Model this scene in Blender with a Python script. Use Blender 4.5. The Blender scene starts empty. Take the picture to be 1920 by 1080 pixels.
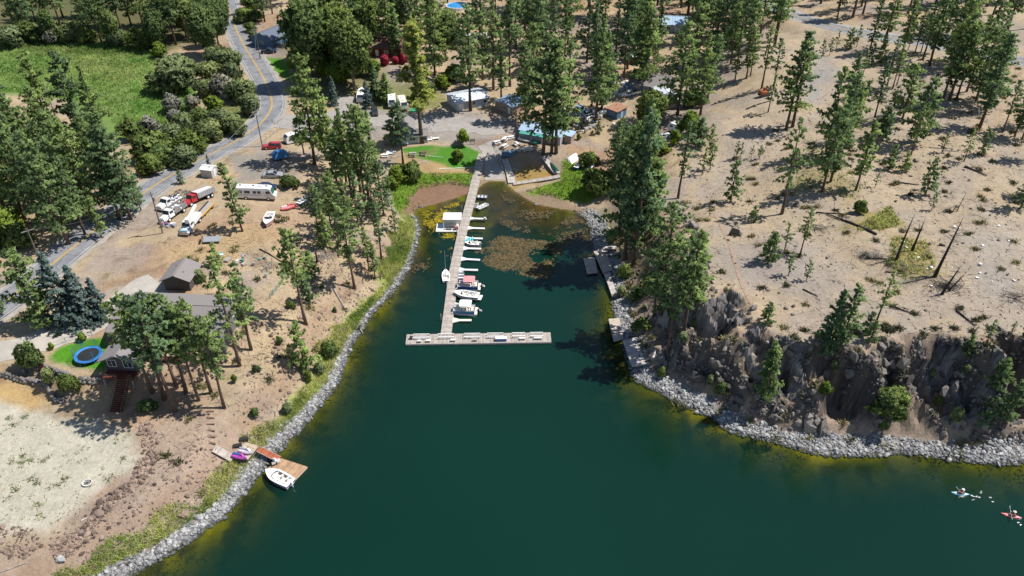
import bpy, math, random
import numpy as np
from mathutils import Vector, Matrix

# ------------------------------------------------------------------ camera, light, exposure
SC = bpy.context.scene
COL = SC.collection
FPX, PITCH, CAMZ = 1500.0, math.radians(35.5), 100.0
CT, ST = math.cos(PITCH), math.sin(PITCH)
cam_d = bpy.data.cameras.new("camera")
cam = bpy.data.objects.new("camera", cam_d)
COL.objects.link(cam)
cam.location = (0, 0, CAMZ)
cam.rotation_euler = (math.pi / 2 - PITCH, 0, 0)
cam_d.sensor_width = 36.0
cam_d.lens = 36.0 * FPX / 1920.0
cam_d.clip_start = 1.0
cam_d.clip_end = 6000.0
SC.camera = cam

SUN_EL, SUN_AZ = math.radians(58), math.radians(9)      # azimuth from +X towards +Y
world = bpy.data.worlds.new("World")
SC.world = world
world.use_nodes = True
wn = world.node_tree.nodes
sky = wn.new("ShaderNodeTexSky")
sky.sky_type = 'NISHITA'
sky.sun_disc = False
sky.sun_elevation = SUN_EL
sky.sun_rotation = math.pi / 2 - SUN_AZ
sky.altitude = 700
sky.air_density = 1.0
sky.dust_density = 0.6
wn["Background"].inputs[1].default_value = 0.085
world.node_tree.links.new(sky.outputs[0], wn["Background"].inputs[0])
sun_d = bpy.data.lights.new("sun", 'SUN')
sun_d.energy = 4.6
sun_d.angle = math.radians(0.5)
sun_d.color = (1.0, 0.955, 0.89)
sun = bpy.data.objects.new("sun", sun_d)
COL.objects.link(sun)
sun.location = (200, 100, 300)
sdir = Vector((math.cos(SUN_EL) * math.cos(SUN_AZ), math.cos(SUN_EL) * math.sin(SUN_AZ), math.sin(SUN_EL)))
sun.rotation_euler = sdir.to_track_quat('Z', 'Y').to_euler()
SC.view_settings.view_transform = 'Standard'
SC.view_settings.look = 'None'
SC.view_settings.exposure = 0.42
SC.view_settings.gamma = 1.0
SC.view_settings.use_curve_mapping = False
SC.render.engine = 'CYCLES'
SC.cycles.max_bounces = 6
SC.cycles.transparent_max_bounces = 8

# ------------------------------------------------------------------ small maths
RNG = np.random.default_rng(7)
rnd = random.Random(11)

def lin(c):
    c = c / 255.0
    return c / 12.92 if c <= 0.04045 else ((c + 0.055) / 1.055) ** 2.4
def S(r, g, b, k=1.38):
    """albedo of a sunlit surface that photographs as this sRGB colour"""
    return tuple(min(0.9, lin(v) / k) for v in (r, g, b))

def smooth(a, b, x):
    t = np.clip((x - a) / (b - a), 0, 1)
    return t * t * (3 - 2 * t)

def _hash(ix, iy, seed):
    h = (ix.astype(np.int64) * 374761393 + iy.astype(np.int64) * 668265263 + seed * 974711) & 0xFFFFFFFF
    h = ((h ^ (h >> 13)) * 1274126177) & 0xFFFFFFFF
    return ((h ^ (h >> 16)) & 0xFFFF) / 65535.0
def vnoise(x, y, seed=0):
    x = np.asarray(x, float); y = np.asarray(y, float)
    ix, iy = np.floor(x), np.floor(y)
    fx, fy = x - ix, y - iy
    fx, fy = fx * fx * (3 - 2 * fx), fy * fy * (3 - 2 * fy)
    a, b = _hash(ix, iy, seed), _hash(ix + 1, iy, seed)
    c, d = _hash(ix, iy + 1, seed), _hash(ix + 1, iy + 1, seed)
    return (a + (b - a) * fx) * (1 - fy) + (c + (d - c) * fx) * fy
def fbm(x, y, scale, seed=0, octs=4, gain=0.5):
    s, amp, tot = 0.0, 1.0, 0.0
    x = np.asarray(x, float) / scale; y = np.asarray(y, float) / scale
    for o in range(octs):
        s = s + amp * vnoise(x * 1.02 + 13.7 * o, y * 0.98 - 7.3 * o, seed + o * 17)
        tot += amp
        amp *= gain
        x, y = (x * 1.6 + y * 1.2), (y * 1.6 - x * 1.2)
    return s / tot

def G(px, py, z=0.0):
    """where the sight line through a photo pixel meets the level z"""
    t = (CAMZ - z) / (FPX * ST + (py - 540) * CT)
    return (t * (px - 960), t * (FPX * CT + (540 - py) * ST))
def project(x, y, z):
    dz = z - CAMZ
    zc = y * CT - dz * ST
    return 960 + FPX * x / zc, 540 - FPX * (y * ST + dz * CT) / zc
def seg_dist(X, Y, pts, closed=False):
    pts = list(pts)
    if closed: pts = pts + [pts[0]]
    best = np.full(np.shape(X), 1e18)
    for (x0, y0), (x1, y1) in zip(pts[:-1], pts[1:]):
        dx, dy = x1 - x0, y1 - y0
        L = dx * dx + dy * dy + 1e-9
        t = np.clip(((X - x0) * dx + (Y - y0) * dy) / L, 0, 1)
        d = (X - x0 - t * dx) ** 2 + (Y - y0 - t * dy) ** 2
        best = np.minimum(best, d)
    return np.sqrt(best)
def inside(X, Y, poly):
    r = np.zeros(np.shape(X), bool)
    n = len(poly)
    for i in range(n):
        x0, y0 = poly[i]; x1, y1 = poly[(i + 1) % n]
        if y0 == y1: continue
        c = ((y0 > Y) != (y1 > Y)) & (X < (x1 - x0) * (Y - y0) / (y1 - y0) + x0)
        r ^= c
    return r
def sdf(X, Y, poly):
    d = seg_dist(X, Y, poly, True)
    return np.where(inside(X, Y, poly), d, -d)

# ------------------------------------------------------------------ the lake outline and the lie of the land
SHORE_PX = [(-140, 1300), (-20, 1220), (120, 1140), (235, 1080), (325, 1030), (375, 995), (425, 960), (457, 920), (482, 886), (517, 847),
            (555, 809), (592, 767), (630, 720), (642, 682), (655, 650), (675, 617), (692, 590), (720, 562), (743, 537),
            (767, 495), (777, 465), (784, 432), (780, 410), (772, 396), (790, 388), (815, 383), (850, 372), (885, 360), (902, 347),
            (918, 339), (945, 340), (962, 356), (985, 372), (1010, 384), (1047, 391), (1080, 395), (1102, 410), (1112, 432),
            (1112, 455), (1122, 478), (1140, 510), (1150, 540), (1152, 565), (1156, 590), (1166, 630), (1178, 672), (1195, 712),
            (1235, 732), (1272, 752), (1310, 770), (1335, 777), (1350, 792), (1370, 806), (1410, 816), (1455, 826), (1490, 837), (1540, 850),
            (1580, 852), (1640, 851), (1690, 845), (1740, 852), (1790, 859), (1840, 864), (1885, 867), (1920, 864), (2100, 850),
            (2400, 835)]
SHORE = [G(*p) for p in SHORE_PX]
LAKE = SHORE + [(420, 60), (700, -100), (700, -900), (-400, -900), (-120, 10)]

CTRL = [(330, 830, 3.6), (150, 870, 4.2), (60, 960, 4.2), (150, 1000, 3.4), (420, 790, 4.2), (440, 720, 5.2), (540, 640, 4.5), (600, 560, 4.5),
        (60, 760, 5.0), (230, 765, 5.2), (330, 760, 5.0), (300, 640, 8.2), (160, 655, 8.0), (200, 620, 8.6), (60, 640, 8.6), (20, 560, 9),
        (330, 540, 8.8), (400, 600, 8.0), (450, 600, 7), (380, 420, 9), (480, 450, 8), (600, 450, 6.2), (680, 470, 4.6), (730, 430, 3.2),
        (500, 330, 7), (470, 250, 6.5), (510, 200, 6), (440, 60, 6), (330, 320, 8), (100, 480, 9), (300, 230, 4.6), (150, 130, 4.6),
        (50, 380, 7), (100, 20, 6), (300, 20, 6), (-200, 300, 7), (-200, 700, 8), (640, 350, 5.5),
        (760, 275, 4.4), (860, 285, 4.0), (800, 312, 2.6), (860, 312, 2.2), (930, 275, 3.0), (1000, 262, 3.0), (850, 230, 5), (700, 210, 5.5),
        (1050, 240, 4), (1100, 300, 3.0), (1000, 330, 1.4), (1010, 352, 0.9), (820, 340, 1.2), (900, 180, 6), (740, 110, 9), (900, 60, 10),
        (1100, 100, 9), (1150, 200, 6), (1250, 180, 8), (1160, 320, 5),
        (1300, 300, 10), (1262, 400, 9.5), (1330, 420, 12), (1330, 500, 12), (1400, 560, 12.6), (1480, 480, 13.5), (1500, 600, 12.6),
        (1600, 600, 13.4), (1700, 600, 14), (1700, 450, 15), (1850, 610, 14.5), (1900, 450, 16), (1600, 330, 15), (1400, 250, 12),
        (1500, 200, 14), (1750, 250, 17), (1900, 180, 18), (1500, 100, 15), (1700, 60, 18), (1300, 60, 12), (1100, 20, 12), (700, 20, 10),
        (2100, 600, 15), (2300, 300, 19), (1920, 20, 20)]
CP = np.array([G(a, b, c) + (c,) for a, b, c in CTRL])
def base_height(X, Y):
    num = np.zeros(np.shape(X)); den = np.zeros(np.shape(X))
    for x, y, z in CP:
        d2 = (X - x) ** 2 + (Y - y) ** 2
        w = 1.0 / (d2 + 30.0) ** 1.9
        num += w * z; den += w
    return num / den

def poly_px(pts, z): return [G(a, b, z) for a, b in pts]
# bank widths: (px, py, width) - how far from the water the bank reaches its full height
BANK = [(240, 1080, 9), (430, 960, 10), (520, 845, 12), (640, 690, 11), (740, 540, 10), (780, 430, 8), (830, 380, 22), (930, 340, 26),
        (1040, 391, 16), (1110, 440, 14), (1150, 540, 15), (1170, 640, 17), (1235, 732, 18), (1335, 777, 16), (1455, 826, 14),
        (1580, 852, 14), (1740, 852, 14), (1900, 866, 15), (2200, 845, 15)]
BK = np.array([G(a, b) + (w,) for a, b, w in BANK])
RIP = [(240, 1080, 1), (430, 960, 1), (520, 845, 1), (640, 690, 1), (700, 580, 1), (760, 500, 1), (784, 435, .9), (770, 395, .2), (830, 380, 0), (930, 340, 0),
       (1010, 384, 0), (1060, 392, .1), (1105, 420, .8), (1120, 480, 1), (1150, 540, 1), (1170, 640, 1), (1235, 732, 1), (1335, 777, 1), (1455, 826, 1), (1580, 852, 1),
       (1740, 852, 1), (1900, 866, 1), (2200, 845, 1)]
RP = np.array([G(a, b) + (w,) for a, b, w in RIP])
def idw(X, Y, pts, p=2.0):
    num = np.zeros(np.shape(X)); den = np.zeros(np.shape(X))
    for x, y, z in pts:
        w = 1.0 / ((X - x) ** 2 + (Y - y) ** 2 + 4.0) ** p
        num += w * z; den += w
    return num / den

CLIFF_POLY = [(14, 112)] + [G(a, b, c) for a, b, c in
              [(1270, 560, 6), (1330, 520, 10), (1440, 590, 12.5), (1600, 610, 13), (1700, 630, 13), (1830, 620, 13.5), (2000, 620, 14), (2300, 610, 14)]] + \
             [G(2300, 880), G(1900, 890), G(1600, 880), G(1400, 850), G(1250, 780)]

# roads: centre line in pixels with the guessed height there, width in metres
ROAD_PX = [(-230, 700, 9), (-60, 612, 9), (30, 552, 9), (130, 470, 9), (225, 395, 8.6), (300, 342, 8), (370, 302, 7.4), (440, 266, 6.7), (487, 232, 6.3), (508, 205, 6.1),
           (507, 178, 6), (493, 145, 6), (474, 112, 6), (456, 82, 6), (440, 48, 6), (428, 10, 6.2), (420, -30, 6.5)]
HIGHWAY_PX = [(1330, -40, 14), (1445, 12, 15), (1500, 32, 15.5), (1560, 50, 16), (1640, 66, 16.8), (1720, 78, 17.2), (1800, 93, 17.6), (1900, 112, 18), (2000, 132, 18), (2200, 175, 18)]
DRIVE_PX = [(-160, 705, 8.4), (-40, 672, 8.5), (40, 648, 8.6), (110, 622, 8.7), (180, 598, 8.7), (235, 562, 8.8), (275, 535, 8.8), (300, 522, 8.9)]
LOT_PX = [(512, 222, 6.1), (560, 228, 5.9), (620, 220, 5.8), (680, 222, 5.6), (740, 228, 5.2), (800, 232, 4.9), (860, 236, 4.5), (905, 240, 4.1), (945, 238, 4.0)]
SIDE_PX = [(636, 222, 5.7), (640, 208, 5.8), (645, 192, 6.0), (652, 178, 6.3)]
PATH_PX = [(1345, 405, 12), (1385, 440, 12.6), (1362, 400, 12)]

def spline(pts, n=8):
    pts = np.array(pts, float)
    out = []
    P_ = np.vstack([2 * pts[0] - pts[1], pts, 2 * pts[-1] - pts[-2]])
    for i in range(1, len(P_) - 2):
        p0, p1, p2, p3 = P_[i - 1], P_[i], P_[i + 1], P_[i + 2]
        for k in range(n):
            t = k / n
            out.append(0.5 * ((2 * p1) + (-p0 + p2) * t + (2 * p0 - 5 * p1 + 4 * p2 - p3) * t * t + (-p0 + 3 * p1 - 3 * p2 + p3) * t ** 3))
    out.append(pts[-1])
    return np.array(out)
def to_world(pxs): return [G(a, b, z) + (z,) for a, b, z in pxs]
ROAD = spline(to_world(ROAD_PX), 8)
HIGHWAY = spline(to_world(HIGHWAY_PX), 8)
DRIVE = spline(to_world(DRIVE_PX), 6)
LOT = spline(to_world(LOT_PX), 6)
SIDE = spline(to_world(SIDE_PX), 6)
LINES = [(ROAD, 5.0, 7.0), (HIGHWAY, 6.0, 8.0), (DRIVE, 3.0, 4.0), (LOT, 5.5, 4.0), (SIDE, 2.5, 3.0)]
# level building plots: pixel polygon-free discs (px, py, z, radius)
PADS = [(300, 640, 8.3, 9), (350, 600, 8.6, 9), (335, 535, 8.8, 6), (160, 658, 8.0, 7), (873, 195, 5.6, 9), (957, 203, 5.2, 5), (1022, 262, 3.3, 10),
        (765, 262, 4.6, 7), (1152, 212, 5.9, 4), (1225, 160, 7.6, 8), (1245, 190, 7.4, 7), (515, 70, 6.2, 8), (1265, 45, 12, 7)]
PADW = [(G(a, b, z), z, r) for a, b, z, r in PADS]

def line_blend(X, Y, Z):
    wroad = np.zeros(np.shape(X))
    for ln, half, soft in LINES:
        lo, hi = ln[:, :2].min(0) - 30, ln[:, :2].max(0) + 30
        m = (X > lo[0]) & (X < hi[0]) & (Y > lo[1]) & (Y < hi[1])
        if not m.any(): continue
        x, y = X[m], Y[m]
        best = np.full(x.shape, 1e18); zz = np.zeros(x.shape)
        for (x0, y0, z0), (x1, y1, z1) in zip(ln[:-1], ln[1:]):
            dx, dy = x1 - x0, y1 - y0
            t = np.clip(((x - x0) * dx + (y - y0) * dy) / (dx * dx + dy * dy + 1e-9), 0, 1)
            d = (x - x0 - t * dx) ** 2 + (y - y0 - t * dy) ** 2
            b = d < best
            best[b] = d[b]; zz[b] = (z0 + t * (z1 - z0))[b]
        w = 1 - smooth(half, half + soft, np.sqrt(best))
        Z[m] = Z[m] * (1 - w) + zz * w
        wroad[m] = np.maximum(wroad[m], w)
    for (cx, cy), z, r in PADW:
        w = 1 - smooth(r * 0.8, r * 1.5, np.hypot(X - cx, Y - cy))
        Z[:] = Z * (1 - w) + z * w
        wroad[:] = np.maximum(wroad, w)
    return Z, wroad

def land(X, Y):
    """height, signed shore distance, stone-bank share, cliff share, made-ground share"""
    X = np.asarray(X, float); Y = np.asarray(Y, float)
    d = sdf(X, Y, LAKE) * -1.0
    cl = smooth(-3, 4, sdf(X, Y, CLIFF_POLY))
    rip = idw(X, Y, RP)
    w = idw(X, Y, BK)
    warp = (np.abs(fbm(X + Y * .25, Y * .45, 7.5, 5, 3) - 0.5) * -34.0 + 5.0) + (fbm(X, Y, 2.6, 9, 2) - 0.5) * 4.0
    dd = d + cl * warp * smooth(4.5, 8, d)
    base = base_height(X, Y)
    lo = np.where(rip > 0.5, 1.0, 1.0) * (0.07 + 0.24 * rip) * np.clip(d, -60, 4.5)
    lo = np.where(d < 0, np.maximum(d * (0.10 + 0.20 * rip), -9.0), lo)
    k = smooth(0.0, 1.0, (dd - 2.8) / np.maximum(w - 2.8, 1.0))
    steep = smooth(0.12, 0.80, (dd - 2.8) / np.maximum(w - 2.8, 1.0))
    k = np.where(cl > 0, k * (1 - cl) + cl * (.3 * steep + .7 * np.clip((dd - 2.8) / np.maximum(w - 2.8, 1.0), 0, 1)), k)
    Z = np.where(d > 0, lo * (1 - k) + base * k, lo)
    inlet = 0.45 + 6.0 * np.clip((169 - Y) / 26, 0, 1) ** 1.5
    Z = np.where((d < 0) & (Y > 140), np.maximum(Z, -inlet), Z)
    # ledges and blocks in the cliff
    slope_zone = cl * k * (1 - k) * 4
    Z = Z + slope_zone * ((fbm(X, Y, 3.2, 21, 3) - 0.5) * 3.4 + (vnoise(X / 1.3, Y / 1.3, 77) - 0.5) * 1.1)
    rib = 1 - np.abs(fbm(X * .9 + Y * .55, Y * .30, 4.2, 63, 3) - .5) * 5
    Z = Z + slope_zone * np.clip(rib, -1, 1) * 2.5
    st = np.round(Z / 1.5) * 1.5
    Z = Z * (1 - 0.4 * slope_zone) + st * 0.4 * slope_zone
    dry = smooth(2.0, 9.0, d)
    Zl = Z + dry * ((fbm(X, Y, 22, 31, 3) - 0.5) * 1.3 + (fbm(X, Y, 4.0, 41, 3) - 0.5) * 0.45)
    Z, made = line_blend(X, Y, Zl.copy())
    Z = np.where(d > 1.5, Z, np.where(d > 0, np.minimum(Z, Zl), Zl))
    return Z, d, rip, cl, made

STEP = 0.75
X0, X1, Y0, Y1 = -252.0, 252.0, 52.0, 412.0
gx = np.arange(X0, X1 + 0.01, STEP); gy = np.arange(Y0, Y1 + 0.01, STEP)
def grow(a, sgn, far, first=2.0):
    out, s = [], first
    while abs(a) < far:
        a += sgn * s; s *= 1.35
        out.append(a)
    return out
xs = np.array(grow(X0, -1, 2400)[::-1] + list(gx) + grow(X1, 1, 2400))
ys = np.array(grow(Y0, -1, 1500)[::-1] + list(gy) + grow(Y1, 1, 3200))
GX, GY = np.meshgrid(xs, ys)
GZ, GD, GRIP, GCL, GMADE = land(GX, GY)
i0, j0 = int(np.searchsorted(xs, X0 - 1e-6)), int(np.searchsorted(ys, Y0 - 1e-6))
def Hgt(x, y):
    fx = np.clip((np.asarray(x, float) - X0) / STEP, 0, len(gx) - 1.001); fy = np.clip((np.asarray(y, float) - Y0) / STEP, 0, len(gy) - 1.001)
    ix, iy = fx.astype(int), fy.astype(int)
    u, v = fx - ix, fy - iy
    a = GZ[j0 + iy, i0 + ix]; b = GZ[j0 + iy, i0 + ix + 1]; c = GZ[j0 + iy + 1, i0 + ix]; d = GZ[j0 + iy + 1, i0 + ix + 1]
    return (a * (1 - u) + b * u) * (1 - v) + (c * (1 - u) + d * u) * v
def Hw(x, y): return float(np.maximum(Hgt(x, y), 0.0))
def Dst(x, y):
    ix = np.clip(np.round((np.asarray(x) - X0) / STEP).astype(int), 0, len(gx) - 1); iy = np.clip(np.round((np.asarray(y) - Y0) / STEP).astype(int), 0, len(gy) - 1)
    return GD[j0 + iy, i0 + ix]
_zs = np.linspace(40.0, -0.02, 520)
def P(px, py):
    """the point of the ground (or water) that a photo pixel shows"""
    t = (CAMZ - _zs) / (FPX * ST + (py - 540) * CT)
    X = t * (px - 960); Y = t * (FPX * CT + (540 - py) * ST)
    h = np.maximum(Hgt(X, Y), 0.0)
    k = int(np.argmax(h >= _zs))
    if k == 0: k = 1
    a0, a1 = (_zs[k - 1] - h[k - 1]), (_zs[k] - h[k])
    u = a0 / (a0 - a1) if abs(a0 - a1) > 1e-9 else 1.0
    return Vector((float(X[k - 1] + u * (X[k] - X[k - 1])), float(Y[k - 1] + u * (Y[k] - Y[k - 1])), float(_zs[k - 1] + u * (_zs[k] - _zs[k - 1]))))
def height_for(p, top_py):
    v = (540 - top_py) / FPX
    dz = p.y * (v * CT - ST) / (CT + v * ST)
    return max(0.5, CAMZ + dz - p.z)
# ------------------------------------------------------------------ mesh and material helpers
MATS = {}
def nodes_of(m):
    m.use_nodes = True
    nt = m.node_tree
    return nt, nt.nodes, nt.links
def mat(name, col, rough=0.6, metal=0.0, noise=0.0, nscale=3.0, spec=0.5, bump=0.0, bscale=8.0, coat=0.0, col2=None, rand=0.0):
    """plain procedural material: base colour broken up by object-space noise, optional relief"""
    if name in MATS: return MATS[name]
    m = bpy.data.materials.new(name)
    nt, N, L = nodes_of(m)
    b = N["Principled BSDF"]
    b.inputs["Base Color"].default_value = (*col, 1)
    b.inputs["Roughness"].default_value = rough
    b.inputs["Metallic"].default_value = metal
    b.inputs["Specular IOR Level"].default_value = spec
    if coat: b.inputs["Coat Weight"].default_value = coat
    src = None
    if noise or bump or col2:
        tc = N.new("ShaderNodeTexCoord")
        nz = N.new("ShaderNodeTexNoise"); nz.inputs["Scale"].default_value = nscale; nz.inputs["Detail"].default_value = 5; nz.inputs["Roughness"].default_value = 0.65
        L.new(tc.outputs["Object"], nz.inputs["Vector"])
        r = N.new("ShaderNodeValToRGB")
        c2 = col2 if col2 else tuple(min(1, c * (1 + noise)) for c in col)
        c1 = col if col2 else tuple(c * (1 - noise) for c in col)
        r.color_ramp.elements[0].position = 0.32; r.color_ramp.elements[0].color = (*c1, 1)
        r.color_ramp.elements[1].position = 0.68; r.color_ramp.elements[1].color = (*c2, 1)
        L.new(nz.outputs["Fac"], r.inputs["Fac"])
        src = r.outputs["Color"]
    if rand:
        oi = N.new("ShaderNodeObjectInfo")
        mp = N.new("ShaderNodeMapRange"); mp.inputs["To Min"].default_value = 1 - rand; mp.inputs["To Max"].default_value = 1 + rand
        L.new(oi.outputs["Random"], mp.inputs["Value"])
        mx = N.new("ShaderNodeMix"); mx.data_type = 'RGBA'; mx.blend_type = 'MULTIPLY'; mx.inputs["Factor"].default_value = 1
        if src: L.new(src, mx.inputs["A"])
        else: mx.inputs["A"].default_value = (*col, 1)
        L.new(mp.outputs["Result"], mx.inputs["B"])
        src = mx.outputs["Result"]
    if src: L.new(src, b.inputs["Base Color"])
    if bump:
        nb = N.new("ShaderNodeTexNoise"); nb.inputs["Scale"].default_value = bscale; nb.inputs["Detail"].default_value = 4
        L.new(tc.outputs["Object"], nb.inputs["Vector"])
        bp = N.new("ShaderNodeBump"); bp.inputs["Strength"].default_value = bump; bp.inputs["Distance"].default_value = 0.08
        L.new(nb.outputs["Fac"], bp.inputs["Height"]); L.new(bp.outputs["Normal"], b.inputs["Normal"])
    MATS[name] = m
    return m

def np_mesh(name, V, F, uvless=True, attr=None, smooth_=False, material=None):
    """mesh from numpy arrays; F is (m,3) or (m,4); attr = {name: (n,) floats or (n,3) colours}"""
    V = np.asarray(V, np.float32); F = np.asarray(F, np.int32)
    me = bpy.data.meshes.new(name)
    k = F.shape[1]
    me.vertices.add(len(V)); me.vertices.foreach_set("co", V.ravel())
    me.loops.add(F.size); me.loops.foreach_set("vertex_index", F.ravel())
    me.polygons.add(len(F))
    me.polygons.foreach_set("loop_start", np.arange(0, F.size, k, dtype=np.int32))
    me.polygons.foreach_set("use_smooth", np.full(len(F), smooth_))
    me.update(calc_edges=True)
    for nm, a in (attr or {}).items():
        a = np.asarray(a, np.float32)
        if a.ndim == 1:
            at = me.attributes.new(nm, 'FLOAT', 'POINT'); at.data.foreach_set("value", a)
        else:
            at = me.attributes.new(nm, 'FLOAT_COLOR', 'POINT')
            at.data.foreach_set("color", np.hstack([a, np.ones((len(a), 1), np.float32)]).ravel())
    if material: me.materials.append(material)
    return me
def link(name, data, parent=None, loc=None, rotz=None):
    o = bpy.data.objects.new(name, data)
    COL.objects.link(o)
    if parent is not None: o.parent = parent
    if loc is not None: o.location = loc
    if rotz is not None: o.rotation_euler = (0, 0, rotz)
    return o
USED_LABELS = {}
def tag(o, label, cat, group=None, kind=None):
    if label: o["label"] = label; USED_LABELS[label] = USED_LABELS.get(label, 0) + 1
    if cat: o["category"] = cat
    if group: o["group"] = group
    if kind: o["kind"] = kind
    return o
def thing(name, label, cat, loc, rotz=0.0, group=None, normal=None):
    o = bpy.data.objects.new(name, None)
    COL.objects.link(o)
    o.empty_display_size = 0.3
    o.location = loc
    if normal is None: o.rotation_euler = (0, 0, rotz)
    else:
        q = Vector((0, 0, 1)).rotation_difference(normal)
        o.rotation_euler = (q.to_matrix() @ Matrix.Rotation(rotz, 3, 'Z')).to_euler()
    return tag(o, label, cat, group)
def normal_at(x, y, e=1.6):
    return Vector((float(Hgt(x - e, y) - Hgt(x + e, y)), float(Hgt(x, y - e) - Hgt(x, y + e)), 2 * e)).normalized()

class MB:
    """collects boxes, prisms, tubes and lofts; build() links them as one mesh"""
    def __init__(s): s.v, s.f, s.m = [], [], []
    def add(s, vs, fs, mi=0):
        n = len(s.v)
        s.v += [tuple(v) for v in vs]
        s.f += [tuple(n + i for i in f) for f in fs]
        s.m += [mi] * len(fs)
        return s
    def box(s, c, d, rz=0.0, mi=0, taper=0.0):
        x, y, z = d[0] / 2, d[1] / 2, d[2] / 2
        ca, sa = math.cos(rz), math.sin(rz)
        vs = []
        for k in (-1, 1):
            q = 1 - taper if k > 0 else 1
            for a, b in ((-1, -1), (1, -1), (1, 1), (-1, 1)):
                px, py = a * x * q, b * y * q
                vs.append((c[0] + px * ca - py * sa, c[1] + px * sa + py * ca, c[2] + k * z))
        return s.add(vs, [(3, 2, 1, 0), (4, 5, 6, 7), (0, 1, 5, 4), (1, 2, 6, 5), (2, 3, 7, 6), (3, 0, 4, 7)], mi)
    def prism(s, pts, z0, z1, mi=0):
        n = len(pts)
        a = sum(pts[i][0] * pts[(i + 1) % n][1] - pts[(i + 1) % n][0] * pts[i][1] for i in range(n))
        if a < 0: pts = pts[::-1]
        vs = [(x, y, z0) for x, y in pts] + [(x, y, z1) for x, y in pts]
        fs = [tuple(range(n - 1, -1, -1)), tuple(range(n, 2 * n))] + [(i, (i + 1) % n, n + (i + 1) % n, n + i) for i in range(n)]
        return s.add(vs, fs, mi)
    def side(s, prof, w, mi=0, y0=0.0, inset=None):
        """profile in x,z pulled out to width w along y; inset = {index: y shrink} for tumblehome"""
        n = len(prof); inset = inset or {}
        a = sum(prof[i][0] * prof[(i + 1) % n][1] - prof[(i + 1) % n][0] * prof[i][1] for i in range(n))
        L_ = [(x, y0 - w / 2 + inset.get(i, 0), z) for i, (x, z) in enumerate(prof)]
        R_ = [(x, y0 + w / 2 - inset.get(i, 0), z) for i, (x, z) in enumerate(prof)]
        fs = [tuple(range(n)), tuple(range(2 * n - 1, n - 1, -1))] + [((i + 1) % n, i, n + i, n + (i + 1) % n) for i in range(n)]
        if a < 0: fs = [f[::-1] for f in fs]
        return s.add(L_ + R_, fs, mi)
    def tube(s, a, b, r0, r1=None, n=6, mi=0):
        r1 = r0 if r1 is None else r1
        a, b = Vector(a), Vector(b)
        d = (b - a)
        if d.length < 1e-6: return s
        q = Vector((0, 0, 1)).rotation_difference(d.normalized())
        vs = []
        for p, r in ((a, r0), (b, r1)):
            for i in range(n):
                t = 2 * math.pi * i / n
                vs.append(p + q @ Vector((r * math.cos(t), r * math.sin(t), 0)))
        fs = [tuple(range(n - 1, -1, -1)), tuple(range(n, 2 * n))] + [(i, (i + 1) % n, n + (i + 1) % n, n + i) for i in range(n)]
        return s.add(vs, fs, mi)
    def path(s, pts, r, n=5, mi=0):
        for a, b in zip(pts[:-1], pts[1:]): s.tube(a, b, r, r, n, mi)
        return s
    def loft(s, rings, mi=0, cap0=True, cap1=True):
        n = len(rings[0]); vs = [v for r in rings for v in r]; fs = []
        for k in range(len(rings) - 1):
            for i in range(n):
                j = (i + 1) % n
                fs.append((k * n + i, k * n + j, (k + 1) * n + j, (k + 1) * n + i))
        if cap0: fs.append(tuple(range(n - 1, -1, -1)))
        if cap1: fs.append(tuple((len(rings) - 1) * n + i for i in range(n)))
        return s.add(vs, fs, mi)
    def ball(s, c, r, sq=(1, 1, 1), mi=0, seg=8, rings=5):
        rr = []
        for k in range(rings + 1):
            ph = math.pi * (0.04 + 0.92 * k / rings)
            rr.append([(c[0] + r * sq[0] * math.sin(ph) * math.cos(2 * math.pi * i / seg), c[1] + r * sq[1] * math.sin(ph) * math.sin(2 * math.pi * i / seg),
                        c[2] - r * sq[2] * math.cos(ph)) for i in range(seg)])
        return s.loft(rr, mi)
    def mesh(s, name, mats, bevel=0.0, smooth_=False):
        me = bpy.data.meshes.new(name)
        me.from_pydata(s.v, [], s.f)
        for m in (mats if isinstance(mats, (list, tuple)) else [mats]): me.materials.append(m)
        me.polygons.foreach_set("material_index", s.m)
        if smooth_: me.polygons.foreach_set("use_smooth", [True] * len(s.f))
        me.update()
        return me
    def build(s, name, mats, parent=None, loc=None, rotz=None, bevel=0.0, smooth_=False):
        o = link(name, s.mesh(name, mats, smooth_=smooth_), parent, loc, rotz)
        if bevel:
            b = o.modifiers.new("bevel", 'BEVEL'); b.width = bevel; b.segments = 2; b.limit_method = 'ANGLE'
        return o
def children_of(o, cache={}):
    return [c for c in bpy.data.objects if c.parent == o] if o.name not in cache else cache[o.name]
def dup(src, loc, rotz=None, label=None, group=None, scale=None):
    """a copy of a thing with copies of its parts and sub-parts"""
    def rec(o, parent):
        c = o.copy(); COL.objects.link(c)
        c.parent = parent
        for ch in list(o.children): rec(ch, c)
        return c
    r = rec(src, None)
    r.location = loc
    if rotz is not None: r.rotation_euler = (0, 0, rotz)
    if scale is not None: r.scale = scale if isinstance(scale, (tuple, list)) else (scale,) * 3
    if label: r["label"] = label; USED_LABELS[label] = USED_LABELS.get(label, 0) + 1
    if group: r["group"] = group
    return r

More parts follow.
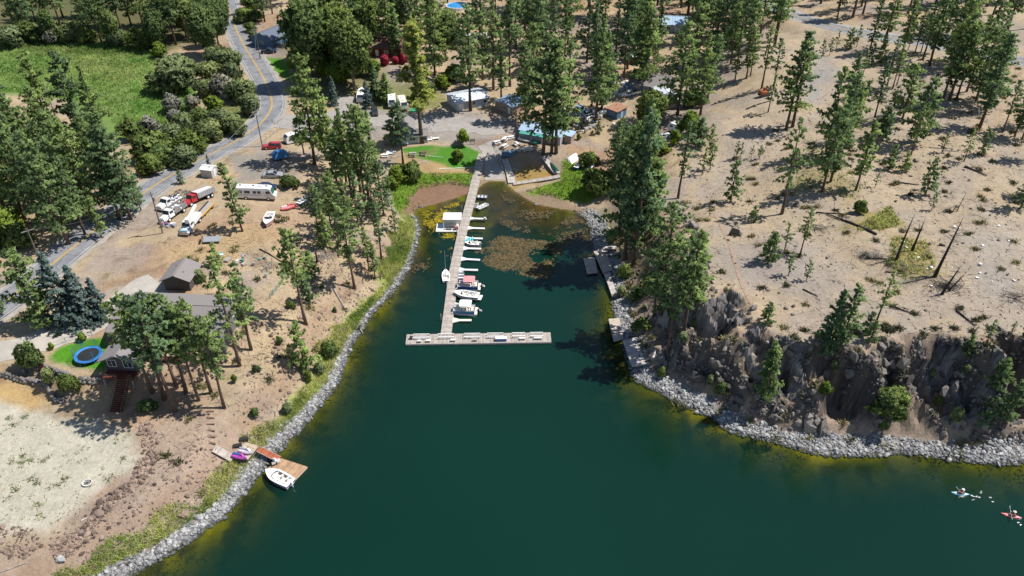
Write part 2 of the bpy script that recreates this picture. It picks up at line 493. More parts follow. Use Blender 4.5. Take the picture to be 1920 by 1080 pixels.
# ------------------------------------------------------------------ the colour of the ground, per vertex
def mixc(C, c, w): return C * (1 - w[..., None]) + np.array(c) * w[..., None]
X, Y, Z, D = GX, GY, GZ, GD
wx = X + (fbm(X, Y, 5, 3, 3) - .5) * 5; wy = Y + (fbm(X, Y, 5, 4, 3) - .5) * 5
n1 = fbm(X, Y, 30, 50, 4); n2 = fbm(X, Y, 9, 51, 4); n3 = fbm(X, Y, 2.2, 52, 3); n4 = fbm(X, Y, 14, 53, 4)
C = np.ones(X.shape + (3,)) * np.array(S(188, 168, 140))
C = mixc(C, S(200, 177, 140), smooth(.50, .68, n2) * .6)                  # straw
C = mixc(C, S(165, 152, 142), smooth(.52, .66, n4) * .85)                  # bare grey ground
C = mixc(C, S(172, 136, 108), smooth(.60, .74, n1) * .6)                    # reddish earth
C = mixc(C, S(120, 100, 82), smooth(.62, .78, n3) * .55)                   # litter
def patch(pts, z, c, soft=1.5, amt=1.0, warp=True):
    global C
    pl = poly_px(pts, z)
    xs_ = [p[0] for p in pl]; ys_ = [p[1] for p in pl]
    m = (X > min(xs_) - 8) & (X < max(xs_) + 8) & (Y > min(ys_) - 8) & (Y < max(ys_) + 8)
    if not m.any(): return
    s_ = sdf(wx[m] if warp else X[m], wy[m] if warp else Y[m], pl)
    w = smooth(-soft, soft, s_) * amt
    C[m] = mixc(C[m], c, w)
plateau = sdf(X, Y, poly_px([(1290, 300), (1280, 420), (1330, 560), (1500, 640), (2300, 640), (2300, 60), (1450, 60), (1330, 180)], 13)) > 0
C = mixc(C, S(150, 144, 138), plateau * smooth(.50, .62, fbm(X, Y, 11, 58, 4)) * .6)
C = mixc(C, S(204, 174, 128), plateau * smooth(.54, .66, fbm(X, Y, 6, 59, 4)) * .5)
C = np.where((plateau & True)[..., None], mixc(C, S(186, 171, 150), np.full(X.shape, .55)), C)
patch([(1380, 470), (1470, 430), (1540, 480), (1560, 540), (1470, 540), (1400, 520)], 13, S(165, 155, 148), 4, .8)
patch([(1790, 440), (1920, 420), (1920, 560), (1840, 540)], 15, S(176, 168, 158), 5, .7)
patch([(1580, 430), (1660, 380), (1690, 420), (1650, 430), (1620, 420)], 15, S(150, 140, 60), 1.5, .8)
patch([(1675, 440), (1740, 450), (1760, 510), (1700, 520), (1665, 490)], 15, S(160, 142, 80), 2, .8)
patch([(1500, 300), (1610, 350), (1600, 380), (1480, 350)], 14, S(150, 135, 80), 3, .5)
patch([(1530, 100), (1500, 180), (1530, 190), (1570, 130)], 15, S(165, 160, 155), 3, .9)
# left of the lake
patch([(0, 755), (60, 772), (160, 800), (266, 806), (268, 850), (240, 902), (182, 932), (150, 985), (90, 1005), (-200, 985), (-200, 740)], 4, S(201, 195, 176), 1.5)
patch([(-100, 700), (80, 730), (100, 760), (60, 772), (0, 755), (-100, 745)], 4.5, S(196, 164, 108), 1.5, .8)
patch([(-200, 1010), (90, 1008), (190, 935), (270, 855), (275, 800), (330, 800), (350, 880), (260, 960), (170, 1080), (-200, 1200)], 4, S(166, 146, 130), 2.0, .75)
patch([(300, 790), (420, 780), (480, 800), (450, 870), (330, 990), (250, 1060), (200, 1050)], 4, S(182, 163, 145), 3, .7)
patch([(300, 470), (450, 420), (530, 440), (520, 470), (400, 480), (330, 500)], 8.5, S(200, 174, 130), 3, .6)
patch([(180, 520), (320, 500), (330, 520), (240, 545), (180, 545)], 8.8, S(168, 140, 114), 2, .7)
patch([(190, 545), (330, 515), (310, 560), (250, 600), (200, 615)], 8.8, S(196, 186, 172), 2, .8)
patch([(430, 290), (500, 285), (560, 330), (440, 345)], 7, S(150, 146, 140), 2, .8)
patch([(440, 350), (560, 330), (600, 370), (560, 430), (440, 430)], 7, S(192, 170, 144), 3, .5)
patch([(-60, 90), (60, 84), (200, 76), (300, 100), (300, 150), (240, 165), (255, 270), (180, 260), (120, 190), (-60, 170)], 4.6, S(120, 146, 78), 2.5)
patch([(100, 100), (220, 100), (270, 140), (240, 158), (150, 140)], 4.6, S(132, 134, 84), 3, .6)
patch([(235, 155), (330, 160), (370, 172), (330, 240), (245, 262)], 4.6, S(98, 138, 62), 1.5)
patch([(260, 230), (480, 190), (470, 240), (400, 280), (280, 320), (250, 300)], 5, S(105, 120, 62), 2, .8)
patch([(-60, 330), (60, 380), (50, 440), (-60, 440)], 7, S(150, 140, 80), 2, .6)
for l_ in (([(92, 668), (112, 650), (150, 638), (194, 631), (206, 655), (212, 676), (196, 694), (150, 688), (100, 678)], 8.1),):
    patch(l_[0], l_[1], S(90, 152, 40), .5, 1, False)
# marina head of the inlet
patch([(640, 200), (780, 212), (960, 215), (985, 245), (930, 262), (880, 265), (760, 262), (620, 240)], 5, S(165, 158, 152), 2, .9)
patch([(940, 245), (1000, 268), (1060, 285), (1040, 330), (930, 310), (920, 270)], 3, S(176, 156, 134), 2, .7)
patch([(1060, 280), (1120, 280), (1140, 330), (1060, 320)], 3, S(190, 155, 118), 2, .7)
patch([(752, 282), (800, 276), (870, 266), (900, 272), (905, 284), (898, 292), (850, 299), (800, 293), (760, 292)], 4, S(84, 138, 48), .5, 1, False)
patch([(740, 300), (800, 300), (890, 305), (880, 322), (800, 326), (740, 318)], 3, S(180, 152, 104), 1.5, .8)
patch([(732, 322), (800, 326), (892, 318), (890, 343), (835, 340), (785, 350), (768, 368), (752, 392), (736, 380)], 1.6, S(112, 148, 50), 1, 1)
patch([(742, 372), (770, 396), (784, 436), (770, 480), (742, 520), (700, 560), (650, 620), (600, 700), (560, 760), (520, 780), (580, 690), (690, 540), (740, 480), (755, 430)], 2.5, S(152, 170, 82), 1.2, .9)
patch([(752, 392), (786, 352), (835, 341), (900, 344), (890, 358), (850, 374), (790, 392), (770, 402)], 0.6, S(146, 116, 96), 1)
patch([(950, 350), (985, 352), (1040, 366), (1105, 395), (1120, 420), (1105, 425), (1080, 400), (1010, 388), (965, 366)], 0.5, S(156, 135, 112), 1)
patch([(985, 350), (1050, 336), (1056, 305), (1080, 318), (1125, 335), (1130, 365), (1095, 372), (1050, 366), (1010, 355)], 1.6, S(120, 150, 52), 1, 1)
patch([(958, 320), (1000, 312), (1035, 318), (1042, 328), (985, 340), (962, 342)], 1.4, S(170, 140, 78), 1, .9)
patch([(1095, 395), (1130, 390), (1150, 440), (1128, 470), (1112, 440)], 2, S(140, 140, 70), 1.2, .7)
patch([(500, 110), (540, 118), (545, 150), (508, 140)], 6, S(96, 150, 44), .8, 1)
patch([(690, 160), (830, 165), (840, 200), (700, 205)], 6, S(120, 132, 66), 2, .7)
patch([(520, 60), (700, 60), (720, 170), (560, 200)], 7, S(110, 116, 62), 3, .6)
patch([(-60, -60), (420, -60), (430, 60), (300, 100), (0, 90), (-60, 90)], 6, S(96, 98, 60), 4, .9)
patch([(1360, 250), (1480, 230), (1440, 300), (1330, 330)], 12, S(180, 168, 156), 4, .6)
# stones, cliff, lake bed
C = mixc(C, S(150, 148, 146), smooth(.4, .7, GRIP) * (1 - smooth(-.6, .8, D + (n3 - .5) * 2 - np.where(X > 15, 3.1, np.interp(Y, [70, 95, 110, 125, 150], [2.2, 2.1, 1.8, 1.0, .7])))) * (D > -1))
gyy, gxx = np.gradient(Z, ys, xs)
slope = np.hypot(gxx, gyy)
RID = np.abs(fbm(X * .9 + Y * .55, Y * .30, 4.2, 63, 3) - .5)
C = mixc(C, S(160, 141, 124), np.clip(GCL * smooth(.25, .5, slope), 0, 1) * (D > 0) * .85)
C = mixc(C, S(116, 106, 98), np.clip(GCL * smooth(.95, 1.3, slope + (n3 - .5) * .8 - (RID - .10) * 5), 0, 1) * .7 * (D > 0))
C = mixc(C, S(88, 82, 80), np.clip(GCL * smooth(1.1, 1.9, slope), 0, 1) * (D > 0) * smooth(.3, .6, n3))
C = mixc(C, S(158, 128, 106), smooth(.35, .7, slope) * (1 - GCL) * (D > 5) * .5)
dep = np.clip(-Z, 0, 9)
wt = smooth(0, -0.5, D)
bed = np.ones_like(C) * np.array(S(134, 126, 38))
bed = mixc(bed, S(176, 160, 34), smooth(.45, .6, n2))
bed = mixc(bed, S(70, 60, 34), smooth(.52, .66, n3) * .8)
inl = smooth(136, 150, Y) * (X < 30)
bed = mixc(bed, S(112, 88, 62), np.clip(inl * 1.2, 0, 1) * smooth(.30, .48, n4))
bed = mixc(bed, S(146, 136, 34), smooth(9, 5, np.hypot(X + 20, (Y - 168) * .55)) * smooth(.4, .55, n2))
bed = mixc(bed, S(58, 50, 38), smooth(.0, 1.0, inl) * smooth(.55, .7, n2) * .9)
C = mixc(C, (0, 0, 0), np.zeros(X.shape))
C = C * (1 - wt[..., None]) + bed * wt[..., None]
C = mixc(C, S(96, 88, 66), smooth(.7, .0, np.abs(D)) * smooth(.4, .7, GRIP) * .8)
C = np.clip(C, .01, .8)

def ground_material():
    m = bpy.data.materials.new("ground")
    nt, N, L = nodes_of(m)
    b = N["Principled BSDF"]; b.inputs["Roughness"].default_value = .95; b.inputs["Specular IOR Level"].default_value = .15
    at = N.new("ShaderNodeAttribute"); at.attribute_name = "earth"
    geo = N.new("ShaderNodeNewGeometry")
    def noise(sc, det, lo, hi, c0, c1):
        n = N.new("ShaderNodeTexNoise"); n.inputs["Scale"].default_value = sc; n.inputs["Detail"].default_value = det; n.inputs["Roughness"].default_value = .7
        L.new(geo.outputs["Position"], n.inputs["Vector"])
        r = N.new("ShaderNodeMapRange"); r.inputs["From Min"].default_value = lo; r.inputs["From Max"].default_value = hi
        r.inputs["To Min"].default_value = c0; r.inputs["To Max"].default_value = c1
        L.new(n.outputs["Fac"], r.inputs["Value"])
        return n, r
    src = at.outputs["Color"]
    nz = []
    for sc, det, lo, hi, c0, c1 in ((1.6, 7, .3, .7, .82, 1.17), (.35, 4, .3, .7, .88, 1.12), (7.0, 3, .60, .70, 1.0, .55), (4.1, 3, .63, .72, 1.0, 1.3), (14.0, 3, .3, .7, .85, 1.15)):
        n, r = noise(sc, det, lo, hi, c0, c1); nz.append(n)
        mx = N.new("ShaderNodeMix"); mx.data_type = 'RGBA'; mx.blend_type = 'MULTIPLY'; mx.inputs["Factor"].default_value = 1
        L.new(src, mx.inputs["A"]); L.new(r.outputs["Result"], mx.inputs["B"])
        src = mx.outputs["Result"]
    L.new(src, b.inputs["Base Color"])
    bp = N.new("ShaderNodeBump"); bp.inputs["Strength"].default_value = .7; bp.inputs["Distance"].default_value = .35
    L.new(nz[0].outputs["Fac"], bp.inputs["Height"])
    L.new(bp.outputs["Normal"], b.inputs["Normal"])
    return m
ny_, nx_ = X.shape
idx = np.arange(nx_ * ny_).reshape(ny_, nx_)
F = np.stack([idx[:-1, :-1], idx[:-1, 1:], idx[1:, 1:], idx[1:, :-1]], -1).reshape(-1, 4)
V = np.stack([X, Y, Z], -1).reshape(-1, 3)
me = np_mesh("ground", V, F, attr={"earth": C.reshape(-1, 3)}, smooth_=True, material=ground_material())
sm = np.ones((ny_ - 1, nx_ - 1), bool)
sm[(GCL[:-1, :-1] > .4) & (slope[:-1, :-1] > .6)] = False        # broken rock stays faceted
me.polygons.foreach_set("use_smooth", sm.ravel())
ground = link("ground", me); tag(ground, None, None, kind="structure")

# ------------------------------------------------------------------ the lake
def water_material():
    m = bpy.data.materials.new("lake_water")
    nt, N, L = nodes_of(m)
    N.remove(N["Principled BSDF"])
    out = [n for n in N if n.type == 'OUTPUT_MATERIAL'][0]
    at = N.new("ShaderNodeAttribute"); at.attribute_name = "depth"
    geo = N.new("ShaderNodeNewGeometry")
    n0 = N.new("ShaderNodeTexNoise"); n0.inputs["Scale"].default_value = .25; n0.inputs["Detail"].default_value = 5
    L.new(geo.outputs["Position"], n0.inputs["Vector"])
    a = N.new("ShaderNodeMath"); a.operation = 'MULTIPLY_ADD'; a.inputs[1].default_value = 1.3; a.inputs[2].default_value = -.65   # ragged turbidity
    L.new(n0.outputs["Fac"], a.inputs[0])
    b_ = N.new("ShaderNodeMath"); b_.operation = 'ADD'; L.new(at.outputs["Fac"], b_.inputs[0]); L.new(a.outputs[0], b_.inputs[1])
    cl_ = N.new("ShaderNodeMath"); cl_.operation = 'MAXIMUM'; cl_.inputs[1].default_value = 0.0; L.new(b_.outputs[0], cl_.inputs[0])
    e = N.new("ShaderNodeMath"); e.operation = 'MULTIPLY'; e.inputs[1].default_value = -.85; L.new(cl_.outputs[0], e.inputs[0])
    ex = N.new("ShaderNodeMath"); ex.operation = 'EXPONENT'; L.new(e.outputs[0], ex.inputs[0])
    tr = N.new("ShaderNodeBsdfTransparent"); tr.inputs[0].default_value = (.80, .86, .66, 1)
    df = N.new("ShaderNodeBsdfDiffuse")
    cr = N.new("ShaderNodeValToRGB")
    n2_ = N.new("ShaderNodeTexNoise"); n2_.inputs["Scale"].default_value = .02; n2_.inputs["Detail"].default_value = 3
    L.new(geo.outputs["Position"], n2_.inputs["Vector"]); L.new(n2_.outputs["Fac"], cr.inputs["Fac"])
    cr.color_ramp.elements[0].color = (.0029, .0225, .0142, 1); cr.color_ramp.elements[0].position = .3
    cr.color_ramp.elements[1].color = (.0036, .0268, .0176, 1); cr.color_ramp.elements[1].position = .7
    L.new(cr.outputs["Color"], df.inputs["Color"])
    mx = N.new("ShaderNodeMixShader"); L.new(ex.outputs[0], mx.inputs[0]); L.new(df.outputs[0], mx.inputs[1]); L.new(tr.outputs[0], mx.inputs[2])
    gl = N.new("ShaderNodeBsdfGlossy"); gl.inputs["Roughness"].default_value = .06; gl.inputs["Color"].default_value = (1, 1, 1, 1)
    fr = N.new("ShaderNodeFresnel"); fr.inputs["IOR"].default_value = 1.33
    bp = N.new("ShaderNodeBump"); bp.inputs["Strength"].default_value = .45; bp.inputs["Distance"].default_value = .05
    mp = N.new("ShaderNodeMapping"); mp.inputs["Scale"].default_value = (.5, 1.6, 1); L.new(geo.outputs["Position"], mp.inputs["Vector"])
    wv = N.new("ShaderNodeTexNoise"); wv.inputs["Scale"].default_value = 1.3; wv.inputs["Detail"].default_value = 4
    L.new(mp.outputs[0], wv.inputs["Vector"]); L.new(wv.outputs["Fac"], bp.inputs["Height"])
    for n in (gl, fr): L.new(bp.outputs["Normal"], n.inputs["Normal"])
    m2 = N.new("ShaderNodeMixShader"); L.new(fr.outputs[0], m2.inputs[0]); L.new(mx.outputs[0], m2.inputs[1]); L.new(gl.outputs[0], m2.inputs[2])
    L.new(m2.outputs[0], out.inputs["Surface"])
    return m
wgx = np.array(grow(-95, -1, 420)[::-1] + list(np.arange(-95, 150.1, 1.5)) + grow(150, 1, 700))
wgy = np.array(grow(40, -1, 900)[::-1] + list(np.arange(40, 215.1, 1.5)))
WX, WY = np.meshgrid(wgx, wgy)
wd = sdf(WX, WY, LAKE)
wz_in = (WX > X0) & (WX < X1) & (WY > Y0) & (WY < Y1)
wdep = np.where(wz_in, np.maximum(0, -Hgt(WX, WY)), np.clip(wd * .3, 0, 9))
keep = wd > -2.2
vid = np.full(WX.shape, -1); vid[keep] = np.arange(keep.sum())
q = np.stack([vid[:-1, :-1], vid[:-1, 1:], vid[1:, 1:], vid[1:, :-1]], -1).reshape(-1, 4)
q = q[(q >= 0).all(1)]
lake = link("lake", np_mesh("lake", np.stack([WX[keep], WY[keep], np.zeros(keep.sum())], -1), q, attr={"depth": wdep[keep]}, smooth_=True, material=water_material()))
tag(lake, None, None, kind="structure")

# ------------------------------------------------------------------ roads
def resample(line, step):
    d = np.r_[0, np.cumsum(np.hypot(*np.diff(line[:, :2], axis=0).T))]
    t = np.arange(0, d[-1], step)
    return np.stack([np.interp(t, d, line[:, k]) for k in range(line.shape[1])], 1)
def strip(name, line, offs, material, lift, step=0.9, ragged=0.0, seed=1, kind="structure", dash=None, parent=None):
    """a sheet draped along a centre line; offs = (left, right) offsets in metres"""
    p = resample(line, step)
    t = np.gradient(p[:, :2], axis=0); t /= np.linalg.norm(t, axis=1)[:, None] + 1e-9
    nrm = np.stack([-t[:, 1], t[:, 0]], 1)
    nw = max(2, int(abs(offs[1] - offs[0]) / 0.9) + 2)
    cols = []
    for k in range(nw):
        u = offs[0] + (offs[1] - offs[0]) * k / (nw - 1)
        j = 0
        if ragged and k in (0, nw - 1): j = (vnoise(np.arange(len(p)) * .35, np.full(len(p), k * 9.1), seed) - .5) * ragged
        cols.append(p[:, :2] + nrm * (u + j)[:, None] if ragged and k in (0, nw - 1) else p[:, :2] + nrm * u)
    A = np.stack(cols, 1)
    zz = np.maximum(Hgt(A[..., 0], A[..., 1]), -.2) + lift
    V_ = np.concatenate([A, zz[..., None]], -1).reshape(-1, 3)
    n_ = len(p); i_ = np.arange(n_ * nw).reshape(n_, nw)
    F_ = np.stack([i_[:-1, :-1], i_[1:, :-1], i_[1:, 1:], i_[:-1, 1:]], -1)
    if dash: F_ = F_[(np.arange(n_ - 1) * step % dash[0]) < dash[1]]
    F_ = F_.reshape(-1, 4)[:, ::-1]
    o = link(name, np_mesh(name, V_, F_, smooth_=True, material=material), parent)
    o["kind"] = kind
    return o
def asphalt():
    m = bpy.data.materials.new("asphalt")
    nt, N, L = nodes_of(m)
    b = N["Principled BSDF"]; b.inputs["Roughness"].default_value = .9; b.inputs["Specular IOR Level"].default_value = .2
    geo = N.new("ShaderNodeNewGeometry")
    n = N.new("ShaderNodeTexNoise"); n.inputs["Scale"].default_value = .35; n.inputs["Detail"].default_value = 7; n.inputs["Roughness"].default_value = .65
    L.new(geo.outputs["Position"], n.inputs["Vector"])
    r = N.new("ShaderNodeValToRGB")
    r.color_ramp.elements[0].color = (*S(128, 130, 136), 1); r.color_ramp.elements[0].position = .35
    r.color_ramp.elements[1].color = (*S(164, 165, 168), 1); r.color_ramp.elements[1].position = .68
    L.new(n.outputs["Fac"], r.inputs["Fac"])
    v = N.new("ShaderNodeTexVoronoi"); v.feature = 'DISTANCE_TO_EDGE'; v.inputs["Scale"].default_value = .22
    L.new(geo.outputs["Position"], v.inputs["Vector"])
    mr = N.new("ShaderNodeMapRange"); mr.inputs["From Min"].default_value = 0.0; mr.inputs["From Max"].default_value = .03; mr.inputs["To Min"].default_value = .62; mr.inputs["To Max"].default_value = 1
    L.new(v.outputs["Distance"], mr.inputs["Value"])
    mx = N.new("ShaderNodeMix"); mx.data_type = 'RGBA'; mx.blend_type = 'MULTIPLY'; mx.inputs["Factor"].default_value = 1
    L.new(r.outputs["Color"], mx.inputs["A"]); L.new(mr.outputs["Result"], mx.inputs["B"])
    L.new(mx.outputs["Result"], b.inputs["Base Color"])
    return m
M_ASPH = asphalt()
M_SHOULDER = mat("road_shoulder", S(176, 168, 158), .95, noise=.18, nscale=.6)
M_GRAVEL = mat("gravel", S(172, 166, 160), .95, noise=.16, nscale=.7, bump=.3)
M_DRIVE = mat("pale_gravel", S(194, 187, 176), .95, noise=.14, nscale=.5, bump=.3)
M_YEL = mat("road_yellow", S(226, 184, 66), .8, noise=.15, nscale=2)
M_WHT = mat("road_white", S(214, 214, 212), .8, noise=.12, nscale=2)
strip("road_shoulder", ROAD, (-4.9, 4.6), M_SHOULDER, .05, ragged=1.4)
strip("road", ROAD, (-3.7, 3.6), M_ASPH, .075, ragged=.25)
strip("road_line", ROAD, (-.24, -.08), M_YEL, .10, step=.7)
strip("road_line", ROAD, (.08, .24), M_YEL, .10, step=.7)
strip("road_line", ROAD, (-3.35, -3.22), M_WHT, .10, step=.7)
strip("road_line", ROAD, (3.12, 3.25), M_WHT, .10, step=.7)
strip("highway_shoulder", HIGHWAY, (-4.6, 4.6), M_SHOULDER, .05, ragged=1.6, seed=3)
strip("highway", HIGHWAY, (-3.5, 3.5), M_ASPH, .075)
strip("highway_line", HIGHWAY, (-.12, .12), M_YEL, .10)
for s_ in (-1, 1): strip("highway_line", HIGHWAY, (s_ * 3.1 - .1, s_ * 3.1 + .1), M_WHT, .10)
strip("driveway", DRIVE, (-3.6, 3.2), M_DRIVE, .06, ragged=1.4, seed=5)
strip("gravel_lot", LOT, (-4.6, 4.2), M_GRAVEL, .05, ragged=2.2, seed=6)
strip("gravel_track", SIDE, (-2.4, 2.4), M_GRAVEL, .065, ragged=1.2, seed=8)
# concrete boat ramp: slabs laid end to end down into the water
M_CONC = mat("ramp_concrete", S(178, 172, 164), .9, noise=.16, nscale=.8, bump=.2)
RAMP = spline([tuple(P(912, 268))[:2], tuple(P(922, 287))[:2], tuple(P(926, 306))[:2], tuple(P(927, 322))[:2], tuple(P(928, 338))[:2]], 10)
ramp = strip("boat_ramp", RAMP, (-2.6, 2.5), M_CONC, .07, step=.8)
# ------------------------------------------------------------------ foliage
def leaf_material(name, dark, light, trans=.25, rand=.22, hue=None):
    m = bpy.data.materials.new(name)
    nt, N, L = nodes_of(m)
    N.remove(N["Principled BSDF"])
    out = [n for n in N if n.type == 'OUTPUT_MATERIAL'][0]
    at = N.new("ShaderNodeAttribute"); at.attribute_name = "tuft"
    r = N.new("ShaderNodeMix"); r.data_type = 'RGBA'
    r.inputs["A"].default_value = (*dark, 1); r.inputs["B"].default_value = (*light, 1)
    L.new(at.outputs["Fac"], r.inputs["Factor"])
    oi = N.new("ShaderNodeObjectInfo")
    cr = N.new("ShaderNodeValToRGB")
    cr.color_ramp.elements[0].color = (1 - rand, 1 - rand * .8, 1 - rand * .3, 1)
    cr.color_ramp.elements[1].color = (1 + rand * 1.5, 1 + rand, 1 - rand * .2, 1)
    L.new(oi.outputs["Random"], cr.inputs["Fac"])
    mx = N.new("ShaderNodeMix"); mx.data_type = 'RGBA'; mx.blend_type = 'MULTIPLY'; mx.inputs["Factor"].default_value = 1
    L.new(r.outputs["Result"], mx.inputs["A"]); L.new(cr.outputs["Color"], mx.inputs["B"])
    df = N.new("ShaderNodeBsdfDiffuse"); L.new(mx.outputs["Result"], df.inputs["Color"])
    tl = N.new("ShaderNodeBsdfTranslucent"); L.new(mx.outputs["Result"], tl.inputs["Color"])
    ms = N.new("ShaderNodeMixShader"); ms.inputs[0].default_value = trans
    L.new(df.outputs[0], ms.inputs[1]); L.new(tl.outputs[0], ms.inputs[2])
    L.new(ms.outputs[0], out.inputs["Surface"])
    return m
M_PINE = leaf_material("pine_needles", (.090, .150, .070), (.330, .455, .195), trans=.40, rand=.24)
M_PINEY = leaf_material("pine_needles_yellowed", (.17, .21, .05), (.52, .56, .15), rand=.05, trans=.38)
M_SPRUCE = leaf_material("spruce_needles", (.075, .12, .11), (.22, .295, .265), rand=.1)
M_LEAF = leaf_material("broad_leaves", (.085, .132, .050), (.25, .33, .115), trans=.3)
M_LEAFY = leaf_material("bright_leaves", (.10, .155, .032), (.28, .375, .07), trans=.3, rand=.15)
M_WILLOW = leaf_material("willow_leaves", (.13, .175, .082), (.34, .40, .19), trans=.3, rand=.15)
M_GREY = leaf_material("grey_twigs", (.15, .15, .12), (.31, .31, .25), trans=.1, rand=.1)
M_PINK = leaf_material("pink_blossom", (.30, .025, .05), (.52, .08, .13), trans=.3, rand=.05)
M_BURGUNDY = leaf_material("burgundy_leaves", (.06, .012, .022), (.14, .03, .05), trans=.3, rand=.05)
M_BARK = mat("pine_bark", (.115, .075, .055), .95, noise=.35, nscale=1.6, rand=.25)
M_BARKG = mat("grey_bark", (.17, .15, .13), .95, noise=.3, nscale=2.0, rand=.2)
M_CHAR = mat("charred_wood", (.028, .026, .026), .9, noise=.4, nscale=3.0, rand=.2)
M_DEADW = mat("weathered_wood", (.26, .235, .21), .9, noise=.3, nscale=2.5, rand=.2)

def tufts(cen, dirs, size, k, rng, width=.30, spread=.8, val=None):
    """k narrow triangles round each centre: a spray of needles or leaves"""
    n = len(cen)
    c = np.repeat(cen, k, 0); s = np.repeat(size, k)[:, None]
    r = rng.normal(size=(n * k, 3)); r /= np.linalg.norm(r, axis=1)[:, None]
    d = np.repeat(dirs, k, 0) * (1 - spread) + r * spread
    d /= np.linalg.norm(d, axis=1)[:, None] + 1e-9
    w = np.cross(d, rng.normal(size=(n * k, 3))); w /= np.linalg.norm(w, axis=1)[:, None] + 1e-9
    c = c + rng.normal(size=(n * k, 3)) * s * .18
    wd = s * width * rng.uniform(.7, 1.3, (n * k, 1))
    a = c - d * s * .35 - w * wd; b = c - d * s * .35 + w * wd; t = c + d * s * rng.uniform(.5, .9, (n * k, 1))
    g = np.cross(b - a, t - a); dd_ = np.repeat(dirs, k, 0); flip = ((g * dd_).sum(1) < 0)[:, None]
    a, b = np.where(flip, b, a), np.where(flip, a, b)
    global TNORM
    g = np.where(flip, -g, g); g /= np.linalg.norm(g, axis=1)[:, None] + 1e-9; dd_ = dd_ / (np.linalg.norm(dd_, axis=1)[:, None] + 1e-9)
    TNORM = np.repeat(g * .45 + dd_ * .75, 3, 0); TNORM /= np.linalg.norm(TNORM, axis=1)[:, None] + 1e-9
    V_ = np.stack([a, b, t], 1).reshape(-1, 3)
    F_ = np.arange(len(V_)).reshape(-1, 3)
    v = rng.uniform(0, 1, n) if val is None else val
    return V_, F_, np.repeat(np.clip(np.repeat(v, k) + rng.normal(0, .12, n * k), 0, 1), 3)

def crown_mesh(V_, F_, A_, m):
    me = np_mesh('crown', V_, F_, attr={'tuft': A_}, material=m, smooth_=True)
    me.normals_split_custom_set_from_vertices(TNORM.tolist())
    return me

def trunk_mesh(name, H, r0, rng, lean=0.02, limbs=(), mtl=None, top=.96, bend=.015):
    b = MB(); n = 7
    pts = []
    px = py = 0.0
    for i in range(7):
        t = i / 6
        pts.append((px, py, t * H * top)); px += lean * H / 6 + rng.normal(0, bend) * H * .15; py += rng.normal(0, bend) * H * .15
    rings = []
    for i, p in enumerate(pts):
        t = i / 6; r = r0 * ((1 - t) ** .8 * .92 + .08) * (1.25 if i == 0 else 1)
        z = p[2] - (.6 if i == 0 else 0)
        rings.append([(p[0] + r * math.cos(a), p[1] + r * math.sin(a), z) for a in [2 * math.pi * k / n for k in range(n)]])
    b.loft(rings)
    def axis(z):
        f = min(max(z / (H * top), 0), .999) * 6; i = int(f); u = f - i
        return np.array([pts[i][k] * (1 - u) + pts[i + 1][k] * u for k in range(3)])
    for z, d, ln, rr in limbs:
        a = axis(z); b.tube(a, a + np.array(d) * ln, rr, rr * .35, 4)
    return b.mesh(name, mtl or M_BARK, smooth_=True), axis

def pine(seed, H, crown=.7, R=.11, dens=1.0, shape=.75, gap=.25, size=.60, mtl=None, lean=.02, r0=None, droop=.25, k=9, name="crown", full=.3):
    """a conifer: trunk and a crown of needle tufts carried on whorled branches"""
    rng = np.random.default_rng(seed)
    r0 = r0 or H * .0125 + .05
    zb = H * (1 - crown); RM = H * R
    nb = int(H * crown * 4.9 * dens)
    limbs, cen, dirs, val = [], [], [], []
    holes = [(rng.uniform(0, 6.28), rng.uniform(zb, H), rng.uniform(.5, 1.0), rng.uniform(.08, .2) * H) for _ in range(int(6 * gap * 4))]
    specs = []
    for i in range(nb):
        t = ((i + rng.uniform(0, 1)) / nb)
        z = zb + (H - zb) * t ** 1.05
        a = i * 2.39996 + rng.normal(0, .35)
        prof = (1 - t) ** shape * (full + (1 - full) * min(1, t / .22 + .15)) + .035
        ln = RM * prof * rng.uniform(.55, 1.25)
        if any(abs(((a - ha + math.pi) % 6.283) - math.pi) < hw and abs(z - hz) < hh * .4 for ha, hz, hw, hh in holes): ln *= rng.uniform(.15, .5)
        up = -droop + (droop + .75) * t + rng.normal(0, .12)
        specs.append((z, a, ln, up, t))
    for z, a, ln, up, t in specs[::3]:
        if ln > .8: limbs.append((z, (math.cos(a), math.sin(a), up), ln * .85, .035 + .012 * ln))
    tm, axis = trunk_mesh("trunk", H, r0, rng, lean, limbs, M_BARK)
    for z, a, ln, up, t in specs:
        base = axis(z)
        m = max(1, int(ln * 2.9 * dens + .9))
        bv = rng.uniform(.0, .75)
        for j in range(m):
            u = .32 + .70 * (j + rng.uniform(0, 1)) / m
            lat = rng.normal(0, .16) * ln * u
            p = base + np.array([math.cos(a) * ln * u - math.sin(a) * lat, math.sin(a) * ln * u + math.cos(a) * lat, up * ln * u + rng.normal(0, .10) * (1 + ln * .3)])
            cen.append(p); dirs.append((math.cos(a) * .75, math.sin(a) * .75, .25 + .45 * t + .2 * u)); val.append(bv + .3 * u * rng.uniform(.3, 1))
    cen.append(axis(H * .97)); dirs.append((0, 0, 1)); val.append(.6)
    n = len(cen)
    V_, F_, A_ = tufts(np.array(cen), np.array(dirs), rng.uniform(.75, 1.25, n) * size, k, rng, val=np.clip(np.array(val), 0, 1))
    return tm, crown_mesh(V_, F_, A_, mtl or M_PINE), H

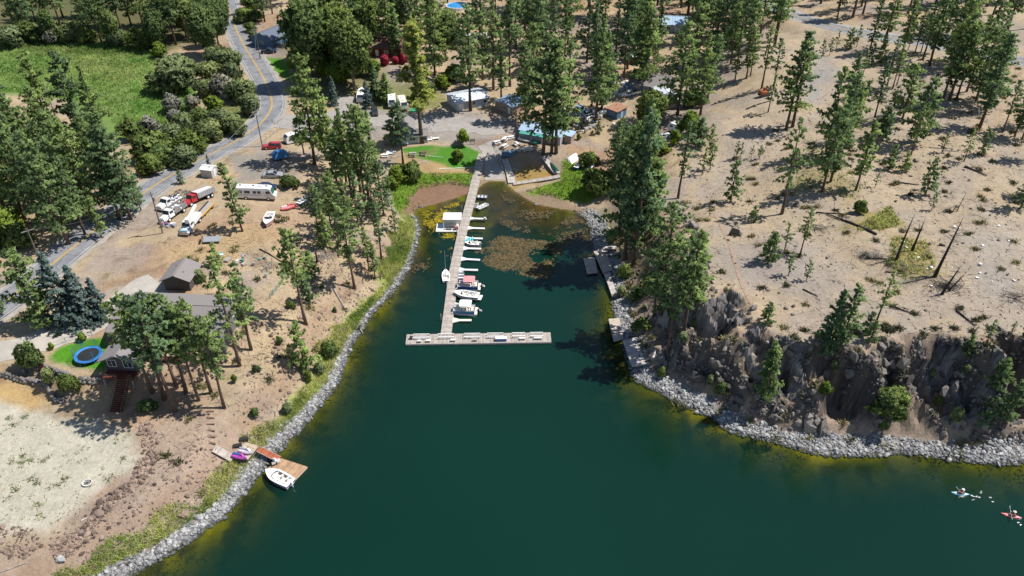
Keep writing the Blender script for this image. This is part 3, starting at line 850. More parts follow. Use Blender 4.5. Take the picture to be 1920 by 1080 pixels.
def broadleaf(seed, H, R, zb=.25, n=900, size=.55, mtl=None, lobes=9, k=5, r0=None, bark=None):
    rng = np.random.default_rng(seed)
    cen, val = [], []
    limbs = []
    for i in range(lobes):
        a = i * 2.4 + rng.normal(0, .3); u = rng.uniform(.15, .62); z = H * (zb + (1 - zb) * rng.uniform(.25, .75))
        if i == 0: a, u, z = 0, 0, H * .74
        c = np.array([math.cos(a) * R * u, math.sin(a) * R * u, z]); rr = np.array([R * rng.uniform(.38, .55), R * rng.uniform(.38, .55), H * (1 - zb) * rng.uniform(.22, .32)])
        m = int(n / lobes)
        q = rng.normal(size=(m, 3)); q /= np.linalg.norm(q, axis=1)[:, None]
        q *= (rng.uniform(0, 1, (m, 1)) ** .28) * rng.uniform(.8, 1.15, (m, 1))
        p = c + q * rr
        cen.append(p); val.append(np.clip(rng.uniform(0, .8) * .5 + rng.uniform(0, .6, m), 0, 1))
        d = c - np.array([0, 0, H * zb * .7]); limbs.append((H * zb * .7, d / np.linalg.norm(d), np.linalg.norm(d), .03 * H / 6))
    cen = np.vstack(cen); val = np.hstack(val)
    keepm = cen[:, 2] > H * zb * .35
    cen, val = cen[keepm], val[keepm]
    d = cen - np.array([0, 0, H * .5]); d /= np.linalg.norm(d, axis=1)[:, None] + 1e-9
    V_, F_, A_ = tufts(cen, d, rng.uniform(.7, 1.3, len(cen)) * size, k, rng, width=.42, spread=.75, val=val)
    tm, _ = trunk_mesh("trunk", H * .8, r0 or H * .02 + .03, rng, 0, limbs, bark or M_BARKG, top=.8)
    return tm, crown_mesh(V_, F_, A_, mtl or M_LEAF), H

def deadtree(seed, H, mtl, nlimb=26, lean=.05, r0=None, fine=2.0, broken=False):
    rng = np.random.default_rng(seed)
    limbs = []
    for i in range(nlimb):
        a = rng.uniform(0, 6.28); z = H * rng.uniform(.25, .95)
        limbs.append((z, (math.cos(a), math.sin(a), rng.uniform(-.5, .3)), rng.uniform(.4, 1.1) * fine, .03))
    tm, axis = trunk_mesh("trunk", H, r0 or H * .016 + .04, rng, lean, limbs, mtl, top=1 if not broken else .98)
    return tm, H

PROTO = {
    "dense": [pine(1, 28, .80, 0.212, 1.0, 0.53, .3), pine(2, 28, .74, 0.195, .9, 0.59, .5), pine(3, 28, .84, 0.218, .9, 0.56, .4), pine(31, 28, .78, 0.224, .95, 0.64, .35), pine(32, 28, .70, 0.201, .85, 0.47, .6), pine(33, 28, .82, 0.195, .9, 0.72, .45), pine(34, 28, .76, 0.236, .8, 0.51, .6)],
    "slender": [pine(4, 24, .76, 0.156, .9, 0.51, .35), pine(5, 24, .70, 0.150, .85, 0.55, .45), pine(6, 24, .74, 0.168, .85, 0.47, .45), pine(35, 24, .64, 0.156, .75, 0.51, .6), pine(36, 24, .8, 0.144, .85, 0.68, .5)],
    "bushy": [pine(7, 16, .88, 0.264, 1.0, 0.53, .3), pine(8, 16, .84, 0.281, .95, 0.51, .4), pine(41, 18, .86, 0.248, 1.0, 0.56, .35), pine(42, 16, .8, 0.253, .85, 0.64, .5)],
    "open": [pine(9, 22, .68, 0.201, .62, .55, .6, droop=.35), pine(10, 22, .62, 0.190, .6, .6, .6, lean=.04, droop=.35), pine(11, 24, .66, 0.196, .66, .55, .7, droop=.3), pine(43, 22, .7, 0.207, .55, .7, .7, droop=.4)],
    "young": [pine(12, 9, .93, 0.300, 1.25, 0.56, .2, size=.5), pine(13, 9, .90, 0.325, 1.25, 0.52, .3, size=.5), pine(14, 9, .92, 0.275, 1.2, 0.60, .3, size=.5), pine(44, 9, .88, 0.312, 1.0, 0.49, .5, size=.5)],
    "scraggly": [pine(15, 9, .78, 0.247, .85, 0.54, .5, size=.5), pine(16, 9, .74, 0.273, .8, 0.50, .6, size=.5), pine(45, 9, .7, 0.221, .7, 0.63, .6, size=.5)],
    "bare_stem": [pine(17, 26, .52, .185, .95, .5, .4, droop=.3), pine(18, 26, .56, .190, .9, .5, .5, droop=.3), pine(19, 26, .50, .175, .95, .45, .4, lean=.03)],
    "lean": [pine(20, 22, .86, .14, .8, .5, .6, lean=-.075, r0=.26)],
    "yellow": [pine(21, 36, .68, .125, .9, .55, .4, mtl=M_PINEY, size=.85)],
    "spruce": [pine(22, 14, .97, .26, 1.35, .95, .05, size=.55, mtl=M_SPRUCE, full=.9), pine(23, 14, .97, .24, 1.3, .95, .05, size=.55, mtl=M_SPRUCE, full=.9)],
    "fir": [pine(24, 16, .96, .20, 1.25, .9, .1, size=.55, full=.85), pine(25, 14, .95, .23, 1.25, .85, .1, size=.55, full=.85)],
    "cottonwood": [broadleaf(1, 20, 6.5, .16, 2900, .74, M_LEAF, 16), broadleaf(2, 20, 5.8, .14, 2800, .74, M_LEAF, 15), broadleaf(9, 20, 6.0, .18, 2800, .74, M_LEAF, 17)],
    "maple": [broadleaf(3, 12, 5.4, .15, 2200, .6, M_LEAFY, 12), broadleaf(4, 12, 5.0, .15, 2100, .6, M_LEAFY, 11)],
    "darkmaple": [broadleaf(5, 12, 6.0, .10, 2300, .58, M_LEAF, 12)],
    "small_tree": [broadleaf(6, 5, 2.1, .26, 600, .42, M_LEAFY, 8)],
    "bush": [broadleaf(11, 3, 1.9, .02, 520, .36, M_LEAF, 8), broadleaf(12, 3, 2.1, .02, 520, .36, M_LEAF, 7), broadleaf(13, 3, 1.7, .04, 460, .36, M_LEAFY, 8)],
    "willow": [broadleaf(14, 5, 3.6, .02, 1400, .46, M_WILLOW, 12), broadleaf(15, 5, 3.2, .02, 1200, .46, M_WILLOW, 10)],
    "dead_bush": [broadleaf(16, 4, 2.3, .02, 700, .6, M_GREY, 9, k=3), broadleaf(17, 4, 2.0, .02, 600, .6, M_GREY, 8, k=3)],
    "yellow_bush": [broadleaf(18, 3, 1.9, .02, 520, .36, M_WILLOW, 8)],
    "pink_bush": [broadleaf(19, 3, 2.2, .05, 620, .40, M_PINK, 8)],
    "burgundy_bush": [broadleaf(20, 2, 1.2, .05, 260, .34, M_BURGUNDY, 6)],
    "ponytail": [pine(26, 9, .9, .10, .9, .6, .4, size=.45)],
}
TREES = []      # (root, kind, base px, base py, height)
def plant(kind, px, py, top=None, h=None, wide=1.0, var=None, name="pine_tree", cat="tree", world=None, rot=None):
    p = P(px, py) if world is None else world
    H = height_for(p, top) if top is not None else h
    pr = PROTO[kind]
    i = rnd.randrange(len(pr)) if var is None else var
    tm, cm, H0 = pr[i]
    if kind in ("young", "scraggly") and name == "pine_tree": name = "pine_sapling"
    root = bpy.data.objects.new(name, None); COL.objects.link(root)
    root.empty_display_size = .3
    root.location = (p.x, p.y, p.z - .05)
    root.rotation_euler = (0, 0, rnd.uniform(0, 6.28) if rot is None else rot)
    s = H / H0
    wf = wide * (s if s < 1 else s ** .85) * rnd.uniform(.92, 1.08)
    root.scale = (wf, wf, s)
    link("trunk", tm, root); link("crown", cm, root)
    root["category"] = cat
    TREES.append((root, kind, px, py, H))
    return root

# ------------------------------------------------------------------ pines one can tell apart: kind, base x, base y, top y
PINES = [
    # right: upper slope and plateau
    ("dense", 1474, 243, 72), ("slender", 1486, 238, 55), ("dense", 1541, 359, 200), ("dense", 1557, 341, 180), ("bushy", 1548, 290, 122), ("slender", 1572, 300, 135),
    ("dense", 1590, 262, 150), ("bushy", 1692, 222, 120), ("bushy", 1715, 268, 148), ("slender", 1640, 220, 116), ("open", 1662, 166, 72), ("open", 1673, 167, 80), ("open", 1681, 160, 92),
    ("dense", 1767, 188, 32), ("dense", 1780, 188, 22), ("dense", 1794, 184, 38), ("dense", 1812, 172, 30), ("dense", 1830, 188, 48), ("slender", 1836, 240, 62), ("dense", 1848, 205, 60),
    ("slender", 1880, 248, 148), ("dense", 1902, 256, 140), ("dense", 1916, 262, 150), ("dense", 1925, 236, 130),
    ("scraggly", 1540, 108, 74), ("scraggly", 1555, 104, 70), ("scraggly", 1567, 94, 58), ("young", 1592, 91, 52), ("scraggly", 1606, 88, 46), ("young", 1600, 150, 98), ("scraggly", 1618, 140, 96),
    ("slender", 1692, 100, 22), ("dense", 1715, 100, 12), ("dense", 1702, 95, 40), ("dense", 1727, 97, 30), ("dense", 1747, 101, 25), ("slender", 1664, 66, 10),
    ("young", 1650, 120, 66), ("young", 1630, 125, 80), ("scraggly", 1670, 215, 160), ("young", 1655, 262, 205), ("scraggly", 1610, 230, 150), ("scraggly", 1598, 200, 138),
    ("open", 1466, 401, 216), ("slender", 1604, 357, 222), ("young", 1669, 318, 272), ("young", 1695, 322, 285), ("young", 1735, 366, 297), ("scraggly", 1729, 355, 320),
    ("open", 1708, 290, 196), ("open", 1807, 303, 240), ("bushy", 1912, 392, 312), ("dense", 1922, 300, 190), ("bushy", 1935, 370, 280), ("young", 1650, 255, 200),
    ("slender", 1500, 478, 390), ("scraggly", 1471, 470, 418), ("young", 1442, 490, 434), ("scraggly", 1478, 517, 472), ("scraggly", 1512, 526, 488), ("scraggly", 1746, 394, 362),
    ("slender", 1568, 672, 531), ("fir", 1549, 655, 540), ("open", 1642, 606, 502), ("young", 1625, 625, 585), ("young", 1436, 609, 566), ("young", 1630, 640, 600),
    ("fir", 1434, 742, 638), ("young", 1868, 728, 672), ("bushy", 1880, 795, 716), ("young", 1846, 800, 745), ("scraggly", 1850, 642, 600), ("young", 1812, 664, 628), ("scraggly", 1896, 626, 602), ("young", 1925, 640, 590),
    ("young", 1370, 378, 302), ("scraggly", 1380, 297, 264), ("scraggly", 1388, 297, 268), ("scraggly", 1408, 297, 272), ("scraggly", 1424, 298, 272), ("young", 1412, 416, 386),
    ("open", 1271, 372, 222), ("scraggly", 1316, 328, 276), ("scraggly", 1331, 318, 268), ("young", 1310, 275, 220), ("scraggly", 1330, 290, 232), ("young", 1298, 268, 226),
    ("slender", 1450, 165, 70), ("open", 1428, 166, 48), ("slender", 1378, 152, 58), ("slender", 1399, 147, 50), ("slender", 1407, 142, 62), ("scraggly", 1440, 210, 140), ("open", 1340, 150, 60),
    # tall pines on the inlet's stony bank
    ("dense", 1172, 486, 232), ("slender", 1187, 496, 200), ("slender", 1203, 455, 205), ("slender", 1160, 440, 250), ("bushy", 1220, 440, 300), ("dense", 1150, 346, 224), ("dense", 1196, 400, 180),
    ("dense", 1238, 600, 378), ("open", 1226, 596, 430), ("slender", 1281, 624, 430), ("slender", 1251, 664, 470), ("slender", 1296, 590, 432), ("open", 1300, 575, 470), ("open", 1278, 560, 440),
    # behind the marina
    ("dense", 1043, 287, 70), ("dense", 1034, 287, 96), ("dense", 1018, 289, 62), ("dense", 1062, 238, 75), ("dense", 1117, 226, 28), ("dense", 1128, 205, 60), ("dense", 1207, 168, 10), ("dense", 1196, 172, 40),
    ("slender", 1222, 160, 60), ("dense", 1270, 215, 36), ("slender", 1283, 200, 80), ("dense", 1313, 216, 60), ("dense", 1326, 190, 62), ("slender", 1254, 205, 150),
    ("dense", 882, 208, 6), ("dense", 925, 168, 4), ("bare_stem", 956, 162, -4), ("dense", 870, 150, 30), ("slender", 905, 150, 20), ("slender", 940, 190, 60), ("dense", 985, 230, 72), ("dense", 1000, 205, 40),
    ("young", 1122, 250, 226), ("bushy", 1165, 300, 222), ("bushy", 1190, 296, 226), ("young", 1205, 300, 238), ("dense", 1176, 345, 240), ("young", 1230, 288, 245),
    ("slender", 756, 308, 188), ("young", 741, 270, 206),
    ("dense", 590, 309, 104), ("dense", 612, 300, 160), ("dense", 570, 290, 190), ("dense", 625, 318, 190), ("slender", 650, 345, 200), ("dense", 685, 391, 194), ("slender", 693, 392, 205), ("dense", 676, 360, 196), ("slender", 660, 372, 215), ("slender", 702, 330, 205),
    ("dense", 643, 330, 222), ("bushy", 632, 345, 250),
    # left bank of the inlet
    ("slender", 632, 446, 320), ("bare_stem", 599, 456, 345), ("young", 612, 463, 398), ("bare_stem", 665, 541, 388), ("slender", 692, 508, 425), ("slender", 703, 524, 455), ("open", 715, 486, 376),
    ("scraggly", 741, 438, 392), ("dense", 720, 405, 300), ("dense", 655, 440, 330), ("slender", 672, 430, 320), ("slender", 605, 400, 330), ("dense", 620, 425, 325), ("dense", 700, 420, 320), ("young", 585, 520, 470),
    ("bare_stem", 574, 608, 432), ("young", 580, 565, 508), ("young", 572, 692, 606), ("open", 449, 686, 472), ("open", 471, 656, 490), ("bushy", 455, 600, 520), ("lean", 455, 434, 300), ("young", 406, 500, 455),
    # round the timber deck
    ("bare_stem", 309, 748, 560), ("bare_stem", 329, 771, 545), ("bare_stem", 349, 737, 548), ("bare_stem", 373, 751, 575), ("bare_stem", 396, 737, 560), ("bare_stem", 421, 765, 598), ("bare_stem", 285, 735, 552), ("bare_stem", 330, 722, 556),
    # left edge: the stand beside the road
    ("slender", 112, 285, 92), ("dense", 162, 300, 98), ("dense", 205, 310, 120), ("dense", 30, 320, 112), ("dense", 8, 290, 130), ("dense", 62, 330, 180), ("dense", 90, 350, 195), ("dense", 47, 412, 215),
    ("dense", 130, 458, 262), ("dense", 175, 412, 225), ("dense", 224, 411, 240), ("dense", 233, 404, 215), ("dense", 246, 412, 232), ("dense", 145, 380, 205), ("dense", 105, 430, 245), ("dense", 75, 415, 240), ("dense", 12, 400, 190),
    ("dense", 200, 375, 215), ("bushy", 265, 395, 332), ("bushy", 190, 445, 365), ("dense", 160, 440, 290), ("slender", 20, 350, 205), ("dense", -10, 350, 180), ("dense", 185, 345, 190),
    ("bushy", 78, 612, 470), ("open", 62, 560, 468), ("bushy", 4, 590, 525), ("bushy", 90, 620, 540), ("slender", -8, 470, 380), ("young", 340, 345, 318),
    ("scraggly", 1640, 352, 318), ("scraggly", 1766, 286, 248), ("young", 1840, 290, 240),
]
for k_, a_, b_, t_ in PINES: plant(k_, a_, b_, t_)
plant("yellow", 791, 268, 34, wide=1.3, name="yellowing_pine")
for a_, b_, t_ in ((130, 606, 470), (165, 602, 494), (192, 596, 520)): plant("spruce", a_, b_, t_, name="blue_spruce", wide=1.0)
for a_, b_, t_ in ((626, 196, 142), (690, 205, 148), (560, 180, 150), (392, 312, 288)): plant("spruce", a_, b_, t_, name="blue_spruce", wide=.8)
plant("fir", 726, 192, 134, name="dark_fir", wide=1.5); plant("fir", 742, 104, 12, name="dark_fir", wide=1.1); plant("fir", 704, 186, 120, name="dark_fir", wide=1.3); plant("fir", 772, 110, 20, name="dark_fir", wide=1.1)

def fill(poly, kinds, n, hr, dmin, name="pine_tree", seed=1, wide=1.0, avoid=True):
    """more of the wood inside a pixel polygon, kept apart from trees, roads and roofs"""
    r = random.Random(seed)
    xs_ = [p[0] for p in poly]; ys_ = [p[1] for p in poly]
    got = 0
    for _ in range(n * 40):
        if got >= n: break
        px, py = r.uniform(min(xs_), max(xs_)), r.uniform(min(ys_), max(ys_))
        if not bool(inside(np.array(px), np.array(py), poly)): continue
        if any(x0 - 14 < px < x1 + 14 and y1 < py < y1 + 150 for x0, y1, x1 in ((836, 12, 884), (1247, 40, 1284), (722, 112, 765), (838, 185, 912), (500, 60, 540), (868, 76, 905), (1160, 165, 1205))): continue
        p = P(px, py)
        if any(math.hypot(p.x - t[0].location.x, p.y - t[0].location.y) < dmin for t in TREES): continue
        if any(np.min(np.hypot(l[:, 0] - p.x, l[:, 1] - p.y)) < hw + 1.5 for l, hw in ((ROAD, 5), (HIGHWAY, 6), (DRIVE, 3), (LOT, 5), (SIDE, 3))): continue
        if any(math.hypot(p.x - c[0], p.y - c[1]) < rad * .9 for c, z, rad in PADW): continue
        plant(r.choice(kinds), px, py, h=r.uniform(*hr), name=name, world=p, wide=wide)
        got += 1
# far woods along the top of the picture
fill([(960, -60), (1340, -60), (1340, 30), (1220, 60), (960, 70)], ["dense", "dense", "slender"], 26, (22, 32), 4.5, seed=3)
fill([(960, 60), (1230, 60), (1200, 120), (1140, 150), (960, 140)], ["dense", "slender", "dense"], 16, (20, 30), 5, seed=4)
fill([(1240, 40), (1470, 0), (1450, 100), (1300, 140), (1240, 120)], ["slender", "dense", "open"], 16, (18, 27), 5, seed=5)
fill([(1430, -40), (1640, -40), (1640, 30), (1450, 60)], ["dense", "slender"], 15, (18, 28), 4.5, seed=6)
fill([(1620, -40), (1960, -40), (1960, 80), (1700, 60)], ["dense", "slender", "open"], 26, (18, 28), 5, seed=7)
fill([(540, -40), (720, -40), (720, 130), (600, 130), (545, 60)], ["dense"], 9, (22, 30), 5, seed=8)
fill([(760, -40), (960, -40), (960, 60), (780, 110)], ["dense", "slender"], 16, (20, 30), 5, seed=9)
fill([(330, -40), (410, -40), (415, 60), (340, 70)], ["dense"], 5, (18, 26), 5, seed=12)
fill([(-60, 270), (60, 300), (140, 330), (250, 350), (250, 400), (180, 440), (100, 430), (-60, 400)], ["dense", "slender", "bushy"], 16, (14, 22), 4.2, seed=13)
fill([(-60, 30), (420, 30), (408, 78), (330, 92), (150, 78), (-60, 82)], ["dense", "dense", "slender"], 30, (20, 27), 4, seed=17)
fill([(430, 20), (540, -20), (530, 40), (470, 50)], ["dense", "slender"], 5, (15, 22), 5, seed=14)
fill([(690, 40), (850, 40), (830, 160), (700, 150)], ["dense"], 8, (22, 30), 5, seed=15)
fill([(1080, 120), (1180, 100), (1300, 90), (1300, 140), (1150, 180)], ["dense", "slender"], 6, (20, 28), 6, seed=16)
fill([(1600, 74), (1700, 92), (1870, 118), (1870, 150), (1700, 125), (1600, 100)], ["dense", "slender"], 10, (17, 24), 4.5, seed=19)
fill([(1240, 60), (1300, 20), (1420, 20), (1440, 110), (1340, 130)], ["dense", "slender"], 11, (19, 27), 4.5, seed=21)
fill([(1440, 20), (1600, 60), (1600, 44), (1480, 14)], ["dense", "slender"], 5, (17, 22), 4.5, seed=20)
# broadleaved trees and shrubs
BROAD = [("cottonwood", 585, 160, -10), ("cottonwood", 640, 140, 0), ("cottonwood", 665, 170, 30), ("cottonwood", 620, 105, -40), ("cottonwood", 690, 100, -20),
         ("cottonwood", 390, 105, 0), ("cottonwood", 410, 85, -5), ("cottonwood", 300, 92, 14), ("cottonwood", 320, 60, -20), 
         ("cottonwood", 190, 50, -5), ("cottonwood", 835, 110, 15), ("cottonwood", 100, 80, 15), ("cottonwood", 215, 85, 12), ("cottonwood", 420, 60, -20), ("cottonwood", 350, 70, -20), ("cottonwood", 740, 60, -30)]
for k_, a_, b_, t_ in BROAD: plant(k_, a_, b_, t_, name="leafy_tree")
for a_, b_, t_ in ((580, 145, 80), (612, 150, 92), (650, 158, 100), (632, 165, 110), (678, 140, 108), (556, 135, 92)): plant("maple", a_, b_, t_, name="bright_maple")
plant("darkmaple", 1218, 240, 168, name="dark_maple")
plant("small_tree", 868, 273, 240, name="young_tree")
BUSH = [("willow", 330, 166, 106, 1.5), ("willow", 405, 120, 88, 1.1), ("willow", 432, 130, 90, 1.2), ("willow", 392, 150, 116, 1.2), ("willow", 440, 150, 118, 1.0), ("willow", 455, 190, 150, 1.1), ("willow", 470, 215, 178, 1.0),
        ("dead_bush", 415, 175, 140, 1.2), ("dead_bush", 432, 185, 145, 1.1), ("dead_bush", 325, 210, 176, 1.0), ("dead_bush", 362, 205, 178, 1.0), ("dead_bush", 285, 255, 216, 1.0), ("dead_bush", 332, 235, 205, .9), ("dead_bush", 102, 82, 52, 1.1), ("dead_bush", 75, 72, 46, 1.0),
        ("willow", 350, 250, 214, 1.05), ("bush", 380, 235, 200, 1.2), ("willow", 395, 265, 225, 1.05), ("bush", 360, 285, 246, 1.3), ("willow", 325, 275, 236, 1.05), ("bush", 300, 290, 248, 1.3), ("willow", 420, 240, 205, 1.05), ("willow", 440, 250, 214, 1.1), ("bush", 405, 215, 180, 1.2),
        ("willow", 385, 180, 150, 1.1), ("willow", 345, 310, 275, 1.2), ("bush", 305, 310, 275, 1.2), ("bush", 275, 300, 255, 1.2), ("bush", 250, 265, 225, 1.1), ("bush", 465, 180, 150, 1.0), ("bush", 285, 325, 288, 1.1),
        ("bush", 60, 78, 40, 1.4), ("willow", 130, 78, 42, 1.4), ("bush", 165, 80, 52, 1.2), ("bush", 215, 78, 50, 1.2), ("willow", 225, 88, 56, 1.0), ("bush", 260, 90, 55, 1.2), ("willow", 20, 88, 50, 1.4), ("bush", 300, 108, 80, 1.1),
        ("bush", 470, 20, -8, 1.2), ("bush", 455, 40, 15, 1.2), ("bush", 480, 40, 18, 1.1), ("yellow_bush", 452, 45, 30, 1.0), ("bush", 470, 60, 42, 1.2), ("bush", 475, 75, 58, 1.0),
        ("bush", 15, 452, 395, 1.4), ("bush", 40, 462, 420, 1.2), ("bush", -10, 470, 420, 1.3), ("bush", 10, 430, 385, 1.2),
        ("bush", 1106, 312, 284, 1.1), ("bush", 1120, 362, 318, 1.3), ("bush", 1138, 352, 318, 1.1), ("bush", 858, 302, 280, 1.1), ("bush", 770, 335, 306, 1.2), ("bush", 745, 340, 312, 1.2), ("bush", 735, 355, 330, 1.0),
        ("bush", 545, 352, 328, 1.1), ("bush", 66, 690, 642, .7), ("bush", 155, 640, 625, 1.0), ("yellow_bush", 95, 718, 690, .75), ("yellow_bush", 375, 528, 505, .9), ("bush", 135, 735, 702, .65), ("bush", 98, 655, 643, .8), ("bush", 280, 770, 750, 1.0), ("burgundy_bush", 82, 700, 688, 1.0),
        ("pink_bush", 722, 122, 104, 1.0), ("pink_bush", 757, 118, 102, 1.1), ("pink_bush", 742, 120, 106, .9), ("bush", 800, 178, 150, 1.1), ("bush", 830, 165, 140, 1.2), ("bush", 850, 150, 120, 1.2), ("yellow_bush", 840, 55, 15, .9),
        ("bush", 1660, 778, 730, 1.1), ("yellow_bush", 1563, 693, 675, .8), ("bush", 1545, 738, 716, .8), ("bush", 1612, 400, 375, .8), ("yellow_bush", 1745, 708, 692, .7), ("yellow_bush", 1810, 700, 684, .8), ("bush", 1758, 760, 740, .7), ("yellow_bush", 1790, 790, 764, .8), ("yellow_bush", 1680, 780, 760, .7), ("bush", 1655, 805, 788, .7),
        ("yellow_bush", 1280, 640, 622, .9), ("bush", 1240, 706, 688, .7), ("yellow_bush", 1300, 615, 596, .9), ("bush", 1350, 735, 716, .8), ("yellow_bush", 1330, 720, 702, .7), ("bush", 1190, 560, 540, 1.0), ("bush", 1200, 620, 596, 1.0), ("bush", 1215, 545, 520, 1.1), ("yellow_bush", 1165, 555, 536, .9), ("yellow_bush", 1145, 455, 430, .9), ("bush", 1170, 520, 496, 1.0),
        ("bush", 523, 640, 630, .8), ("bush", 482, 697, 684, .7), ("bush", 546, 578, 564, .8), ("bush", 440, 716, 702, .7), ("bush", 478, 780, 764, .7), ("bush", 526, 644, 632, .7), ("bush", 628, 585, 575, .6), ("bush", 620, 668, 640, .8), ("bush", 610, 655, 640, .6),
        ("bush", 580, 715, 696, .6), ("yellow_bush", 540, 775, 755, .8), ("yellow_bush", 600, 700, 680, .9), ("bush", 700, 140, 112, 1.2), ("bush", 840, 60, 20, .9), ("bush", 985, 180, 158, 1.1), ("bush", 1000, 195, 178, 1.0), ("bush", 1085, 262, 250, .7), ("bush", 1290, 250, 210, 1.2), ("bush", 1265, 270, 244, 1.0), ("bush", 1240, 290, 262, 1.0), ("bush", 1300, 200, 165, 1.2)]
for k_, a_, b_, t_, w_ in BUSH:
    nm = {"willow": "willow_bush", "dead_bush": "dead_shrub", "yellow_bush": "yellow_green_bush", "pink_bush": "pink_flowering_shrub", "burgundy_bush": "burgundy_shrub"}.get(k_, "green_bush")
    plant(k_, a_, b_, t_, wide=w_, name=nm, cat="bush")
print("trees", len(TREES), sum(t[0].name.startswith("pine") for t in TREES))
# ------------------------------------------------------------------ materials of made things
def planks(name, col, width=.19, axis=0, gap=.55):
    """sawn boards: joint lines across one local axis, each board its own tone"""
    if name in MATS: return MATS[name]
    m = bpy.data.materials.new(name)
    nt, N, L = nodes_of(m)
    b = N["Principled BSDF"]; b.inputs["Roughness"].default_value = .85; b.inputs["Specular IOR Level"].default_value = .2
    tc = N.new("ShaderNodeTexCoord"); sp = N.new("ShaderNodeSeparateXYZ"); L.new(tc.outputs["Object"], sp.inputs[0])
    dv = N.new("ShaderNodeMath"); dv.operation = 'DIVIDE'; dv.inputs[1].default_value = width; L.new(sp.outputs[axis], dv.inputs[0])
    fl = N.new("ShaderNodeMath"); fl.operation = 'FLOOR'; L.new(dv.outputs[0], fl.inputs[0])
    fr = N.new("ShaderNodeMath"); fr.operation = 'FRACT'; L.new(dv.outputs[0], fr.inputs[0])
    wn_ = N.new("ShaderNodeTexWhiteNoise"); wn_.noise_dimensions = '1D'; L.new(fl.outputs[0], wn_.inputs["W"])
    mr = N.new("ShaderNodeMapRange"); mr.inputs["To Min"].default_value = .78; mr.inputs["To Max"].default_value = 1.16; L.new(wn_.outputs["Value"], mr.inputs["Value"])
    lt = N.new("ShaderNodeMath"); lt.operation = 'GREATER_THAN'; lt.inputs[1].default_value = .10; L.new(fr.outputs[0], lt.inputs[0])
    m2 = N.new("ShaderNodeMapRange"); m2.inputs["To Min"].default_value = gap; m2.inputs["To Max"].default_value = 1; L.new(lt.outputs[0], m2.inputs["Value"])
    nz = N.new("ShaderNodeTexNoise"); nz.inputs["Scale"].default_value = .9; nz.inputs["Detail"].default_value = 6; L.new(tc.outputs["Object"], nz.inputs["Vector"])
    m3 = N.new("ShaderNodeMapRange"); m3.inputs["From Min"].default_value = .3; m3.inputs["From Max"].default_value = .7; m3.inputs["To Min"].default_value = .75; m3.inputs["To Max"].default_value = 1.18; L.new(nz.outputs["Fac"], m3.inputs["Value"])
    a = N.new("ShaderNodeMath"); a.operation = 'MULTIPLY'; L.new(mr.outputs[0], a.inputs[0]); L.new(m2.outputs[0], a.inputs[1])
    c = N.new("ShaderNodeMath"); c.operation = 'MULTIPLY'; L.new(a.outputs[0], c.inputs[0]); L.new(m3.outputs[0], c.inputs[1])
    mx = N.new("ShaderNodeMix"); mx.data_type = 'RGBA'; mx.blend_type = 'MULTIPLY'; mx.inputs["Factor"].default_value = 1
    mx.inputs["A"].default_value = (*col, 1); L.new(c.outputs[0], mx.inputs["B"])
    L.new(mx.outputs["Result"], b.inputs["Base Color"])
    MATS[name] = m
    return m
W_DOCK = planks("dock_boards", S(196, 186, 176))
W_DOCKY = planks("dock_boards_cross", S(214, 206, 198), axis=1)
W_OLD = planks("old_boards", S(214, 200, 184), axis=1, width=.22)
W_TAN = planks("tan_boards", S(206, 160, 116), axis=1, width=.16)
W_RED = planks("red_brown_boards", S(176, 104, 76), axis=0, width=.16)
W_DECKB = planks("brown_deck_boards", S(118, 70, 58), axis=0, width=.15)
M_WHITE = mat("white_paint", (.74, .74, .73), .45, noise=.05, nscale=1.5)
M_GEL = mat("white_gelcoat", (.80, .80, .79), .25, noise=.03, nscale=2)
M_CREAM = mat("cream_vinyl", (.72, .66, .56), .5, noise=.06)
M_BLACK = mat("black_rubber", (.018, .018, .018), .7)
M_DARK = mat("dark_trim", (.04, .04, .045), .5)
M_GLASS = mat("tinted_glass", (.02, .03, .04), .06, spec=.8)
M_WGLASS = mat("window_glass", (.035, .05, .065), .08, spec=.8)
M_CHROME = mat("bright_metal", (.62, .63, .65), .25, metal=1.0)
M_ALU = mat("aluminium", (.52, .53, .55), .4, metal=.7, noise=.1)
M_STEEL = mat("galvanised_steel", (.42, .43, .45), .45, metal=.5, noise=.1)
M_REDP = mat("red_paint", (.42, .028, .035), .3, coat=.4, noise=.06)
M_SILVER = mat("silver_paint", (.42, .44, .47), .3, metal=.35, coat=.4, noise=.04)
M_NAVY = mat("navy_paint", (.022, .035, .075), .3, coat=.4)
M_BLUEP = mat("blue_paint", (.03, .12, .34), .35, coat=.3)
M_LBLUE = mat("pale_blue_paint", (.33, .50, .66), .4, noise=.06)
M_TARP = mat("blue_tarp", (.055, .19, .42), .55, noise=.25, nscale=1.5, bump=.5, bscale=3)
M_TEAL = mat("teal_metal", (.09, .33, .29), .4, noise=.08)
M_TEALP = mat("teal_plastic", (.05, .48, .50), .35)
M_GREENP = mat("green_canoe", (.02, .15, .10), .3)
M_PINK = mat("faded_pink_canvas", (.62, .26, .27), .8, noise=.06)
M_PURPLE = mat("magenta_plastic", (.55, .10, .50), .35)
M_ORANGE = mat("orange_steel", (.30, .085, .03), .5, noise=.25)
M_YELP = mat("yellow_steel", (.62, .36, .03), .45, noise=.1)
M_CYAN = mat("pale_cyan_plastic", (.42, .70, .78), .35)
M_SALMON = mat("salmon_plastic", (.72, .22, .22), .35)
M_TAILR = mat("red_lamp", (.35, .01, .01), .3)
M_HEADL = mat("lamp_glass", (.55, .56, .56), .15, spec=.8)
M_ROOFG = mat("grey_shingle", S(150, 144, 142), .9, noise=.14, nscale=5, bump=.4, bscale=14)
M_ROOFB = mat("blue_grey_shingle", S(112, 122, 138), .9, noise=.12, nscale=4, bump=.3)
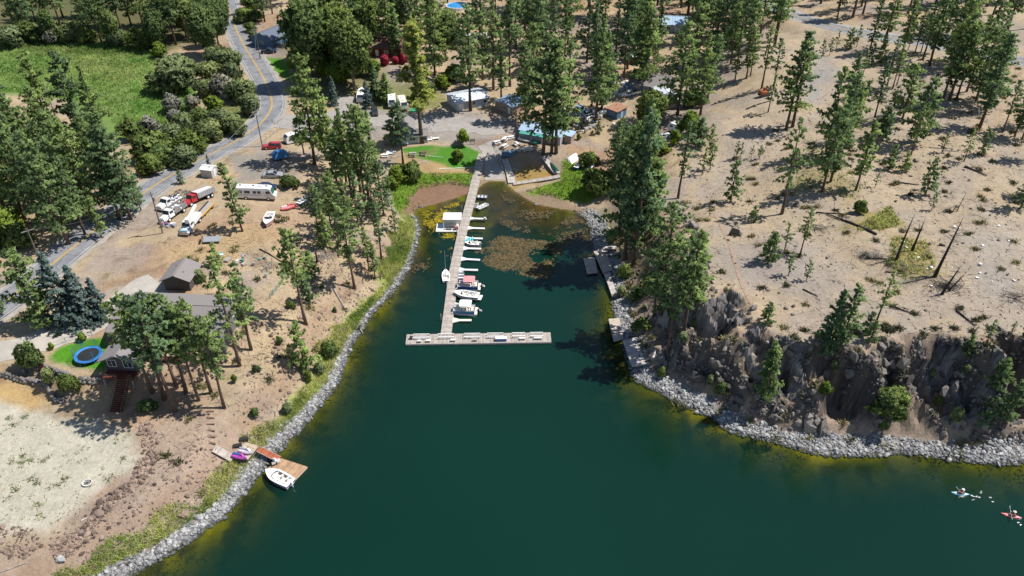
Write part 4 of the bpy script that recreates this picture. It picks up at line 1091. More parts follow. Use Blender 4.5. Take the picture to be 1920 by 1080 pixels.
M_ROOFBR = mat("brown_shingle", S(138, 104, 92), .9, noise=.14, nscale=4, bump=.3)
M_ROOFRUST = mat("rusty_flat_roof", S(178, 134, 108), .9, noise=.22, nscale=1.5)
M_ROOFW = mat("white_metal_roof", S(232, 238, 246, 1.3), .4, noise=.05, nscale=.8)
M_ROOFSKY = mat("sky_blue_metal_roof", S(186, 212, 238), .4, noise=.08, nscale=.8)
M_WALLG = mat("grey_siding", S(128, 124, 122), .85, noise=.08, nscale=3)
M_WALLD = mat("dark_siding", S(92, 88, 88), .85, noise=.1, nscale=3)
M_WALLW = mat("pale_siding", S(206, 206, 210), .8, noise=.06, nscale=2)
M_WALLT = mat("tan_siding", S(176, 158, 146), .85, noise=.08, nscale=2)
M_WALLBL = mat("blue_siding", S(96, 132, 164), .8, noise=.1, nscale=2)
M_WALLRED = mat("red_siding", S(120, 58, 50), .85, noise=.12, nscale=2)
M_WOOD = mat("brown_timber", (.17, .105, .075), .85, noise=.25, nscale=2)
M_GREYW = mat("grey_timber", (.34, .31, .285), .9, noise=.22, nscale=2)
M_NET = None

# ------------------------------------------------------------------ buildings
def window_part(parent, c, w, h, axis, sgn, sill=False, mats=None):
    """a window in a wall whose outside faces +-x (axis 0) or +-y (axis 1): frame part, pane inside it"""
    b = MB(); t = .07
    d = lambda u, z, a, bb: ((.08, a, bb) if axis == 0 else (a, .08, bb))
    off = sgn * .03
    C0 = Vector(c) + (Vector((off, 0, 0)) if axis == 0 else Vector((0, off, 0)))
    du = Vector((0, 1, 0)) if axis == 0 else Vector((1, 0, 0))
    for s in (-1, 1):
        b.box(C0 + du * s * (w / 2 + t / 2), d(0, 0, t, h + 2 * t)); b.box(C0 + Vector((0, 0, s * (h / 2 + t / 2))), d(0, 0, w, t))
    if w > 1.0: b.box(C0, d(0, 0, .05, h))
    f = b.build("window", mats or M_WHITE, parent)
    p = MB().box(Vector(c) + (Vector((sgn * .012, 0, 0)) if axis == 0 else Vector((0, sgn * .012, 0))), (.02, w, h) if axis == 0 else (w, .02, h))
    p.build("pane", M_WGLASS, f)
    return f
def door_part(parent, c, w, h, axis, sgn, m):
    off = Vector((sgn * .03, 0, 0)) if axis == 0 else Vector((0, sgn * .03, 0))
    o = MB().box(Vector(c) + off, (.08, w, h) if axis == 0 else (w, .08, h)).build("door", m, parent)
    k = off * 2.6 + Vector((0, w * .36, 0) if axis == 0 else (w * .36, 0, 0))
    MB().ball(Vector(c) + k, .06).build("handle", M_CHROME, o)
    return o
def house(name, label, cat, loc, rz, L_, W_, h, rise, wall, roof, over=.45, ridge='x', openings=(), chimney=None, ribs=0, flat=False, base=1.2, group=None, thick=.16):
    """gable (or single-pitch) building: walls, roof slabs with eaves, windows and doors; openings = (kind, side, u, z, w, h[, material])"""
    r = thing(name, label, cat, loc, rz, group)
    hx, hy = L_ / 2, W_ / 2
    b = MB()
    if flat:      # single pitch, high side at +y
        b.add([(-hx, -hy, -base), (hx, -hy, -base), (hx, hy, -base), (-hx, hy, -base), (-hx, -hy, h), (hx, -hy, h), (hx, hy, h + rise), (-hx, hy, h + rise)],
              [(3, 2, 1, 0), (4, 5, 6, 7), (0, 1, 5, 4), (1, 2, 6, 5), (2, 3, 7, 6), (3, 0, 4, 7)])
    elif ridge == 'x':
        b.side([(0, 0)], 0) if False else None
        b.add([(-hx, -hy, -base), (hx, -hy, -base), (hx, hy, -base), (-hx, hy, -base), (-hx, -hy, h), (hx, -hy, h), (hx, hy, h), (-hx, hy, h), (-hx, 0, h + rise), (hx, 0, h + rise)],
              [(3, 2, 1, 0), (0, 1, 5, 4), (2, 3, 7, 6), (1, 2, 6, 9, 5), (3, 0, 4, 8, 7), (4, 5, 9, 8), (6, 7, 8, 9)])
    else:
        b.add([(-hx, -hy, -base), (hx, -hy, -base), (hx, hy, -base), (-hx, hy, -base), (-hx, -hy, h), (hx, -hy, h), (hx, hy, h), (-hx, hy, h), (0, -hy, h + rise), (0, hy, h + rise)],
              [(3, 2, 1, 0), (0, 1, 5, 8, 4), (2, 3, 7, 9, 6), (1, 2, 6, 5), (3, 0, 4, 7), (5, 6, 9, 8), (7, 4, 8, 9)])
    b.build("wall", wall, r)
    # roof slabs
    rb = MB()
    def slab(p, q, s, t_):      # p,q lower eave ends, s,t upper ends
        n = (Vector(q) - Vector(p)).cross(Vector(s) - Vector(q)).normalized()
        if n.z < 0: n = -n
        vs = [Vector(v) + n * .01 for v in (p, q, s, t_)]
        vs += [v + n * thick for v in vs]
        rb.add(vs, [(3, 2, 1, 0), (4, 5, 6, 7), (0, 1, 5, 4), (1, 2, 6, 5), (2, 3, 7, 6), (3, 0, 4, 7)])
        for i in range(ribs):
            u = (i + .5) / ribs
            a_ = vs[4].lerp(vs[5], u) + n * .03; c_ = vs[7].lerp(vs[6], u) + n * .03
            rb.tube(a_, c_, .045, .045, 4)
    o = over
    if flat:
        sl = rise / W_
        slab((-hx - o, -hy - o, h - o * sl), (hx + o, -hy - o, h - o * sl), (hx + o, hy + o, h + rise + o * sl), (-hx - o, hy + o, h + rise + o * sl))
    elif ridge == 'x':
        sl = rise / hy
        slab((-hx - o, -hy - o, h - o * sl), (hx + o, -hy - o, h - o * sl), (hx + o, 0, h + rise), (-hx - o, 0, h + rise))
        slab((hx + o, hy + o, h - o * sl), (-hx - o, hy + o, h - o * sl), (-hx - o, 0, h + rise), (hx + o, 0, h + rise))
        rb.box((0, 0, h + rise + thick + .03), (L_ + 2 * o, .34, .07))
    else:
        sl = rise / hx
        slab((-hx - o, hy + o, h - o * sl), (-hx - o, -hy - o, h - o * sl), (0, -hy - o, h + rise), (0, hy + o, h + rise))
        slab((hx + o, -hy - o, h - o * sl), (hx + o, hy + o, h - o * sl), (0, hy + o, h + rise), (0, -hy - o, h + rise))
        rb.box((0, 0, h + rise + thick + .03), (.34, W_ + 2 * o, .07))
    ro = rb.build("roof", roof, r)
    if chimney:
        MB().box((chimney[0], chimney[1], h + rise * .7 + .6), (.6, .6, 1.6)).build("chimney", M_WALLD, ro)
    for vx, vy in ((-.22, .22), (.25, -.2)):
        z_ = (h + rise * (1 - abs(2 * vy)) if ridge == 'x' and not flat else h + rise * (1 - abs(2 * vx)) if not flat else h + rise * (.5 + vy)) + thick
        MB().tube((vx * L_, vy * W_, z_ - .3), (vx * L_, vy * W_, z_ + .45), .09, .09, 6).build("vent_pipe", M_STEEL, ro)
    for op in openings:
        kind, side, u, z, w, hh = op[:6]
        c, ax, sg = {'f': ((u * hx, -hy, z), 1, -1), 'b': ((u * hx, hy, z), 1, 1), 'l': ((-hx, u * hy, z), 0, -1), 'r': ((hx, u * hy, z), 0, 1)}[side]
        if kind == 'w': window_part(r, c, w, hh, ax, sg)
        else: door_part(r, c, w, hh, ax, sg, op[6] if len(op) > 6 else M_WHITE)
    return r
def heading(a, b):
    p, q = P(*a), P(*b)
    return math.atan2(q.y - p.y, q.x - p.x)
def mid(a, b): return (P(*a) + P(*b)) / 2
def front_placed(pl, pr, depth):
    """centre, turn and length of a building whose front foot runs between two photo pixels"""
    p, q = P(*pl), P(*pr)
    d = (q - p); L_ = math.hypot(d.x, d.y); rz = math.atan2(d.y, d.x)
    n = Vector((-math.sin(rz), math.cos(rz), 0))
    c = (p + q) / 2 + n * depth / 2
    return Vector((c.x, c.y, min(p.z, q.z))), rz, L_

c, rz, L_ = front_placed((857, 209), (915, 198), 7.5)
house("long_cabin", "long pale cabin with a white metal roof on the far side of the gravel lot", "cabin", c, rz, L_, 7.5, 2.7, .9, M_WALLW, M_ROOFW, ribs=12,
      openings=[('w', 'f', .1, 1.6, .9, .8), ('w', 'f', .8, 1.6, 1.0, .8), ('w', 'l', .2, 1.6, .8, .9), ('d', 'f', -.72, 1.1, 1.6, 2.1), ('d', 'f', .45, 1.05, .95, 2.0, M_LBLUE), ('w', 'f', -.2, 1.6, .7, .7)])
c, rz, L_ = front_placed((933, 206), (956, 214), 6.0)
house("tan_cabin", "small tan cabin with a pale metal roof in pine shade", "cabin", c, rz, L_ + 2, 6.0, 2.4, .8, M_WALLT, M_ROOFSKY, ribs=8, ridge='y',
      openings=[('w', 'f', .0, 1.4, 1.2, .8), ('d', 'f', .62, 1.0, .85, 1.9), ('w', 'l', 0, 1.4, 1.0, .8)])
# marina store with awning
c, rz, L_ = front_placed((976, 259), (1050, 273), 6.2)
st_ = house("marina_store", "long marina store with sky blue metal roof and teal awning", "shop", c, rz, L_, 6.2, 2.7, 1.0, M_WALLW, M_ROOFSKY, ribs=14, over=.5,
            openings=[('w', 'f', -.75, 1.6, 1.4, .9), ('w', 'f', -.4, 1.6, 1.4, .9), ('w', 'f', -.05, 1.6, 1.4, .9), ('d', 'f', .3, 1.05, 1.0, 2.1, M_WALLT), ('w', 'f', .65, 1.6, 1.2, .9), ('w', 'r', 0, 1.6, 1.0, .9), ('d', 'r', -.5, 1.05, .9, 2.0, M_WHITE)])
aw = MB().add([(-L_ * .48, -3.1, 2.75), (L_ * .12, -3.1, 2.75), (L_ * .12, -4.9, 2.25), (-L_ * .48, -4.9, 2.25), (-L_ * .48, -3.1, 2.83), (L_ * .12, -3.1, 2.83), (L_ * .12, -4.9, 2.33), (-L_ * .48, -4.9, 2.33)],
              [(0, 1, 2, 3), (7, 6, 5, 4), (0, 4, 5, 1), (1, 5, 6, 2), (2, 6, 7, 3), (3, 7, 4, 0)]).build("awning", M_TEAL, st_)
for u in (-.46, -.17, .10): MB().tube((L_ * u, -4.8, -.2), (L_ * u, -4.8, 2.26), .05).build("awning_post", M_WHITE, aw)
an = MB().box((L_ / 2 + 1.25, .6, 1.0), (2.2, 3.0, 2.6)).build("annex", M_WALLT, st_)
MB().add([(L_ / 2 + .12, -1.3, 2.5), (L_ / 2 + 2.7, -1.3, 2.3), (L_ / 2 + 2.7, 2.5, 2.3), (L_ / 2 + .12, 2.5, 2.5), (L_ / 2 + .12, -1.3, 2.6), (L_ / 2 + 2.7, -1.3, 2.4), (L_ / 2 + 2.7, 2.5, 2.4), (L_ / 2 + .12, 2.5, 2.6)],
         [(3, 2, 1, 0), (4, 5, 6, 7), (0, 1, 5, 4), (1, 2, 6, 5), (2, 3, 7, 6), (3, 0, 4, 7)]).build("annex_roof", M_ROOFSKY, an)
# grey cottage by the lawn
c, rz, L_ = front_placed((736, 272), (802, 268), 4.5)
ct = house("grey_cottage", "grey cottage with gabled dormer wing beside the marina lawn", "cottage", c, rz, L_, 4.5, 2.3, .7, M_WALLW, M_ROOFG, ridge='x',
           openings=[('w', 'f', .15, 1.4, 1.6, .8), ('w', 'f', -.3, 1.4, .9, .8), ('d', 'f', .55, 1.0, .9, 2.0), ('w', 'f', .85, 1.4, .9, .8), ('w', 'l', 0, 1.4, 1, .8)])
hw = MB(); hw.add([(-3.4, 1, -1), (1.4, 1, -1), (1.4, 7.5, -1), (-3.4, 7.5, -1), (-3.4, 1, 2.9), (1.4, 1, 2.9), (1.4, 7.5, 2.9), (-3.4, 7.5, 2.9), (-1, 1, 4.6), (-1, 7.5, 4.6)],
                  [(3, 2, 1, 0), (0, 1, 5, 8, 4), (2, 3, 7, 9, 6), (1, 2, 6, 5), (3, 0, 4, 7), (5, 6, 9, 8), (7, 4, 8, 9)])
wg = hw.build("rear_wing", M_WALLW, ct)
rr = MB()
for sx in (-1, 1):
    e, t_ = -1 + sx * 2.85, -1.0
    vs = [(e, .55, 2.62), (e, 7.95, 2.62), (t_, 7.95, 4.66), (t_, .55, 4.66)]
    vs += [(x_, y_, z_ + .16) for x_, y_, z_ in vs]
    fs = [(3, 2, 1, 0), (4, 5, 6, 7), (0, 1, 5, 4), (1, 2, 6, 5), (2, 3, 7, 6), (3, 0, 4, 7)]
    rr.add(vs, fs if sx > 0 else [f[::-1] for f in fs])
rr.build("wing_roof", M_ROOFG, wg)
# sheds and houses among the pines
c, rz, L_ = front_placed((1138, 217), (1155, 224), 4.2)
house("blue_shed", "small blue shed with a rusty flat roof", "shed", c, rz, L_ + .6, 4.2, 2.3, .3, M_WALLBL, M_ROOFRUST, flat=True, over=.25, openings=[('d', 'r', 0, 1.0, 1.0, 1.9, M_LBLUE), ('w', 'f', 0, 1.3, .8, .6)])
c = P(1222, 168)
house("grey_roofed_house", "house with grey gable roof above the parked junk cars", "house", c, heading((1190, 172), (1250, 182)), 12, 9, 2.8, 2.0, M_WALLBL, M_ROOFG, ridge='x', openings=[('w', 'f', -.6, 1.6, 1.4, 1), ('w', 'f', -.1, 1.6, 1.4, 1), ('d', 'f', .3, 1.05, 1, 2.1), ('w', 'l', 0, 1.6, 1.2, 1)])
c = P(1248, 192)
house("white_roofed_shed", "long narrow shed with white metal roof beside a dark maple", "shed", c, heading((1238, 178), (1262, 206)), 11, 5, 2.8, .7, M_WALLG, M_ROOFW, ribs=10, ridge='x', openings=[('d', 'f', -.3, 1.1, 2.4, 2.2), ('w', 'f', .5, 1.6, .9, .8), ('w', 'r', 0, 1.6, .9, .8)])
c = P(1190, 116)
house("red_shed", "little dark red shed with pale roof under the pines", "shed", c, .05, 3.6, 3.2, 2.3, .5, M_WALLRED, M_ROOFW, over=.3, openings=[('d', 'f', 0, 1.0, .9, 1.9, M_WALLRED)])
c = P(1266, 55)
house("blue_roofed_house", "pale house with bright blue metal roof far back in the pines", "house", c, -.15, 10, 8, 2.8, 1.6, M_WALLW, M_ROOFSKY, ribs=12, openings=[('w', 'f', -.5, 1.5, 1.2, 1), ('d', 'f', 0, 1.05, 1, 2.1), ('w', 'f', .55, 1.5, 1.2, 1)])
c = P(516, 78)
house("roadside_house", "house with blue grey gable roof beside the road", "house", c, math.radians(62), 13, 9.5, 3.0, 1.9, M_WALLBL, M_ROOFB, openings=[('w', 'b', -.5, 1.6, 1.4, 1.0), ('w', 'b', .2, 1.6, 1.4, 1.0), ('d', 'b', .6, 1.05, 1, 2.1), ('w', 'l', 0, 1.6, 1.6, 1.0)])
c = P(722, 98)
house("brown_roofed_house", "red house with brown shingle roof hidden among dark trees", "house", c, -.2, 13, 8, 2.9, 1.8, M_WALLRED, M_ROOFBR, openings=[('w', 'f', -.6, 1.6, 1.2, 1.0), ('d', 'f', -.2, 1.05, 1, 2.1), ('w', 'f', .3, 1.6, 1.4, 1.0)])
c, rz, L_ = front_placed((378, 332), (399, 335), 2.6)
house("white_box_shed", "small white box shed on dry grass by the road", "shed", c, rz, L_, 2.6, 2.1, .45, M_WALLW, M_WHITE, over=.12, ridge='x', base=.5, openings=[('d', 'r', 0, 1.0, .9, 1.8)])

# the lakeside house on the left: garage, main block, gabled wing, deck on posts, stair
gar = P(334, 548)
house("garage", "detached garage with grey shingle gable roof above the lakeside house", "garage", Vector((gar.x, gar.y + 3.3, gar.z)), math.radians(-3), 5.0, 5.4, 2.5, 1.1, M_WALLD, M_ROOFG, ridge='y', over=.5, openings=[('d', 'l', 0, 1.2, 3.2, 2.2)])
hz = 8.5
cA = Vector(G(340, 612, hz) + (hz,))
lh = house("lakeside_house", "large grey shingled lakeside house half hidden by tall pines", "house", cA, math.radians(-4), 20, 11, 3.0, 2.0, M_WALLG, M_ROOFG, over=.6, base=4.5,
           openings=[('w', 'f', -.55, 1.7, 1.8, 1.4), ('d', 'f', -.2, 1.15, 2.2, 2.2, M_WGLASS), ('w', 'f', .1, 1.7, 1.8, 1.4), ('w', 'f', .5, 1.7, 1.6, 1.3), ('w', 'f', .8, 1.7, 1.4, 1.3), ('w', 'r', .2, 1.7, 1.4, 1.2), ('w', 'f', .3, -1.6, 1.6, 1.2)])
wgp = MB()
_inv = (Matrix.Translation(cA) @ Matrix.Rotation(math.radians(-4), 4, 'Z')).inverted()
_fl, _fr = _inv @ Vector(G(200, 696, hz) + (hz,)), _inv @ Vector(G(262, 692, hz) + (hz,))
wf, wb = (_fl.y + _fr.y) / 2, -1.0
x0_, x1_ = _fl.x, _fr.x
xm = (x0_ + x1_) / 2
wgp.add([(x0_, wf, -4.0), (x1_, wf, -4.0), (x1_, wb, -4.0), (x0_, wb, -4.0), (x0_, wf, 2.5), (x1_, wf, 2.5), (x1_, wb, 2.5), (x0_, wb, 2.5), (xm, wf, 3.7), (xm, wb, 3.7)],
        [(3, 2, 1, 0), (0, 1, 5, 8, 4), (2, 3, 7, 9, 6), (1, 2, 6, 5), (3, 0, 4, 7), (5, 6, 9, 8), (7, 4, 8, 9)])
wing = wgp.build("gabled_wing", M_WALLD, lh)
wr = MB()
for sx in (-1, 1):
    e = xm + sx * (x1_ - x0_) / 2 + sx * .9
    vs = [(e, wf - 1.0, 2.22), (e, wb + .4, 2.22), (xm, wb + .4, 3.76), (xm, wf - 1.0, 3.76)]
    vs += [(a, b, c_ + .17) for a, b, c_ in vs]
    fs = [(3, 2, 1, 0), (4, 5, 6, 7), (0, 1, 5, 4), (1, 2, 6, 5), (2, 3, 7, 6), (3, 0, 4, 7)]
    wr.add(vs, fs if sx > 0 else [f[::-1] for f in fs])
wr.build("wing_roof", M_ROOFG, wing)
window_part(lh, (xm + 1.2, wf, 1.5), 1.5, 1.6, 1, -1); window_part(lh, (xm - 1.6, wf, 1.5), 1.4, 1.4, 1, -1); window_part(lh, (x0_, -2, 1.6), 1.2, 1.2, 0, -1)
dk = MB().box((-2.2, -7.7, -.12), (11.6, 4.4, .16))  .box((xm, wf - 1.2, -.12), (x1_ - x0_, 2.3, .16)).build("deck", W_DECKB, lh)
rl = MB()
for a, b in (((-8, -9.85), (3.55, -9.85)), ((3.55, -9.85), (3.55, -5.6)), ((x0_, wf - 2.3), (xm, wf - 2.3)), ((xm + 2.2, wf - 2.3), (x1_, wf - 2.3)), ((x0_, wf - 2.3), (x0_, wf - .1))):
    A, B = Vector((*a, .95)), Vector((*b, .95))
    rl.tube(A, B, .05, .05, 4); rl.tube(A - Vector((0, 0, .8)), B - Vector((0, 0, .8)), .035, .035, 4)
    n_ = max(2, int((B - A).length / .45))
    for i in range(n_ + 1):
        q = A.lerp(B, i / n_); rl.tube(q - Vector((0, 0, .98)), q, .025, .025, 4)
rl.build("railing", M_WOOD, dk)
for x_ in (-7.6, -4.6, -1.6, 1.4, 3.3):
    MB().tube((x_, -9.6, -5.2), (x_, -9.6, -.2), .11, .11, 6).build("deck_post", M_GREYW, dk)
for x_ in (x0_ + .2, x1_ - .2): MB().tube((x_, wf - 2.2, -5.0), (x_, wf - 2.2, -.2), .11, .11, 6).build("deck_post", M_GREYW, dk)
sb = MB()
stair = bpy.data.objects.new("stair", None); COL.objects.link(stair); stair.parent = lh
for i in range(16):
    MB().box((xm + 1.1, wf - 2.5 - i * .30, -.35 - i * .20), (2.1, .32, .07)).build("step", W_DECKB, stair)
sr = MB()
for x_ in (xm, xm + 2.2):
    ys_ = wf - 2.35
    sr.tube((x_, ys_, -.5), (x_, ys_ - 4.8, -3.6), .07, .07, 4); sr.tube((x_, ys_, .75), (x_, ys_ - 4.8, -2.5), .045, .045, 4)
    for i in range(6): sr.tube((x_, ys_ - i * .95, -.45 - i * .62), (x_, ys_ - i * .95, .75 - i * .64), .035, .035, 4)
sr.build("stair_rail", M_WOOD, stair)
# things on the deck and lawn
def umbrella(loc, m, label, r=1.5):
    t = thing("patio_umbrella", label, "umbrella", loc)
    MB().tube((0, 0, 0), (0, 0, 2.5), .03).build("pole", M_GREYW, t)
    b = MB(); n = 8
    ring = [(r * math.cos(2 * math.pi * i / n), r * math.sin(2 * math.pi * i / n), 2.1) for i in range(n)]
    lowr = [(x * .98, y * .98, z - .14) for x, y, z in ring]
    b.add([(0, 0, 2.6)] + ring + lowr, [(0, 1 + i, 1 + (i + 1) % n) for i in range(n)] + [(1 + i, 1 + n + i, 1 + n + (i + 1) % n, 1 + (i + 1) % n) for i in range(n)])
    o = b.build("canopy", m, t); s = o.modifiers.new("solid", 'SOLIDIFY'); s.thickness = .02
    MB().prism([(.3 * math.cos(k), .3 * math.sin(k)) for k in (0, .9, 1.8, 2.7, 3.6, 4.5, 5.4)], 0, .08).build("base", M_DARK, t)
def chair(loc, rz, m, label, name="garden_chair"):
    t = thing(name, label, "chair", loc, rz)
    MB().box((0, 0, .42), (.55, .55, .06)).build("seat", m, t)
    MB().box((-.27, 0, .75), (.06, .55, .62)).build("backrest", m, t)
    for a in (-1, 1):
        MB().box((0, a * .3, .62), (.55, .06, .05)).build("armrest", m, t)
        for b in (-1, 1): MB().box((a * .24, b * .26, .2), (.05, .05, .4)).build("leg", m, t)
    return t
def table(loc, rz, m, label, L_=1.3, W_=.9, name="garden_table", h=.74):
    t = thing(name, label, "table", loc, rz)
    MB().box((0, 0, h), (L_, W_, .05)).build("tabletop", m, t)
    for a in (-1, 1):
        for b in (-1, 1): MB().box((a * (L_ / 2 - .1), b * (W_ / 2 - .1), h / 2 - .02), (.06, .06, h - .02)).build("leg", m, t)
    return t
def picnic(loc, rz, m, label):
    t = thing("picnic_table", label, "picnic table", loc, rz)
    MB().box((0, 0, .75), (1.9, .8, .06)).build("tabletop", m, t)
    for s in (-1, 1):
        MB().box((0, s * .72, .45), (1.9, .28, .05)).build("bench", m, t)
        MB().box((s * .65, 0, .43), (.09, 1.6, .07)).box((s * .65, .3, .36), (.09, .09, .74)).box((s * .65, -.3, .36), (.09, .09, .74)).build("leg_frame", m, t)
    return t
m4 = lh.matrix_basis if False else Matrix.Translation(cA) @ Matrix.Rotation(math.radians(-4), 4, 'Z')
deckp = lambda x_, y_: m4 @ Vector((x_, y_, -.04))
umbrella(deckp(-5.6, -7.4), M_WHITE, "white patio umbrella on the wooden deck of the lakeside house", 1.6)
table(deckp(-5.4, -7.0), 0, M_GREYW, "grey table under the white patio umbrella on the deck")
chair(deckp(.6, -7.2), 1.2, M_WHITE, "white chair on the deck nearest the house corner"); chair(deckp(1.8, -8.4), 2.2, M_WHITE, "white chair on the deck by its outer railing")
# trampoline
tp = P(168, 672)
tr = thing("trampoline", "round trampoline with blue rim and safety net on the lawn", "trampoline", tp, .3)
R_ = 2.2
MB().prism([(1.85 * math.cos(k * math.pi / 12), 1.85 * math.sin(k * math.pi / 12)) for k in range(24)], .86, .89).build("mat", M_BLACK, tr)
rg = MB()
rings = []
for k in range(28):
    a = 2 * math.pi * k / 28
    rings.append([((R_ + dx) * math.cos(a), (R_ + dx) * math.sin(a), .88 + dz) for dx, dz in ((-.42, .0), (-.38, .07), (.12, .07), (.16, -.05), (.0, -.08))])
for k in range(28): rg.loft([rings[k], rings[(k + 1) % 28]], cap0=False, cap1=False)
rg.build("rim_pad", mat("trampoline_blue", (.05, .24, .62), .5), tr)
M_NET = bpy.data.materials.new("safety_net")
nt, N, L = nodes_of(M_NET); b_ = N["Principled BSDF"]; b_.inputs["Base Color"].default_value = (.03, .09, .12, 1); b_.inputs["Alpha"].default_value = .28; b_.inputs["Roughness"].default_value = .9
for k in range(6):
    a = 2 * math.pi * k / 6
    MB().tube((2.3 * math.cos(a), 2.3 * math.sin(a), 0), (2.3 * math.cos(a), 2.3 * math.sin(a), 2.75), .04).build("pole", MATS["trampoline_blue"], tr)
    MB().tube((1.9 * math.cos(a + .3), 1.9 * math.sin(a + .3), 0), (2.1 * math.cos(a + .3), 2.1 * math.sin(a + .3), .85), .035).build("leg", M_STEEL, tr)
nb = MB()
nr = lambda z: [(2.27 * math.cos(2 * math.pi * k / 24), 2.27 * math.sin(2 * math.pi * k / 24), z - (.18 * abs(math.sin(3 * 2 * math.pi * k / 24)) if z > 2 else 0)) for k in range(24)]
nb.loft([nr(.95), nr(2.7)], cap0=False, cap1=False).build("net", M_NET, tr)
# above-ground pool
pp = P(858, 16)
pl = thing("swimming_pool", "round above ground swimming pool with blue water and white wall", "pool", pp)
RP_ = 4.4
wl_ = MB()
for k in range(28):
    a0, a1 = 2 * math.pi * k / 28, 2 * math.pi * (k + 1) / 28
    q = lambda a, r, z: (r * math.cos(a), r * math.sin(a), z)
    wl_.loft([[q(a, RP_, -.3), q(a, RP_, 1.3), q(a, RP_ - .3, 1.34), q(a, RP_ - .3, .2)] for a in (a0, a1)], cap0=False, cap1=False)
wl_.build("wall", M_WHITE, pl)
MB().prism([(4.12 * math.cos(k * math.pi / 14), 4.12 * math.sin(k * math.pi / 14)) for k in range(28)], .2, 1.12).build("pool_water", mat("pool_blue", (.04, .27, .62), .08, noise=.08), pl)
ld = MB()
for s in (-.25, .25): ld.tube((s, -RP_ - .5, 0), (s, -RP_ + .2, 1.9), .04)
for k in range(4): ld.tube((-.25, -RP_ - .4 + k * .16, .3 + k * .4), (.25, -RP_ - .4 + k * .16, .3 + k * .4), .03)
ld.build("ladder", M_WHITE, pl)
# ------------------------------------------------------------------ docks
def plate(b, pts, z0, z1, mi=0): b.prism(pts, z0, z1, mi); return b
def gw(px, py, z=.45): return Vector(G(px, py, z) + (z,))
def deck_run(root, pts, w0, w1, n, mtl, name="deck_section", top=.45, th=.30, gap=.03, floats=True):
    """sections of a walkway laid end to end along a line of world points, each an object with its own local x along the walk"""
    pts = [Vector(p) for p in pts]
    ls = [0]
    for a, b in zip(pts[:-1], pts[1:]): ls.append(ls[-1] + (b - a).length)
    def at(s):
        for i in range(len(pts) - 1):
            if s <= ls[i + 1] + 1e-6: return pts[i].lerp(pts[i + 1], (s - ls[i]) / (ls[i + 1] - ls[i]))
        return pts[-1]
    inv = root.matrix_basis.inverted()
    for k in range(n):
        s0, s1 = ls[-1] * k / n, ls[-1] * (k + 1) / n - gap
        a, b = at(s0), at(s1)
        d = b - a; w = w0 + (w1 - w0) * (k + .5) / n
        o = MB().box((d.length / 2, 0, -th / 2), (d.length, w, th)).build(name, mtl, root)
        e = MB()
        for s in (-1, 1): e.box((d.length / 2, s * (w / 2 + .035), -th / 2 - .02), (d.length, .07, th))
        e.build("edge_board", M_GREYW, o)
        if floats:
            MB().box((d.length / 2, 0, -th - .12), (d.length * .8, w * .8, .24)).build("float", M_DARK, o)
        o.matrix_local = inv @ Matrix.Translation(a) @ Matrix.Rotation(math.atan2(d.y, d.x), 4, 'Z') @ Matrix.Rotation(-math.asin(d.z / max(d.length, 1e-6)), 4, 'Y')
def quad_deck(name, label, corners, mtl, top=.5, th=.35, legs=(), nsec=1, cat="dock"):
    """a platform over four photo corners (in order round), one local x axis along its first side"""
    for _ in range(3):
        c = [gw(*p, top) for p in corners]; cm = sum(c, Vector()) / 4
        top = max([top] + [float(Hgt(*(cm + (q - cm) * f).xy)) + .30 for q in c for f in (.25, .6, .95)])
    c = [gw(*p, top) for p in corners]
    d = c[1] - c[0]; rz = math.atan2(d.y, d.x)
    o = (c[0] + c[2]) / 2
    r = thing(name, label, cat, o, rz)
    iv = (Matrix.Translation(o) @ Matrix.Rotation(rz, 4, 'Z')).inverted()
    q = [iv @ p for p in c]
    for k in range(nsec):
        u0, u1 = k / nsec, (k + 1) / nsec - (.006 if k < nsec - 1 else 0)
        pts = [q[0].lerp(q[3], u0), q[1].lerp(q[2], u0), q[1].lerp(q[2], u1), q[0].lerp(q[3], u1)]
        MB().prism([(p.x, p.y) for p in pts], -th, 0).build("deck_section", mtl, r)
    cx = sum(p.x for p in q) / 4; cy = sum(p.y for p in q) / 4
    MB().prism([(cx + (p.x - cx) * .94, cy + (p.y - cy) * .94) for p in q], -th - .3, -th).build("float", M_DARK, r)
    e = MB()
    for i in range(4):
        a, b = q[i], q[(i + 1) % 4]
        e.tube((a.x, a.y, -th * .4), (b.x, b.y, -th * .4), .06, .06, 4)
    e.build("edge_rail", M_GREYW, r)
    return r
walk_px = [(836, 627), (851, 510), (868, 430), (877.5, 395), (890, 345), (897, 320), (903, 296)]
walk = [gw(*p) for p in walk_px]
e0 = P(905, 289); walk.append(Vector((e0.x, e0.y, e0.z + .12)))
for w_ in walk[-3:-1]: w_.z = max(.45, float(Hgt(w_.x, w_.y)) + .25)
md = thing("main_dock", "long grey boarded dock running out from the boat ramp to the cross pier", "dock", walk[0])
deck_run(md, walk, 2.0, 2.15, 18, W_DOCK)
for k, p in enumerate([(827, 600), (838, 540), (846, 492), (857, 440), (866, 395), (879, 345)]):
    q = gw(*p, 0)
    MB().tube((q.x - walk[0].x, q.y - walk[0].y, -2), (q.x - walk[0].x, q.y - walk[0].y, 1.1), .09, .09, 8).build("piling", M_STEEL, md)
FING = [((880, 409), (912, 410)), ((877, 427), (909, 428)), ((872, 446), (905, 447)), ((869, 465), (902, 466)), ((865, 485), (900, 487)), ((861, 505), (896, 506)), ((850, 600), (884, 600)), ((852, 571), (878, 571))]
NTH = ["first", "second", "third", "fourth", "fifth", "sixth", "seventh", "eighth", "ninth", "tenth", "eleventh", "twelfth"]
